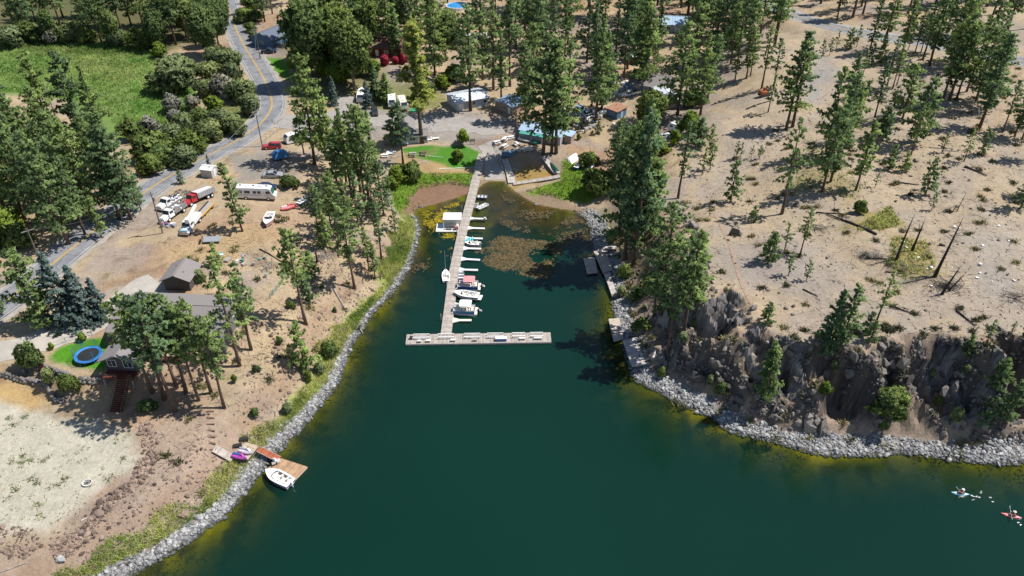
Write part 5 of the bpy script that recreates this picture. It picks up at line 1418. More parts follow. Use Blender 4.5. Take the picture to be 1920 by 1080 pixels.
FL = ["narrow white finger dock nearest the boat ramp", "narrow white finger dock, second from the boat ramp", "narrow white finger dock just behind the teal pedal boat", "narrow white finger dock in front of the small white motorboat",
      "narrow white finger dock standing alone beside the brown weed mat", "narrow white finger dock behind the small aluminium skiff", "cream finger dock nearest the cross pier, in front of the white canopied pontoon", "short finger dock behind the white canopied pontoon boat"]
for k, (a, b) in enumerate(FING):
    A, B = gw(*a, .42), gw(*b, .42)
    d = B - A
    t = thing("finger_dock", FL[k], "dock", A, math.atan2(d.y, d.x), "finger docks along the main dock")
    MB().box((d.length / 2, 0, -.1), (d.length, .62, .2)).build("deck_section", M_WHITE if k < 6 else M_CREAM, t)
    MB().prism([(-.2, -.9), (1.2, -.31), (1.2, .31), (-.2, .9)], -.19, .015).build("gusset", M_WHITE if k < 6 else M_CREAM, t)
    MB().box((d.length * .55, 0, -.3), (d.length * .85, .45, .2)).build("float", M_DARK, t)
    if k == 0: MB().box((d.length - .35, -.1, .2), (.45, .4, .4)).build("dock_box", M_WHITE, t)
# cross pier with kayak racks
ca, cb, cc, cd = gw(760, 645), gw(1034, 641), gw(1032, 623), gw(762, 628)
pr = thing("cross_pier", "wide boarded cross pier at the outer end of the main dock", "dock", ca, math.atan2((cb - ca).y, (cb - ca).x))
LP_ = (cb - ca).length; WP_ = abs((cd - ca).y) + .1
for k in range(4):
    o = MB().box((LP_ / 8, WP_ / 2, -.17), (LP_ / 4 - .05, WP_, .34)).build("deck_section", W_DOCK, pr, loc=(LP_ * k / 4, 0, 0))
    MB().box((LP_ / 8, -.05, -.2), (LP_ / 4 - .05, .1, .36)).box((LP_ / 8, WP_ + .05, -.2), (LP_ / 4 - .05, .1, .36)).build("edge_board", M_GREYW, o)
    MB().box((LP_ / 8, WP_ / 2, -.47), (LP_ / 4 - .5, WP_ - .3, .3)).build("float", M_DARK, o)
def on_pier(u, v, z=0): return pr.matrix_basis @ Vector((u * LP_, v * WP_, z))
RZP = math.atan2((cb - ca).y, (cb - ca).x)
RL = ["white boat rack at the end of the cross pier nearest the stony left bank", "white boat rack beside the joint with the main dock", "white boat rack third along the cross pier", "white boat rack behind the blue and white dock box",
      "white boat rack second from the outer end of the pier", "white boat rack at the outer end of the cross pier"]
RL[0] = "white boat rack beside the dark cleat box at one end of the cross pier"
for k, u in enumerate((.105, .275, .455, .615, .775, .90)):
    t = thing("boat_rack", RL[k], "rack", on_pier(u, .5), RZP, "boat racks on the cross pier")
    ln = 3.2 if k < 4 else 2.6
    for j, (yy, zz, ww) in enumerate(((.85, .55, .16), (-.05, .5, .24))):
        MB().box((0, yy, zz), (ln, ww, .12)).build("rail", M_WHITE, t)
        for s in (-1, 1): MB().box((s * ln * .42, yy, zz / 2 - .03), (.08, .1, zz - .05)).build("leg", M_GREYW, t)
    MB().tube((-ln * .42, -.05, .1), (-ln * .42, .85, .1), .04, .04, 4).build("brace", M_GREYW, t)
BX = [(.095, .16, .7, "small white bench by the near edge of the cross pier, beside the dark cleat box", M_WHITE), (.155, .18, .9, "white bench on the pier between the cleat box and the main dock", M_WHITE), (.325, .2, .9, "white bench on the pier just past the main dock", M_WHITE), (.475, .2, .9, "dark topped bench in the middle of the pier", M_GREYW),
      (.80, .28, 1.2, "white bench on the pier second from its outer end", M_WHITE), (.91, .3, 1.6, "longest white bench at the outer end of the pier", M_WHITE)]
for u, v, ln, lb, m in BX:
    t = thing("bench", lb, "bench", on_pier(u, v), RZP, "benches on the cross pier")
    MB().box((0, 0, .45), (ln, .45, .08)).build("seat", m, t)
    for s in (-1, 1): MB().box((s * ln * .38, 0, .2), (.08, .38, .41)).build("leg", M_GREYW, t)
t = thing("dock_box", "blue sided dock box with a white lid on the cross pier", "box", on_pier(.655, .24), RZP)
MB().box((0, 0, .3), (2.1, .75, .6)).build("body", M_BLUEP, t); MB().box((0, .02, .65), (2.2, .85, .1)).build("lid", M_WHITE, t)
t = thing("cleat_box", "small dark box and coiled hose at the pier's end", "box", on_pier(.035, .52), RZP)
MB().box((0, 0, .3), (.5, .5, .6)).build("body", M_DARK, t); MB().tube((.1, .4, .04), (.3, .9, .04), .09).build("hose", M_BLACK, t)
# docks under the steep bank
quad_deck("float_dock", "weathered swim float lying off the tree shaded bank", [(1101, 512), (1120, 510), (1115, 482), (1094, 484)], W_OLD, .5)
quad_deck("shore_dock", "broad grey boarded dock against the tree shaded bank beside the swim float", [(1131, 511), (1149, 505), (1135, 469), (1113, 471)], W_OLD, .7, nsec=2)
quad_deck("walkway_dock", "narrow pale walkway dock leading from the broad boarded dock along the bank", [(1148, 556), (1157, 554), (1144, 510), (1132.5, 512)], W_DOCKY, .6, nsec=4)
quad_deck("shore_gangway", "grey gangway in deep shade at the upper end of the broad dock", [(1131, 467), (1156, 466), (1155, 461), (1130, 462)], W_DOCKY, .95, th=.2)
quad_deck("corner_dock", "weathered square dock standing off the rubble bank", [(1151, 639), (1169, 634), (1161.5, 596), (1141, 598)], W_OLD, .6)
quad_deck("broken_dock", "grey dock of loose sagging boards next to the stone beach", [(1185, 686), (1211, 683), (1193, 632), (1168, 638)], W_DOCKY, .8, nsec=3)
t = thing("culvert_pipe", "short pale pipe lying on the bank behind the grey dock", "pipe", P(1226, 668) + Vector((0, 0, .3)), 1.2)
MB().tube((-1.4, 0, 0), (1.4, 0, .15), .28, .28, 10).build("barrel", M_STEEL, t)
# U-shaped float on the grass beside the ramp
ud = thing("beached_dock", "white U shaped dock stranded on the grass beside the boat ramp", "dock", P(960, 346))
def lift(px, py, dz=.35): p = P(px, py); return Vector((p.x, p.y, max(p.z, .1) + dz))
deck_run(ud, [lift(946, 300), lift(955, 322), lift(960, 345)], 1.5, 2.0, 3, W_DOCKY, floats=False, th=.25)
deck_run(ud, [lift(962, 346), lift(1005, 340), lift(1050, 332)], 1.5, 1.5, 3, W_DOCK, floats=False, th=.25)
deck_run(ud, [lift(1045, 327, .4), lift(1032, 312, .45), lift(1018, 296, .5)], 1.7, 1.3, 3, W_DOCKY, floats=False, th=.25)
# private dock, lower left
ZL = max(float(Hgt(p.x, p.y)) for p in (P(441, 852), P(464, 861), P(484, 836), P(462, 829), P(455, 845))) + .25
quad_deck("landing_platform", "beige landing platform on the bank above the small private dock", [(441, 852), (464, 861), (484, 836), (462, 829)], W_TAN, ZL, th=.25, cat="platform")
MATS["tan_boards"].node_tree.nodes["Mix"].inputs["A"].default_value = (*S(205, 188, 165), 1)
W_TERRA = planks("terracotta_boards", S(200, 164, 130), axis=0, width=.16)
gp = thing("boarding_ramp", "sloping grey plank ramp lying beside the beige landing platform", "ramp", P(402, 845) + Vector((0, 0, .4)))
a_, b_ = P(403, 844) + Vector((0, 0, .45)), gw(438, 860, ZL)
deck_run(gp, [a_, b_], 1.3, 1.3, 1, W_DOCK, floats=False, th=.12)
gg = thing("gangway", "red brown gangway with white edge joining bank and private dock", "gangway", gw(484, 840, ZL))
deck_run(gg, [gw(484, 841, ZL), gw(524, 861, .62)], 1.1, 1.1, 2, W_RED, floats=False, th=.12)
quad_deck("private_dock", "square dock of warm brown boards with white rim on the near bank", [(501, 878), (553, 899), (576, 875), (527, 859)], W_TERRA, .5, th=.4)
tt = gw(517, 866, .5)
chair((tt.x, tt.y, .5), 1.0, M_WHITE, "white chair on the brown private dock, nearer the bank"); tt = gw(522, 868, .5)
chair((tt.x, tt.y, .5), 2.4, M_WHITE, "white chair on the brown private dock, next to the small table"); tt = gw(514, 872, .5)
table((tt.x, tt.y, .5), .4, M_GREYW, "low wooden table on the brown private dock", .6, .6, h=.45)
for a, b, lb in (((458, 826), (470, 829), "upper dark opening box on the landing platform's bank"), ((446, 838), (453, 836), "lower dark box beside the landing platform")):
    q = P(*a); t = thing("storage_box", lb, "box", (q.x, q.y, max(q.z, ZL)), .3); MB().box((0, 0, .1), (1.3, .6, .5)).build("body", M_DARK, t); MB().box((0, 0, .39), (1.4, .7, .06)).build("lid", M_BLACK, t)

# ------------------------------------------------------------------ boats
def outline(L_, W_, n=14, bowp=.55, stern=.86):
    """plan outline of a hull, bow at +x, anticlockwise"""
    R = []
    for i in range(n + 1):
        u = i / n
        x = -L_ / 2 + L_ * u
        y = W_ / 2 * (stern + (1 - stern) * min(1, u / .35)) * (1 if u < bowp else max(.02, 1 - ((u - bowp) / (1 - bowp)) ** 1.9))
        R.append((x, y))
    return [(x, -y) for x, y in R] + [(x, y) for x, y in R[::-1]]
def hull_boat(name, label, loc, rz, L_=5.5, W_=2.2, hull=None, deckm=None, floor=None, cock=(-.42, .12), fb=.75, shield=True, motor="outboard", seats=2, bowrider=True, cat="boat", stripe=None, group=None, tilt=None):
    t = thing(name, label, cat, loc, rz, group)
    hull, deckm, floor = hull or M_GEL, deckm or M_GEL, floor or M_CREAM
    o = outline(L_, W_)
    b = MB()
    sc = lambda k, dx=0: [(x * k + dx, y * k) for x, y in o]
    b.loft([[(x * .80 - .1, y * .25, -.32) for x, y in o], [(x * .90 - .1, y * .82, -.05) for x, y in o], [(x * .95 - .03, y * .93, fb * .45) for x, y in o], [(x, y, fb + .12 * max(0, x / L_ * 2)) for x, y in o]], cap1=False)
    b.build("hull", hull, t, smooth_=False)
    if stripe:
        s = MB(); s.loft([[(x * .955 - .03, y * .94, fb * .42) for x, y in o], [(x * 1.004, y * 1.01, fb * .8 + .1 * max(0, x / L_ * 2)) for x, y in o]], cap0=False, cap1=False); s.build("hull_stripe", stripe, t)
    xa, xb = cock[0] * L_, cock[1] * L_
    inn = [(min(max(x * .9, xa), xb), y * .74) for x, y in o]
    d = MB(); zt = fb + .02
    d.loft([[(x, y, zt + .12 * max(0, x / L_ * 2)) for x, y in o], [(x, y, zt + .05) for x, y in inn], [(x, y, .18) for x, y in inn]], cap0=False, cap1=False)
    d.build("deck", deckm, t)
    f = MB().prism([(xa, -W_ * .36), (xb, -W_ * .36), (xb, W_ * .36), (xa, W_ * .36)], .12, .2).build("cockpit_floor", floor, t)
    if bowrider:
        xc, xd = xb + .35, L_ * .36
        bw = MB().prism([(xc, -W_ * .27), (xd - .5, -W_ * .2), (xd, 0), (xd - .5, W_ * .2), (xc, W_ * .27)], zt + .075, zt + .11).build("bow_seat", floor, t)
    for k in range(seats):
        x = xa + (xb - xa) * (.30 + .38 * (k // 2)); y = (-1 if k % 2 else 1) * W_ * .18
        s = MB().box((x, y, .42), (.5, .48, .22)).build("seat", M_WHITE, t); MB().box((x - .25, y, .72), (.12, .48, .5)).build("backrest", M_WHITE, s)
    MB().box((xa + .25, 0, .42), (.45, W_ * .62, .3)).build("stern_bench", M_CREAM, t)
    if shield:
        w = MB(); h = .42
        w.add([(xb + .15, -W_ * .36, zt + .04), (xb + .45, -W_ * .12, zt + .06), (xb + .45, W_ * .12, zt + .06), (xb + .15, W_ * .36, zt + .04), (xb - .15, -W_ * .34, zt + h), (xb + .1, -W_ * .11, zt + h), (xb + .1, W_ * .11, zt + h), (xb - .15, W_ * .34, zt + h)],
              [(0, 1, 5, 4), (1, 2, 6, 5), (2, 3, 7, 6)])
        so = w.build("windshield", M_GLASS, t); m_ = so.modifiers.new("solid", 'SOLIDIFY'); m_.thickness = .03
        MB().box((xb - .2, W_ * .18, .62), (.3, .5, .5)).build("console", M_WHITE, t)
    if motor == "outboard":
        mo = MB().box((-L_ / 2 - .2, 0, fb + .15), (.38, .34, .5), taper=.25).box((-L_ / 2 - .25, 0, fb - .5), (.16, .12, .9)).build("outboard_motor", M_DARK if hull != M_GEL else M_WHITE, t)
    elif motor == "platform":
        MB().box((-L_ / 2 - .3, 0, .2), (.7, W_ * .75, .08)).build("swim_platform", M_WHITE, t)
    return t
def at_px(a, b, z=0.0):
    p, q = Vector(G(*a, z) + (z,)), Vector(G(*b, z) + (z,))
    return (p + q) / 2, math.atan2((q - p).y, (q - p).x), (q - p).length
# speedboat, bow towards the dock
c, rz, L_ = at_px((898, 559), (850, 552), .3)
hull_boat("speedboat", "white bowrider speedboat lying between the two pontoon boats", c * 1, rz, L_, 2.3, stripe=M_SILVER, seats=4, motor="platform")
c, rz, L_ = at_px((546, 909), (499, 884), .3)
hull_boat("motorboat", "white motorboat with a blue hull stripe moored at the brown private dock", Vector((c.x, c.y, 0)), rz, L_ * 1.02, 2.4, stripe=mat("violet_blue_paint", (.06, .05, .38), .3, coat=.4), seats=4, motor="outboard")
c, rz, L_ = at_px((899, 460), (871, 458), .3)
hull_boat("small_motorboat", "small white motorboat with outboard beside the teal pedal boat", c, rz, L_, 1.6, seats=2, fb=.55, stripe=M_NAVY)
# sailboat
c, rz, L_ = at_px((835.5, 508), (836.5, 528), .3)
sbt = hull_boat("sailboat", "small white sailboat with bare mast on the open side of the dock", Vector((c.x, c.y, 0)), rz + math.pi, 4.6, 1.75, cock=(-.40, -.02), shield=False, motor=None, seats=0, bowrider=False, fb=.6)
MB().tube((.45, 0, .6), (.45, 0, 6.6), .05, .04, 8).build("mast", M_ALU, sbt)
MB().tube((.4, 0, 1.3), (-1.9, 0, 1.35), .045).tube((.4, 0, 1.36), (-1.8, 0, 1.45), .09, .07).build("boom", M_ALU, sbt)
MB().path([(2.2, 0, .75), (.45, 0, 6.5), (-2.2, 0, .7)], .012, 3).build("stay", M_STEEL, sbt)
MB().box((-2.4, 0, .35), (.06, .4, .8)).build("rudder", M_DARK, sbt)
# pontoon boats
def pontoon(name, label, a, b, W_, canopy, fence, blue=True):
    c, rz, L_ = at_px(a, b, .4)
    t = thing(name, label, "boat", Vector((c.x, c.y, 0)), rz)
    for s in (-1, 1):
        tb = MB(); y = s * (W_ / 2 - .38)
        tb.tube((-L_ / 2 + .2, y, .08), (L_ / 2 - .6, y, .08), .33, .33, 10); tb.tube((L_ / 2 - .6, y, .08), (L_ / 2, y, .25), .33, .05, 10)
        tb.build("pontoon_tube", M_ALU, t, smooth_=True)
    MB().box((-.05, 0, .5), (L_ * .96, W_, .1)).build("deck", M_CREAM, t)
    for nm, cc_, dd in (("side_fence", (0.05, -W_ / 2 + .05, .88), (L_ * .80, .05, .62)), ("side_fence", (0.05, W_ / 2 - .05, .88), (L_ * .80, .05, .62)), ("bow_fence", (L_ * .44, 0, .88), (.05, W_ * .5, .62)), ("stern_fence", (-L_ * .38, 0, .88), (.05, W_ * .7, .62))):
        o = MB().box(cc_, dd).build(nm, fence, t)
        MB().box((cc_[0], cc_[1], cc_[2] + .34), (dd[0] + .04, dd[1] + .04, .05)).build("top_rail", M_ALU, o)
    for x, y, dx, dy in ((L_ * .30, -W_ * .33, L_ * .2, .5), (L_ * .30, W_ * .33, L_ * .2, .5), (-L_ * .25, -W_ * .3, L_ * .22, .6), (-L_ * .3, W_ * .1, .6, W_ * .5)):
        s = MB().box((x, y, .76), (dx, dy, .4)).build("bench_seat", M_CREAM, t)
        yy = y + (dy / 2 - .06) * (1 if y > 0 else -1)
        MB().box((x, yy, 1.06), (dx, .12, .36)).build("backrest", M_WHITE, s)
    co = MB().box((0, W_ * .22, .9), (.5, .6, .75), taper=.2).build("console", M_WHITE, t)
    MB().tube((-.3, W_ * .22, 1.1), (-.36, W_ * .22, 1.15), .2, .2, 10).build("steering_wheel", M_DARK, co)
    ch = MB().box((-.75, W_ * .22, .85), (.5, .5, .15)).box((-1.0, W_ * .22, 1.15), (.12, .5, .5)).build("helm_chair", M_WHITE, t)
    # canopy on four bows
    cw, cl, cx = W_ * .95, L_ * .46, -.2
    cn = MB(); rings = []
    for i in range(7):
        v = -1 + 2 * i / 6
        z = 2.55 - .14 * v * v; e = .12 if abs(v) > .9 else 0
        rings.append([(cx - cl / 2 + e * 1.2, v * cw / 2, z), (cx, v * cw / 2, z + .05), (cx + cl / 2 - e * 1.2, v * cw / 2, z), (cx + cl / 2 - e * 1.2, v * cw / 2, z - .06), (cx - cl / 2 + e * 1.2, v * cw / 2, z - .06)])
    cn.loft(rings); cno = cn.build("canopy", canopy, t)
    for sx in (-1, 1):
        for sy in (-1, 1): MB().tube((cx + sx * .25, sy * (W_ / 2 - .06), 1.2), (cx + sx * cl * .45, sy * cw * .47, 2.42), .025).build("canopy_pole", M_ALU, cno)
    MB().box((-L_ / 2 - .1, 0, .75), (.45, .36, .55), taper=.25).box((-L_ / 2 - .1, 0, .1), (.16, .12, .9)).build("outboard_motor", M_DARK, t)
    MB().tube((-L_ / 2 + .1, -W_ * .2, .55), (-L_ / 2 - .75, -W_ * .2, .1), .04).tube((-L_ / 2 + .1, -W_ * .34, .55), (-L_ / 2 - .75, -W_ * .34, .1), .04).build("boarding_ladder", M_ALU, t)
    return t
pontoon("pontoon_boat", "pontoon boat with a faded pink canopy and blue sides", (902, 538), (855, 537), 2.5, M_PINK, M_BLUEP)
pontoon("pontoon_boat", "pontoon boat with white canopy and pale blue sides nearest the cross pier", (896, 584), (847, 582), 2.5, M_WHITE, mat("steel_blue_panel", (.12, .24, .42), .35, metal=.2))
# small open boats
def skiff(name, label, c, rz, L_, W_, m, fb=.45, inner=None, benches=3, pointed=True, group=None):
    t = thing(name, label, "rowing boat", c, rz, group)
    o = outline(L_, W_, 10, .6 if pointed else .9, .9)
    b = MB()
    b.loft([[(x * .86, y * .62, -.1) for x, y in o], [(x, y, fb) for x, y in o], [(x * .96, y * .88, fb + .01) for x, y in o], [(x * .84, y * .6, .06) for x, y in o]])
    b.build("hull", m, t)
    for k in range(benches):
        x = L_ * (-.32 + .3 * k)
        MB().box((x, 0, fb * .8), (.3, W_ * (.82 if k < 2 else .6), .05)).build("bench", inner or m, t)
    return t
c, rz, L_ = at_px((894, 369), (915, 370), .2); skiff("rowing_boat", "pale grey rowing boat nearest the ramp end of the dock", Vector((c.x, c.y, 0)), rz, L_, 1.5, M_ALU, inner=M_WHITE, pointed=False)
c, rz, L_ = at_px((896, 392), (915, 383), .2); skiff("rowing_boat", "pale flat bottomed boat lying askew beyond a ladder frame", Vector((c.x, c.y, 0)), rz, L_, 1.5, M_WHITE, inner=M_ALU, pointed=False)
c, rz, L_ = at_px((864, 524), (864.5, 508), .2); skiff("aluminium_skiff", "aluminium skiff tied along the dock behind the pink canopied pontoon", Vector((c.x, c.y, 0)), rz, L_ + .3, 1.5, M_ALU, inner=M_WHITE)
q = gw(889, 385, .3); t = thing("ladder_frame", "white ladder shaped dock frame beside the askew flat bottomed boat", "dock frame", (q.x, q.y, .3), -.03)
lf = MB()
for y in (-.9, 0, .9): lf.box((0, y, 0), (1.7, .2, .12))
lf.build("crossbar", M_WHITE, t); MB().box((.95, 0, .02), (.12, 2.6, .14)).build("upright", M_WHITE, t)
# teal pedal boat
c, rz, L_ = at_px((888, 451), (872, 450), .2)
t = thing("pedal_boat", "teal pedal boat with white seats in the finger dock slip", "pedal boat", Vector((c.x, c.y, 0)), rz)
for s in (-1, 1): MB().loft([[(-L_ / 2, s * .5 - .22, -.1), (-L_ / 2, s * .5 + .22, -.1), (-L_ / 2, s * .5 + .25, .45), (-L_ / 2, s * .5 - .25, .45)], [(L_ * .3, s * .5 - .22, -.1), (L_ * .3, s * .5 + .22, -.1), (L_ * .3, s * .5 + .25, .45), (L_ * .3, s * .5 - .25, .45)], [(L_ / 2, s * .5 - .08, .2), (L_ / 2, s * .5 + .08, .2), (L_ / 2, s * .5 + .08, .42), (L_ / 2, s * .5 - .08, .42)]]).build("float", M_TEALP, t)
MB().box((-.1, 0, .3), (L_ * .7, 1.0, .14)).build("deck", M_TEALP, t)
for s in (-1, 1): x = MB().box((-.4, s * .32, .5), (.5, .5, .16)).box((-.7, s * .32, .72), (.1, .5, .5)).build("seat", M_CYAN, t)
# covered work barge
c, rz, L_ = at_px((817, 433), (858, 434), .45)
A, B = gw(817, 434, .45), gw(859, 434, .45)
Wb = gw(840, 419, .45).y - gw(840, 434, .45).y
t = thing("covered_barge", "floating platform with flat white roof on the weedy side of the dock", "barge", (A + B) / 2, math.atan2((B - A).y, (B - A).x))
Lb = (B - A).length
MB().box((0, Wb / 2, -.12), (Lb, Wb, .24)).build("deck", M_WHITE, t); MB().box((0, Wb / 2, -.4), (Lb * .95, Wb * .9, .35)).build("float", M_DARK, t)
MB().box((Lb * .22, Wb / 2 + 1.5, 2.2), (4.4, 3.4, .14)).build("roof", M_WHITE, t)
for sx in (-1, 1):
    for sy in (-1, 1): MB().tube((Lb * .22 + sx * 2, Wb / 2 + (1.5 if sy > 0 else .3) + sy * 1.2, 0), (Lb * .22 + sx * 2, Wb / 2 + 1.5 + sy * 1.45, 2.15), .05).build("roof_post", M_WHITE, t)
MB().box((Lb * .22, Wb - .2, .7), (4.2, .1, 1.2)).build("back_panel", M_CREAM, t)
tb_ = MB().box((Lb * .15, 1.0, .7), (1.3, .8, .06)).box((Lb * .15, 1.0, .35), (.12, .12, .66)).build("worktable", M_DARK, t)
for k in range(2): MB().box((Lb * .15 + (k - .5) * 1.8, 1.0, .42), (.45, .45, .08)).box((Lb * .15 + (k - .5) * 2.2, 1.0, .65), (.06, .45, .5)).build("bench", M_DARK, t)
MB().box((Lb * .42, .9, .45), (.8, .9, .9)).build("fuel_box", mat("dull_red", (.42, .18, .16), .6), t)
# jet skis
def jetski(label, loc, rz, hullm, seatm, L_=2.9, z=None, group=None):
    t = thing("jet_ski", label, "jet ski", loc, rz, group)
    o = outline(L_, 1.15, 10, .4, .85)
    MB().loft([[(x * .85, y * .5, 0) for x, y in o], [(x, y, .42) for x, y in o], [(x * .95, y * .82, .62) for x, y in o], [(x * .7 + .15, y * .4, .8) for x, y in o]]).build("hull", hullm, t)
    s = MB(); s.loft([[(-L_ * .42, -.2, .6), (-L_ * .42, .2, .6), (-L_ * .42, .16, .95), (-L_ * .42, -.16, .95)], [(.15, -.2, .7), (.15, .2, .7), (.15, .14, 1.0), (.15, -.14, 1.0)]]); s.build("saddle", seatm, t)
    MB().box((.5, 0, .95), (.55, .42, .35), taper=.4).build("cowl", hullm, t)
    MB().tube((.35, -.42, 1.15), (.35, .42, 1.15), .04).build("handlebar", M_DARK, t)
    return t
q = gw(450, 859, ZL)
jetski("magenta and blue jet ski parked on the landing platform by the stone bank", Vector((q.x, q.y, ZL + .02)), math.radians(-18), M_PURPLE, M_BLUEP, 2.7)
q = gw(462, 849, ZL)
jetski("white jet ski parked behind the magenta jet ski on the landing platform", Vector((q.x, q.y, ZL + .02)), math.radians(-18), M_WHITE, M_SILVER, 2.6)
# kayaks and paddlers
def person_mesh(name, joints, edges, radii, m):
    me = bpy.data.meshes.new(name); me.from_pydata(joints, edges, []); me.materials.append(m)
    o = bpy.data.objects.new(name, me)
    sk = o.modifiers.new("skin", 'SKIN')
    for v, r in zip(me.skin_vertices[0].data, radii): v.radius = (r, r)
    me.skin_vertices[0].data[0].use_root = True
    o.modifiers.new("sub", 'SUBSURF').levels = 1; o.modifiers["sub"].render_levels = 2
    return o
M_SKIN = mat("skin", (.42, .25, .17), .6)
def kayak(label, plabel, pdlabel, a, b, m, vest, hat, shirt, tw=1):
    c, rz, L_ = at_px(a, b, .15)
    t = thing("kayak", label, "kayak", Vector((c.x, c.y, 0)), rz)
    rings = []
    W_ = .78
    for i in range(15):
        u = -1 + 2 * i / 14
        w = W_ / 2 * max(.03, (1 - abs(u) ** 2.2)); z = .10 * u * u
        rings.append([(u * L_ / 2, w * math.cos(k), z + .04 + (.17 if math.sin(k) < 0 else .20) * math.sin(k) * (1 - .6 * abs(u) ** 3)) for k in [2 * math.pi * j / 10 for j in range(10)]])
    MB().loft([r[::-1] for r in rings]).build("hull", m, t, smooth_=True)
    rim = [(.62 * math.cos(2 * math.pi * k / 16) - .1, .29 * math.sin(2 * math.pi * k / 16)) for k in range(16)]
    MB().prism(rim, .2, .262).build("cockpit", M_DARK, t)
    MB().box((L_ * .3, 0, .2), (.5, .3, .06)).build("hatch", M_DARK, t)
    # the paddler: pelvis, spine, neck, head; legs forward; arms on the paddle
    J = [(-.25, 0, .34), (-.27, 0, .58), (-.26, 0, .80), (-.24, 0, .95), (-.22, 0, 1.10),
         (.10, .13, .36), (.42, .14, .30), (.10, -.13, .36), (.42, -.14, .30),
         (-.26, .21, .82), (-.05, .33, .66), (.20, .36, .74 + .10 * tw), (-.26, -.21, .82), (-.05, -.33, .62), (.20, -.36, .66 - .08 * tw)]
    E = [(0, 1), (1, 2), (2, 3), (3, 4), (0, 5), (5, 6), (0, 7), (7, 8), (2, 9), (9, 10), (10, 11), (2, 12), (12, 13), (13, 14)]
    Rr = [.16, .15, .16, .065, .115, .085, .06, .085, .06, .075, .05, .042, .075, .05, .042]
    p = person_mesh("person", J, E, Rr, M_SKIN); COL.objects.link(p)
    p.location = t.location; p.rotation_euler = (0, 0, rz)
    tag(p, plabel, "person")
    vb = MB(); vb.loft([[(-.26 + .20 * math.cos(k), .235 * math.sin(k), z) for k in [2 * math.pi * j / 10 for j in range(10)]] for z in (.46, .66, .84)])
    vb.build("life_vest", vest, p, smooth_=True)
    MB().ball((-.22, 0, 1.14), .15, (1, 1, .8)).build("hat", hat, p, smooth_=True)
    MB().loft([[(-.22 + .23 * math.cos(k), .22 * math.sin(k), z) for k in [2 * math.pi * j / 12 for j in range(12)]] for z in (1.13, 1.15)]).build("hat_brim", hat, p)
    MB().box((-.12, 0, 1.1), (.05, .05, .05)).build("nose", M_SKIN, p)
    pd = thing("paddle", pdlabel, "paddle", Vector((c.x, c.y, 0)), rz)
    A, B = Vector((.22, .95, .84 + .35 * tw)), Vector((.22, -.95, .58 - .30 * tw))
    MB().tube(A, B, .018).build("shaft", M_WHITE, pd)
    for e, s in ((A, 1), (B, -1)):
        d = (A - B).normalized() * s
        MB().box((0, 0, 0), (.03, .42, .18)).build("blade", M_WHITE, pd, loc=e + d * .15).rotation_euler = (math.atan2(d.z, abs(d.y)) * s, 0, 0)
    return t
kayak("pale blue kayak on open water heading for the marina", "person in white hat and red life vest paddling the pale blue kayak", "white paddle held over the pale blue kayak", (1817, 927), (1783, 923), M_CYAN, mat("vest_red", (.45, .08, .08), .7), M_WHITE, M_WHITE, 1)
kayak("salmon red kayak on open water following the blue kayak", "person in dark red vest paddling the salmon red kayak", "white paddle held over the salmon red kayak", (1916, 971), (1876, 962), M_SALMON, mat("vest_dark_red", (.30, .03, .05), .7), M_CREAM, M_REDP, -.6)
# spray and foam where the paddles dipped
fb_ = MB(); r_ = random.Random(4)
for x, y in ((1820, 928), (1824, 930), (1830, 931), (1836, 933), (1838, 921), (1840, 924), (1824, 937), (1858, 933), (1861, 940), (1800, 931), (1806, 932), (1912, 973), (1910, 980), (1914, 984)):
    for _ in range(3):
        p = G(x + r_.uniform(-2, 2), y + r_.uniform(-1, 1), .02); s = r_.uniform(.04, .12)
        fb_.prism([(p[0] + s * 1.6 * math.cos(k), p[1] + s * .7 * math.sin(k)) for k in (0, 1.1, 2.2, 3.3, 4.4, 5.4)], .004, .03)
tag(fb_.build("paddle_foam", M_WHITE), "white flecks of foam on the water in the wake of the kayaks", "foam", kind="stuff")
# boats on land by the store
def overturned(label, a, b, W_, m, name="upturned_boat", h=.5):
    p, q = P(*a), P(*b); d = q - p
    t = thing(name, label, "boat", (p + q) / 2, math.atan2(d.y, d.x), normal=normal_at(p.x, p.y))
    o = outline(d.length, W_, 10, .55, .85)
    MB().loft([[(x, y, 0.02) for x, y in o], [(x * .97, y * .92, h * .6) for x, y in o], [(x * .88, y * .55, h) for x, y in o], [(x * .8, y * .1, h + .06) for x, y in o]]).build("hull", m, t)
    MB().box((-.1, 0, h + .06), (d.length * .7, .06, .08)).build("keel", m, t)
    return t
overturned("white upturned boat, uppermost of three lying by the path to the store", (1065, 300), (1081, 290), 1.5, M_WHITE)
overturned("white upturned boat in the middle of three lying by the path", (1066, 303), (1083, 292), 1.4, M_WHITE); overturned("white upturned boat lying lowest of three by the path", (1069, 307), (1086, 296), 1.4, M_WHITE)
overturned("pale upturned boat lying beside the round green bush", (1098, 319), (1117, 309), 1.5, M_SILVER)
p, q = P(1079, 320), P(1095, 302)
hull_boat("beached_boat", "blue and white open boat pulled up on earth beside a round bush", (p + q) / 2 + Vector((0, 0, .25)), math.atan2((q - p).y, (q - p).x), (q - p).length, 1.6, hull=M_BLUEP, seats=2, fb=.55, motor=None, bowrider=False)
overturned("green canoe lying on one arm of the stranded U shaped dock", (1046, 328), (1032, 307), .85, M_GREENP, "canoe", .35).location.z += .7
p, q = P(971, 263), P(1010, 274)
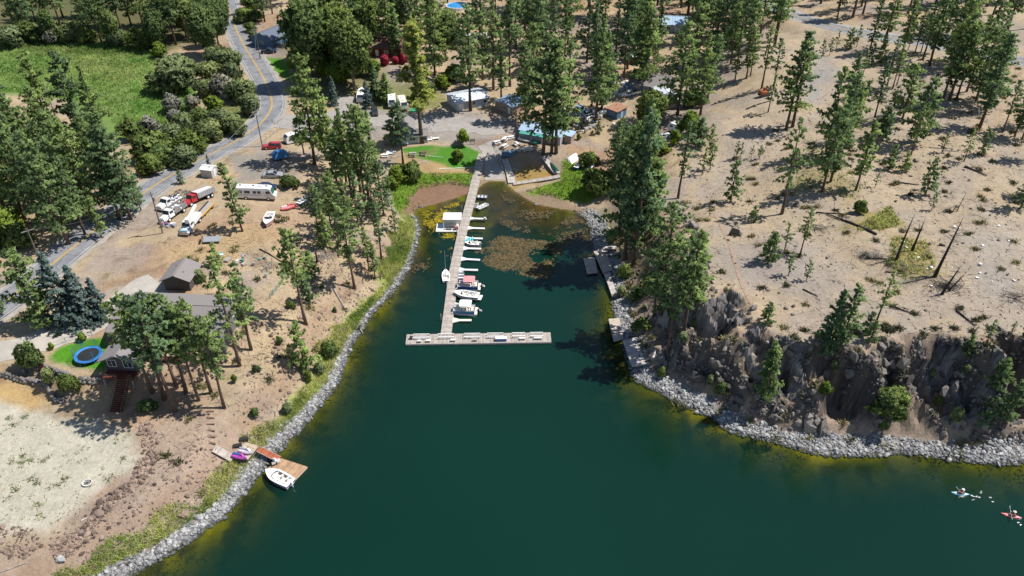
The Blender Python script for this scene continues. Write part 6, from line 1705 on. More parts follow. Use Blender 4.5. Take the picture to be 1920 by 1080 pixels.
for k, (m, lb, u0, u1) in enumerate(((M_WHITE, "long white canoe laid out in front of the store", 0, .62), (M_GREENP, "green canoe end to end with the white canoe before the store", .60, 1.0))):
    a, b = p.lerp(q, u0), p.lerp(q, u1); d = b - a
    t = thing("canoe", lb, "canoe", (a + b) / 2 + Vector((0, 0, .5)), math.atan2(d.y, d.x))
    o = outline(d.length, .95, 10, .5, .3)
    MB().loft([[(x, y, 0) for x, y in o], [(x * .95, y * .9, .28) for x, y in o], [(x * .85, y * .3, .42) for x, y in o]]).build("hull", m, t)
    for s in (-1, 1): MB().box((s * d.length * .25, 0, -.25), (.1, .9, .5)).build("trestle", M_GREYW, t)
# boat on a trailer in the dry grass
p, q = P(512, 407), P(499, 432)
bl = hull_boat("trailered_boat", "white motorboat with pink hull side on its trailer in dry grass", (p + q) / 2 + Vector((0, 0, .75)), math.atan2((q - p).y, (q - p).x), 5.6, 2.3, stripe=mat("faded_pink_paint", (.55, .16, .22), .4), seats=2, cock=(-.36, .05), bowrider=False, motor=None)
tl = thing("boat_trailer", "steel trailer under the white motorboat on dry grass", "trailer", (p + q) / 2, math.atan2((q - p).y, (q - p).x))
MB().box((0, 0, .45), (5.0, .12, .12)).box((-.9, 0, .42), (.12, 2.0, .1)).box((3.0, 0, .45), (1.4, .1, .1)).build("frame", M_STEEL, tl)
for s in (-1, 1): MB().tube((-.9, s * .95 - .1, .32), (-.9, s * .95 + .1, .32), .32, .32, 12).build("wheel", M_BLACK, tl)
for k, (a, z_, m1, m2, lb) in enumerate(((( 539, 394), .4, M_SALMON, M_WHITE, "pink and white jet ski parked in the grass next to the pines"), ((549, 391), .2, M_SALMON, M_REDP, "red and pink jet ski parked nearest the tipped blue tinted boat"))):
    q = P(*a); jetski(lb, q + Vector((0, 0, .25)), z_, m1, m2, 2.8)
p, q = P(560, 386), P(577, 376)
hull_boat("small_ski_boat", "small white and blue boat parked on grass in pine shade", (p + q) / 2 + Vector((0, 0, .35)), math.atan2((q - p).y, (q - p).x), 3.6, 1.6, hull=M_BLUEP, seats=2, fb=.55, motor=None, bowrider=False)
# ------------------------------------------------------------------ vehicles
def wheel(parent, x, y, r, w=.24, rimm=None, twin=False):
    o = MB().tube((0, -w / 2, 0), (0, w / 2, 0), r, r, 14).build("wheel", M_BLACK, parent, loc=(x, y, r))
    s = 1 if y > 0 else -1
    MB().tube((0, s * (w / 2 - .02), 0), (0, s * (w / 2 + .025), 0), r * .58, r * .52, 12).build("rim", rimm or M_CHROME, o)
    return o
def car(label, a, b, paint, kind="sedan", L_=4.7, W_=1.85, name="parked_car", cat="car", group="cars parked on the lot by the road"):
    """a -> b: tail and nose on the ground in the photo"""
    p, q = P(*a), P(*b); d = q - p; c = (p + q) / 2
    t = thing(name, label, cat, c, math.atan2(d.y, d.x), group, normal=normal_at(c.x, c.y))
    h = L_ / 2
    if kind == "sedan":
        body = [(-h, .32), (-h + .05, .85), (-h + .25, .95), (-1.55, .98), (1.0, .95), (h - .35, .82), (h, .68), (h, .32), (h - .5, .24), (-h + .5, .24)]
        cab = [(-1.7, .95), (-1.15, 1.40), (.25, 1.43), (1.05, .93)]; rf = [(-1.12, 1.39), (-1.05, 1.45), (.18, 1.47), (.26, 1.42)]
    elif kind == "suv":
        body = [(-h, .40), (-h + .03, 1.0), (-h + .12, 1.08), (.95, 1.06), (h - .3, .98), (h, .85), (h, .38), (h - .5, .30), (-h + .5, .30)]
        cab = [(-h + .1, 1.05), (-h + .35, 1.66), (.2, 1.70), (1.0, 1.05)]; rf = [(-h + .32, 1.65), (-h + .4, 1.73), (.12, 1.76), (.22, 1.69)]
    elif kind == "pickup":
        body = [(-h, .45), (-h + .03, 1.02), (1.1, 1.04), (h - .3, 1.0), (h, .88), (h, .42), (h - .5, .34), (-h + .5, .34)]
        cab = [(-.75, 1.03), (-.6, 1.68), (.55, 1.70), (1.15, 1.03)]; rf = [(-.62, 1.67), (-.56, 1.74), (.5, 1.76), (.58, 1.69)]
    bd = MB().side(body, W_, inset={k: .05 for k, (x, z) in enumerate(body) if z > .9}).build("body", paint, t, bevel=.05)
    gl = MB().side(cab, W_ - .1, inset={1: .17, 2: .17}).build("glasshouse", M_GLASS, t)
    r_ = MB().side(rf, W_ - .42).build("roof", paint, t, bevel=.02)
    pl_ = MB()
    for s in (-1, 1):
        y0, y1 = s * (W_ / 2 - .045), s * (W_ / 2 - .205)
        for (x0, z0), (x1, z1) in ((cab[0], cab[1]), (cab[3], cab[2])): pl_.tube((x0, y0, z0), (x1, y1, z1 + .01), .04, .035, 4)
        xm_ = (cab[1][0] + cab[2][0]) / 2; pl_.tube((xm_, y0, cab[0][1]), (xm_, y1, cab[1][1] + .02), .04, .04, 4)
    pl_.build("pillar", paint, r_)
    if kind == "pickup":
        MB().box((-h + .98, 0, 1.04), (1.6, W_ - .3, .06)).build("bed_liner", M_DARK, t)
        rb = MB()
        for s in (-1, 1): rb.box((-h + .98, s * (W_ / 2 - .1), 1.12), (1.75, .1, .14))
        rb.box((-h + .08, 0, 1.1), (.1, W_ - .2, .16)); rb.build("bed_rail", paint, t)
    for s in (-1, 1):
        MB().box((h - .02, s * (W_ / 2 - .3), .70), (.07, .36, .14)).build("headlight", M_HEADL, t)
        MB().box((-h + .02, s * (W_ / 2 - .2), .80), (.07, .24, .16)).build("tail_light", M_TAILR, t)
        MB().box((.85, s * (W_ / 2 + .06), 1.02), (.14, .16, .12)).build("wing_mirror", paint, t)
    MB().box((h + .03, 0, .45), (.1, W_ - .2, .16)).build("front_bumper", M_DARK, t); MB().box((-h - .03, 0, .48), (.1, W_ - .2, .16)).build("rear_bumper", M_DARK, t)
    for x in (-h + .95, h - .9):
        for s in (-1, 1): wheel(t, x, s * (W_ / 2 - .1), .34 if kind == "sedan" else .40)
    return t
car("red estate car parked facing the road at the end of the lot", (526, 278), (495, 279), M_REDP, "suv", 4.7)
car("silver sedan parked beyond the motorhome in the dry lot", (494, 332), (530, 331), M_SILVER, "sedan", 4.9)
car("dark navy car parked right behind the motorhome", (484, 353), (517, 354), M_NAVY, "sedan", 4.8)
car("black hatchback parked on gravel by the camping trailers", (702, 209), (704, 219), M_BLACK, "suv", 4.1, 1.75, group="cars parked at the marina")
car("dark blue car parked on earth near the swimming pool", (851, 66), (855, 76), M_NAVY, "suv", 4.4, group="cars parked at the marina")
car("white pickup parked in front of the grey roofed house", (1198, 176), (1167, 181), M_WHITE, "pickup", 5.4, 1.95, "pickup_truck", "pickup", "pickups parked around the marina")
car("white pickup parked beside the blue grey roofed roadside house", (492, 70), (499, 84), M_WHITE, "pickup", 5.6, 1.95, "pickup_truck", "pickup", "pickups parked around the marina")
car("dark pickup in the shade beyond the roadside house's yard", (495, 100), (515, 98), M_NAVY, "pickup", 5.2, 1.95, "pickup_truck", "pickup", "pickups parked around the marina")
car("white car parked under the young pines by the dark maple", (1237, 262), (1248, 258), M_WHITE, "sedan", 4.5, group="cars parked at the marina")
car("pale blue car among the junk near the blue shed", (1085, 204), (1093, 212), M_LBLUE, "sedan", 4.5, group="cars parked at the marina")
car("silver car half hidden beyond the junk near the blue shed", (1100, 216), (1112, 212), M_SILVER, "sedan", 4.5, group="cars parked at the marina")
# motorhome
p, q = P(447, 374), P(512, 378); d = q - p; c = (p + q) / 2 + Vector((-d.y, d.x, 0)).normalized() * 1.2
L_ = 9.2; h = L_ / 2; W_ = 2.5
t = thing("motorhome", "long white motorhome with sloping windscreen parked on the dry lot", "motorhome", c, math.atan2(d.y, d.x), normal=normal_at(c.x, c.y))
body = [(-h, .5), (-h, 2.9), (-h + .2, 3.05), (h - 1.7, 3.05), (h - 1.1, 2.85), (h - .55, 1.55), (h, 1.4), (h + .05, .6), (h - .2, .45)]
MB().side(body, W_, inset={1: .06, 2: .12, 3: .12, 4: .12}).build("body", M_WHITE, t, bevel=.06)
MB().add([(h - 1.08, -W_ / 2 + .2, 2.75), (h - 1.08, W_ / 2 - .2, 2.75), (h - .54, W_ / 2 - .1, 1.62), (h - .54, -W_ / 2 + .1, 1.62), (h - 1.03, -W_ / 2 + .2, 2.77), (h - 1.03, W_ / 2 - .2, 2.77), (h - .49, W_ / 2 - .1, 1.64), (h - .49, -W_ / 2 + .1, 1.64)],
         [(4, 5, 6, 7), (0, 4, 7, 3), (5, 1, 2, 6), (4, 0, 1, 5), (7, 6, 2, 3)][:1] + [(0, 1, 5, 4), (1, 2, 6, 5), (2, 3, 7, 6), (3, 0, 4, 7)]).build("windscreen", mat("green_tint_glass", (.05, .14, .12), .06, spec=.8), t)
for s in (-1, 1):
    for x, w in ((2.9, 1.0), (.9, .75), (-.1, .75), (-1.8, 1.3), (-3.4, .9)):
        MB().box((x, s * (W_ / 2 + .0), 2.05), (w, .05, .62)).build("window", M_GLASS, t)
    MB().box((0, s * (W_ / 2 + .005), 1.35), (L_ - 1.0, .03, .22)).build("side_stripe", M_SILVER, t)
    for x in (h - 1.6, -h + 2.4): wheel(t, x, s * (W_ / 2 - .15), .45, .3)
    MB().box((h + .05, s * .9, .95), (.06, .4, .2)).build("headlight", M_HEADL, t)
MB().box((1.8, -W_ / 2 - .005, 1.55), (.75, .05, 1.9)).build("door", M_WHITE, t)
for x in (-2.2, 1.0): MB().box((x, 0, 3.18), (.9, .7, .26)).build("roof_unit", M_WHITE, t)
for x in (-.6, 2.4, -3.6): MB().box((x, .3, 3.1), (.45, .45, .12)).build("roof_vent", M_DARK, t)
for x in (-3.9, -3.2): pass
# travel trailers
def caravan(label, a, b, L_, W_, H_, m, front="slope", name="travel_trailer", group="camping trailers by the gravel lot", awning=False):
    p, q = P(*a), P(*b); d = q - p; c = (p + q) / 2
    t = thing(name, label, "trailer", c, math.atan2(d.y, d.x), group)
    h = L_ / 2
    body = [(-h, .5), (-h, H_ - .2), (-h + .25, H_), (h - .8, H_), (h - .15, H_ * .72), (h, .9), (h - .3, .5)]
    MB().side(body, W_, inset={1: .05, 2: .1, 3: .1}).build("body", m, t, bevel=.05)
    MB().add([(h - .70, -W_ / 2 + .35, H_ - .14), (h - .70, W_ / 2 - .35, H_ - .14), (h - .10, W_ / 2 - .3, H_ * .74), (h - .10, -W_ / 2 + .3, H_ * .74)], [(0, 1, 2, 3)]).build("front_window", M_GLASS, t).location = (.03, 0, .03)
    for s in (-1, 1):
        for x, w in ((h * .45, .9), (-h * .45, .9)): MB().box((x, s * W_ / 2, H_ * .66), (w, .05, .5)).build("window", M_GLASS, t)
        wheel(t, -.35, s * (W_ / 2 - .1), .34); wheel(t, .4, s * (W_ / 2 - .1), .34)
    MB().box((-.2, -W_ / 2, 1.45), (.7, .05, 1.75)).build("door", M_WHITE, t)
    MB().box((-.8, 0, H_ + .1), (.8, .65, .24)).build("roof_unit", M_WHITE, t); MB().box((h * .4, 0, H_ + .05), (.4, .4, .12)).build("roof_vent", M_SILVER, t)
    MB().tube((h, -.5, .5), (h + 1.0, 0, .5), .05).tube((h, .5, .5), (h + 1.0, 0, .5), .05).build("drawbar", M_DARK, t)
    if awning:
        MB().add([(-h * .8, W_ / 2, H_ - .2), (h * .6, W_ / 2, H_ - .2), (h * .6, W_ / 2 + 2.2, H_ - .8), (-h * .8, W_ / 2 + 2.2, H_ - .8)], [(3, 2, 1, 0)]).build("awning", M_SILVER, t).modifiers.new("solid", 'SOLIDIFY').thickness = .03
        for x in (-h * .75, h * .55): MB().tube((x, W_ / 2 + 2.1, 0), (x, W_ / 2 + 2.1, H_ - .8), .04).build("awning_pole", M_ALU, t)
    return t
caravan("cream camper with dark front window facing the gravel lot", (752, 193), (760, 211), 6.5, 2.4, 2.8, M_CREAM, name="camper")
caravan("plain white trailer parked beside the cream camper", (735, 188), (736, 206), 6.2, 2.4, 2.7, M_WHITE)
caravan("white trailer with grey awning behind a small spruce", (682, 176), (676, 199), 6.8, 2.4, 2.8, M_WHITE, awning=True)
caravan("white trailer shaded by pines beyond the dark blue car", (905, 78), (872, 80), 9.0, 2.5, 2.8, M_WHITE)
caravan("small white trailer among young pines behind the dark maple", (1275, 246), (1258, 246), 4.2, 2.2, 2.4, M_WHITE)
caravan("white trailer half buried in pine shade beside the red estate car", (575, 262), (540, 268), 7.0, 2.4, 2.7, M_WHITE)
# red dump truck
def truck_base(name, label, a, b, cabm, L_, cat="truck", nose=1.5, axles=(), W_=2.3):
    p, q = P(*a), P(*b); d = q - p; c = (p + q) / 2
    t = thing(name, label, cat, c, math.atan2(d.y, d.x), normal=normal_at(c.x, c.y)); h = L_ / 2
    MB().box((-.3, 0, .75), (L_ - .6, .9, .25)).build("chassis", M_DARK, t)
    hood = [(h - nose, .7), (h - nose, 1.55), (h - .15, 1.4), (h, 1.2), (h, .7)]
    MB().side(hood, W_ * .62, inset={1: .0, 2: .15, 3: .15}).build("hood", cabm, t, bevel=.06)
    fd = MB()
    for s in (-1, 1): fd.side([(h - nose + .1, .75), (h - nose + .25, 1.15), (h - .5, 1.15), (h - .1, .85), (h - .1, .7)], W_ * .2, y0=s * W_ * .38)
    fd.build("fender", cabm, t)
    cx0, cx1 = h - nose - 1.55, h - nose
    MB().side([(cx0, .7), (cx0, 2.25), (cx0 + .2, 2.35), (cx1 - .45, 2.35), (cx1, 1.55), (cx1, .7)], W_ - .2, inset={1: .1, 2: .14, 3: .14}).build("cab", cabm, t, bevel=.05)
    MB().add([(cx1 - .42, -W_ * .36, 2.24), (cx1 - .42, W_ * .36, 2.24), (cx1 + .02, W_ * .40, 1.62), (cx1 + .02, -W_ * .40, 1.62)], [(0, 1, 2, 3)]).build("windscreen", M_GLASS, t).location = (.03, 0, .02)
    for s in (-1, 1):
        MB().box(((cx0 + cx1) / 2 - .1, s * (W_ / 2 - .13), 1.85), (.9, .05, .5)).build("side_window", M_GLASS, t)
        MB().box((h + .02, s * W_ * .3, 1.0), (.07, .26, .22)).build("headlight", M_HEADL, t)
    MB().box((h + .08, 0, .65), (.16, W_ - .1, .25)).build("bumper", M_CHROME, t)
    MB().box((h + .01, 0, 1.05), (.05, W_ * .34, .36)).build("grille", M_CHROME, t)
    for x in axles:
        for s in (-1, 1): wheel(t, x, s * (W_ / 2 - .2), .5, .34 if x > h - 2 else .5, M_WHITE)
    return t, h, cx0
t, h, cx0 = truck_base("dump_truck", "red dump truck with a long grey tipping box full of white cover", (396, 367), (350, 388), M_REDP, 8.2, axles=(3.0, -1.9, -3.1))
bl_ = cx0 - .2 + h
bx = MB()
x0b, x1b = -h - .1, cx0 - .25
bx.box(((x0b + x1b) / 2, 0, 1.15), (x1b - x0b, 2.4, .12))
for s in (-1, 1): bx.box(((x0b + x1b) / 2, s * 1.2, 1.75), (x1b - x0b, .1, 1.15))
bx.box((x1b, 0, 1.8), (.1, 2.4, 1.25)); bx.box((x0b, 0, 1.6), (.1, 2.4, .85))
bo = bx.build("dump_box", M_SILVER, t)
for k in range(8):
    for s in (-1, 1): MB().box((x0b + (x1b - x0b) * (k + .5) / 8, s * 1.28, 1.72), (.09, .06, 1.1)).build("side_rib", M_SILVER, bo)
MB().side([(x0b + .2, 1.3), (x0b + .2, 2.2), (x1b - .2, 2.45), (x1b - .2, 1.3)], 1.4, y0=-.3).build("white_cover", M_WHITE, t)
MB().box((x1b + .12, 0, 2.1), (.08, 2.2, 1.0)).build("headboard", M_REDP, t)
# white stake truck with scrap
t, h, cx0 = truck_base("stake_truck", "old white stake truck with a grey slatted bed next to the red dump truck", (343, 395), (310, 417), M_WHITE, 6.8, axles=(2.2, -2.2))
x0b, x1b = -h, cx0 - .2
MB().box(((x0b + x1b) / 2, 0, 1.05), (x1b - x0b, 2.3, .12)).build("bed", M_GREYW, t)
for k in range(7):
    for s in (-1, 1): MB().box((x0b + (x1b - x0b) * (k + .5) / 7, s * 1.15, 1.65), (.12, .06, 1.15)).build("stake", M_GREYW, t)
for z in (1.4, 1.75, 2.1):
    for s in (-1, 1): MB().box(((x0b + x1b) / 2, s * 1.19, z), (x1b - x0b, .05, .2)).build("side_slat", M_STEEL, t)
r_ = random.Random(8)
sc_ = MB()
for k in range(26): sc_.box((r_.uniform(x0b + .3, x1b - .3), r_.uniform(-.9, .9), r_.uniform(1.2, 1.9)), (r_.uniform(.2, .9), r_.uniform(.1, .6), r_.uniform(.1, .4)), r_.uniform(0, 3), r_.randrange(3))
sc_.build("scrap_load", [M_SILVER, M_WHITE, M_DARK], t)
# white flatbed with junk behind it
t, h, cx0 = truck_base("flatbed_truck", "white flatbed truck heaped with scrap behind the stake truck", (334, 377), (302, 395), M_WHITE, 6.4, axles=(2.1, -1.9))
x0b, x1b = -h, cx0 - .2
MB().box(((x0b + x1b) / 2, 0, 1.05), (x1b - x0b, 2.3, .12)).build("bed", M_WHITE, t)
sc_ = MB()
for k in range(30): sc_.box((r_.uniform(x0b + .3, x1b - .3), r_.uniform(-.9, .9), r_.uniform(1.2, 1.8)), (r_.uniform(.2, 1.1), r_.uniform(.1, .7), r_.uniform(.1, .5)), r_.uniform(0, 3), r_.randrange(3))
sc_.build("scrap_load", [M_SILVER, M_WHITE, M_DARK], t)
# boom truck
t, h, cx0 = truck_base("boom_truck", "white and blue boom truck standing beside the leaning pine's shadow", (370, 412), (349, 440), M_WHITE, 7.0, axles=(2.3, -2.0))
MB().box((h - 1.0, 0, 1.2), (1.9, 1.55, .5)).build("blue_nose", M_LBLUE, t)
MB().box((-1.5, 0, 1.4), (3.6, 2.3, .9)).build("tool_body", M_WHITE, t)
MB().tube((-.6, 0, 1.8), (-.6, 0, 2.9), .35, .3, 10).build("turret", M_WHITE, t)
bo = MB().box((0, 0, 0), (5.2, .5, .5)).build("boom", M_WHITE, t, loc=(-1.2, .3, 3.1)); bo.rotation_euler = (0, .08, .1)
MB().box((2.9, 0, .1), (1.0, .9, 1.0)).build("bucket", M_WHITE, bo)
# flat trailer with a yellow rail, tail of the boom truck
p, q = P(372, 412), P(398, 386); d = q - p
t = thing("pole_trailer", "long low pole trailer with a yellow side rail behind the boom truck", "trailer", (p + q) / 2, math.atan2(d.y, d.x)); Lt = d.length
MB().box((0, 0, .8), (Lt, 1.6, .18)).build("deck", M_GREYW, t); MB().box((0, -.95, .95), (Lt * .95, .16, .25)).build("side_rail", M_YELP, t)
MB().box((0, .7, 1.0), (Lt, .2, .3)).build("beam", M_DARK, t)
for x in (-Lt * .2, Lt * .3):
    for s in (-1, 1): wheel(t, x, s * .8, .42)
# small flat trailer
p, q = P(376, 453), P(416, 452); d = q - p; c = (p + q) / 2
t = thing("flat_trailer", "grey flat utility trailer with a rusty tongue on straw coloured grass", "trailer", c, math.atan2(d.y, d.x), normal=normal_at(c.x, c.y)); Lt = d.length
MB().box((.3, 0, .6), (Lt * .8, 1.9, .12)).build("deck", M_SILVER, t)
for s in (-1, 1): wheel(t, .2, s * 1.0, .34)
MB().tube((-Lt * .38, -.5, .55), (-Lt * .55, 0, .55), .06).tube((-Lt * .38, .5, .55), (-Lt * .55, 0, .55), .06).build("tongue", M_ORANGE, t); MB().box((-Lt * .4, 0, .95), (.08, 1.8, .7)).build("gate", M_WOOD, t)
# blue tarp
p, q = P(512, 303), P(537, 299); d = q - p; c = (p + q) / 2 + Vector((0, 1.2, 0))
t = thing("tarp_covered_trailer", "trailer heaped under a bright blue tarpaulin in tree shade", "trailer", c, math.atan2(d.y, d.x))
MB().side([(-2, .5), (-2.1, 1.6), (-1.2, 2.3), (1.1, 2.2), (2.0, 1.4), (1.9, .5)], 2.6, inset={1: .25, 2: .5, 3: .5, 4: .3}).build("tarpaulin", M_TARP, t, bevel=.12)
for s in (-1, 1): wheel(t, 0, s * 1.1, .36)
MB().tube((2, 0, .5), (3.2, 0, .5), .06).build("drawbar", M_DARK, t)
# orange excavator
p = P(1432, 180)
t = thing("excavator", "rusty orange excavator standing on bare ground between pines", "excavator", p, .3)
for s in (-1, 1): MB().side([(-1.7, .15), (-1.9, .5), (-1.6, .85), (1.6, .85), (1.9, .5), (1.7, .15), (1.4, 0), (-1.4, 0)], .5, y0=s * 1.0).build("track", M_DARK, t)
MB().box((-.4, 0, 1.4), (2.8, 2.2, .9)).box((-1.3, 0, 1.95), (1.0, 2.1, .4)).build("body", M_ORANGE, t, bevel=.05)
t.scale = (.8, .8, .8)
cb_ = MB().box((.5, .6, 2.1), (1.1, .9, 1.5)).build("cab", M_ORANGE, t); MB().box((1.06, .6, 2.3), (.04, .75, .8)).build("cab_window", M_GLASS, cb_); MB().box((.5, 1.06, 2.3), (.8, .04, .8)).build("cab_window", M_GLASS, cb_)
am = MB().tube((.8, -.3, 1.6), (2.6, -.3, 3.9), .24, .2).tube((2.6, -.3, 3.9), (4.0, -.3, 2.2), .2, .15).build("arm", M_ORANGE, t); MB().side([(3.7, 2.1), (4.3, 2.2), (4.4, 1.4), (3.8, 1.2)], .9, y0=-.3).build("bucket", M_DARK, am)
# utility poles and lines
def pole(base, top_py, label, arm=True, trans=True, name="utility_pole", rz=.7):
    p = P(*base); H = height_for(p, top_py)
    t = thing(name, label, "utility pole", p, rz, "utility poles along the road")
    MB().tube((0, 0, -.6), (0, 0, H), .17, .11, 8).build("pole", M_BARKG, t)
    if arm:
        a = MB().box((0, 0, H - .6), (2.4, .12, .14)).build("crossarm", M_GREYW, t)
        for x in (-1.05, -.4, .4, 1.05): MB().tube((x, 0, H - .53), (x, 0, H - .3), .05).build("insulator", M_DARK, a)
    if trans: MB().tube((.35, 0, H - 2.3), (.35, 0, H - 1.4), .24, .24, 10).build("transformer", M_STEEL, t)
    return p + Vector((0, 0, H - .4)), t
PT = []
PT.append(pole((76, 492), 428, "bare utility pole by the road, in front of the dark roadside pines", trans=False)[0])
PT[-1]
a1 = pole((305, 437), 360, "utility pole with transformer beside the old white trucks")[0]
a2 = pole((492, 275), 205, "utility pole beside the road bend near the red estate car", trans=False)[0]
a3 = pole((488, 110), 52, "utility pole by the lawn near the roadside house")[0]
def wire(a, b, sag, label):
    n = 14; pts = []
    for i in range(n + 1):
        u = i / n; q = a.lerp(b, u); pts.append(q - Vector((0, 0, sag * 4 * u * (1 - u))))
    tag(MB().path(pts, .02, 3).build("overhead_wire", M_STEEL), label, "wire")
wire(PT[0], a1, 1.6, "sagging wire from the bare roadside pole to the transformer pole")
wire(a1, a2, 2.0, "sagging wire from the transformer pole to the pole at the bend")
wire(a2, a3, 1.8, "sagging wire from the bend pole to the lawn pole")
# road sign
p = P(490, 112); t = thing("road_sign", "yellow diamond warning sign beside the road bend", "road sign", p, -1.1)
MB().tube((0, 0, 0), (0, 0, 2.6), .04).build("post", M_STEEL, t); o = MB().box((0, -.06, 0), (.75, .03, .75)).build("sign_plate", mat("sign_yellow", (.75, .42, .02), .5), t, loc=(0, 0, 2.4)); o.rotation_euler = (0, math.pi / 4, 0)
# ------------------------------------------------------------------ stones
def tint_material(name, lo, hi, rough=.95, nscale=6, bump=.3):
    m = bpy.data.materials.new(name)
    nt, N, L = nodes_of(m)
    b = N["Principled BSDF"]; b.inputs["Roughness"].default_value = rough; b.inputs["Specular IOR Level"].default_value = .2
    at = N.new("ShaderNodeAttribute"); at.attribute_name = "tint"
    r = N.new("ShaderNodeMix"); r.data_type = 'RGBA'; r.inputs["A"].default_value = (*lo, 1); r.inputs["B"].default_value = (*hi, 1)
    L.new(at.outputs["Fac"], r.inputs["Factor"])
    geo = N.new("ShaderNodeNewGeometry")
    n = N.new("ShaderNodeTexNoise"); n.inputs["Scale"].default_value = nscale; n.inputs["Detail"].default_value = 4
    L.new(geo.outputs["Position"], n.inputs["Vector"])
    mr = N.new("ShaderNodeMapRange"); mr.inputs["From Min"].default_value = .3; mr.inputs["From Max"].default_value = .7; mr.inputs["To Min"].default_value = .7; mr.inputs["To Max"].default_value = 1.2
    L.new(n.outputs["Fac"], mr.inputs["Value"])
    mx = N.new("ShaderNodeMix"); mx.data_type = 'RGBA'; mx.blend_type = 'MULTIPLY'; mx.inputs["Factor"].default_value = 1
    L.new(r.outputs["Result"], mx.inputs["A"]); L.new(mr.outputs["Result"], mx.inputs["B"]); L.new(mx.outputs["Result"], b.inputs["Base Color"])
    return m
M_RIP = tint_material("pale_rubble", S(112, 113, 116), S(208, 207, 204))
M_BASALT = tint_material("basalt", S(80, 76, 76), S(172, 162, 152), nscale=2.6)
M_LAVA = tint_material("red_lava_rock", S(90, 78, 72), S(186, 162, 146))
M_BLADE = tint_material("grass_blades", S(134, 164, 66), S(206, 210, 122), nscale=.3)
M_STRAW = tint_material("dry_grass_blades", S(172, 136, 84), S(216, 186, 130), nscale=.3)
M_MEADOW = tint_material("marsh_grass_blades", S(104, 146, 60), S(168, 190, 104), nscale=.15)
M_WEED = tint_material("brown_water_weed", S(58, 58, 36), S(142, 120, 86), nscale=1.2)
M_ALGAE = tint_material("yellow_algae", S(116, 104, 26), S(206, 182, 52), nscale=1.2)
M_TWIG = tint_material("dead_twigs", S(96, 88, 82), S(172, 160, 150), nscale=1)
t_ = (1 + 5 ** .5) / 2
ICO = np.array([(-1, t_, 0), (1, t_, 0), (-1, -t_, 0), (1, -t_, 0), (0, -1, t_), (0, 1, t_), (0, -1, -t_), (0, 1, -t_), (t_, 0, -1), (t_, 0, 1), (-t_, 0, -1), (-t_, 0, 1)]) / math.hypot(1, t_)
ICF = np.array([(0, 11, 5), (0, 5, 1), (0, 1, 7), (0, 7, 10), (0, 10, 11), (1, 5, 9), (5, 11, 4), (11, 10, 2), (10, 7, 6), (7, 1, 8), (3, 9, 4), (3, 4, 2), (3, 2, 6), (3, 6, 8), (3, 8, 9), (4, 9, 5), (2, 4, 11), (6, 2, 10), (8, 6, 7), (9, 8, 1)])
def rocks_np(pos, size, rng, flat=(.45, .8), jag=.28):
    n = len(pos)
    v = np.repeat(ICO[None], n, 0) * (1 + rng.uniform(-jag, jag, (n, 12, 1)))
    v = v * np.stack([rng.uniform(.7, 1.3, n), rng.uniform(.7, 1.3, n), rng.uniform(*flat, n)], 1)[:, None, :]
    a = rng.uniform(0, 6.28, n); ca, sa = np.cos(a), np.sin(a)
    ti = rng.normal(0, .35, n); ct, st2 = np.cos(ti), np.sin(ti)
    x, y, z = v[..., 0], v[..., 1], v[..., 2]
    x, z = x * ct[:, None] + z * st2[:, None], z * ct[:, None] - x * st2[:, None]
    v = np.stack([x * ca[:, None] - y * sa[:, None], x * sa[:, None] + y * ca[:, None], z], -1) * (size[:, None, None] / 2)
    v = v + pos[:, None, :]
    F_ = (ICF[None] + (np.arange(n) * 12)[:, None, None]).reshape(-1, 3)
    return v.reshape(-1, 3), F_, np.repeat(np.clip(rng.uniform(0, 1, n), 0, 1), 12)
def ground_z(x, y): return Hgt(x, y)
def stuff(name, V_, F_, tint, m, label, cat, parent=None):
    o = link(name, np_mesh(name, V_, F_, attr={"tint": tint}, material=m), parent)
    o["kind"] = "stuff"
    if parent is None: o["label"] = label; o["category"] = cat
    return o
# riprap along the shores
rng = np.random.default_rng(21)
sh = np.array(SHORE); seg = np.hypot(*np.diff(sh, axis=0).T); cum = np.r_[0, np.cumsum(seg)]
def shore_scatter(n, d0, d1, rng, power=1.0, dense_by_rip=True):
    s = rng.uniform(0, cum[-1], n); i = np.searchsorted(cum, s, side='right') - 1; i = np.clip(i, 0, len(seg) - 1)
    u = (s - cum[i]) / seg[i]
    p = sh[i] * (1 - u)[:, None] + sh[i + 1] * u[:, None]
    t = (sh[i + 1] - sh[i]) / seg[i][:, None]; nrm = np.stack([-t[:, 1], t[:, 0]], 1)
    off = d0 + (d1 - d0) * rng.uniform(0, 1, n) ** power
    q = p + nrm * off[:, None]
    rip = idw(q[:, 0], q[:, 1], RP); dd = -sdf(q[:, 0], q[:, 1], LAKE)
    ok = np.abs(dd - off) < 1.2
    if dense_by_rip: ok &= rng.uniform(0, 1, n) < np.clip(rip * 1.15 - .1, 0, 1)
    ok &= (q[:, 0] > -90) & (q[:, 0] < 120) & (q[:, 1] > 55)
    return q[ok], dd[ok]
q, dd = shore_scatter(46000, -.7, 6.0, rng)
right = q[:, 0] > 15
wid = np.where(right, 3.1, np.interp(q[:, 1], [70, 95, 110, 125, 150], [2.2, 2.1, 1.8, 1.0, .7])) + (fbm(q[:, 0], q[:, 1], 6, 61, 3) - .5) * np.where(right, 3.2, 1.8)
ok = dd < wid
q, dd = q[ok], dd[ok]
near = np.hypot(q[:, 0], q[:, 1] - 60)
sz = rng.gamma(3.2, .085, len(q)) + .12
z = ground_z(q[:, 0], q[:, 1]) + sz * .12
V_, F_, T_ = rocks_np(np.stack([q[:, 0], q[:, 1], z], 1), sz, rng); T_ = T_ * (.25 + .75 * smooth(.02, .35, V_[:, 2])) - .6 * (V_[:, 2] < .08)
stuff("stone_bank", V_, F_, T_, M_RIP, "band of pale broken stone along the lake's edge", "stone bank")
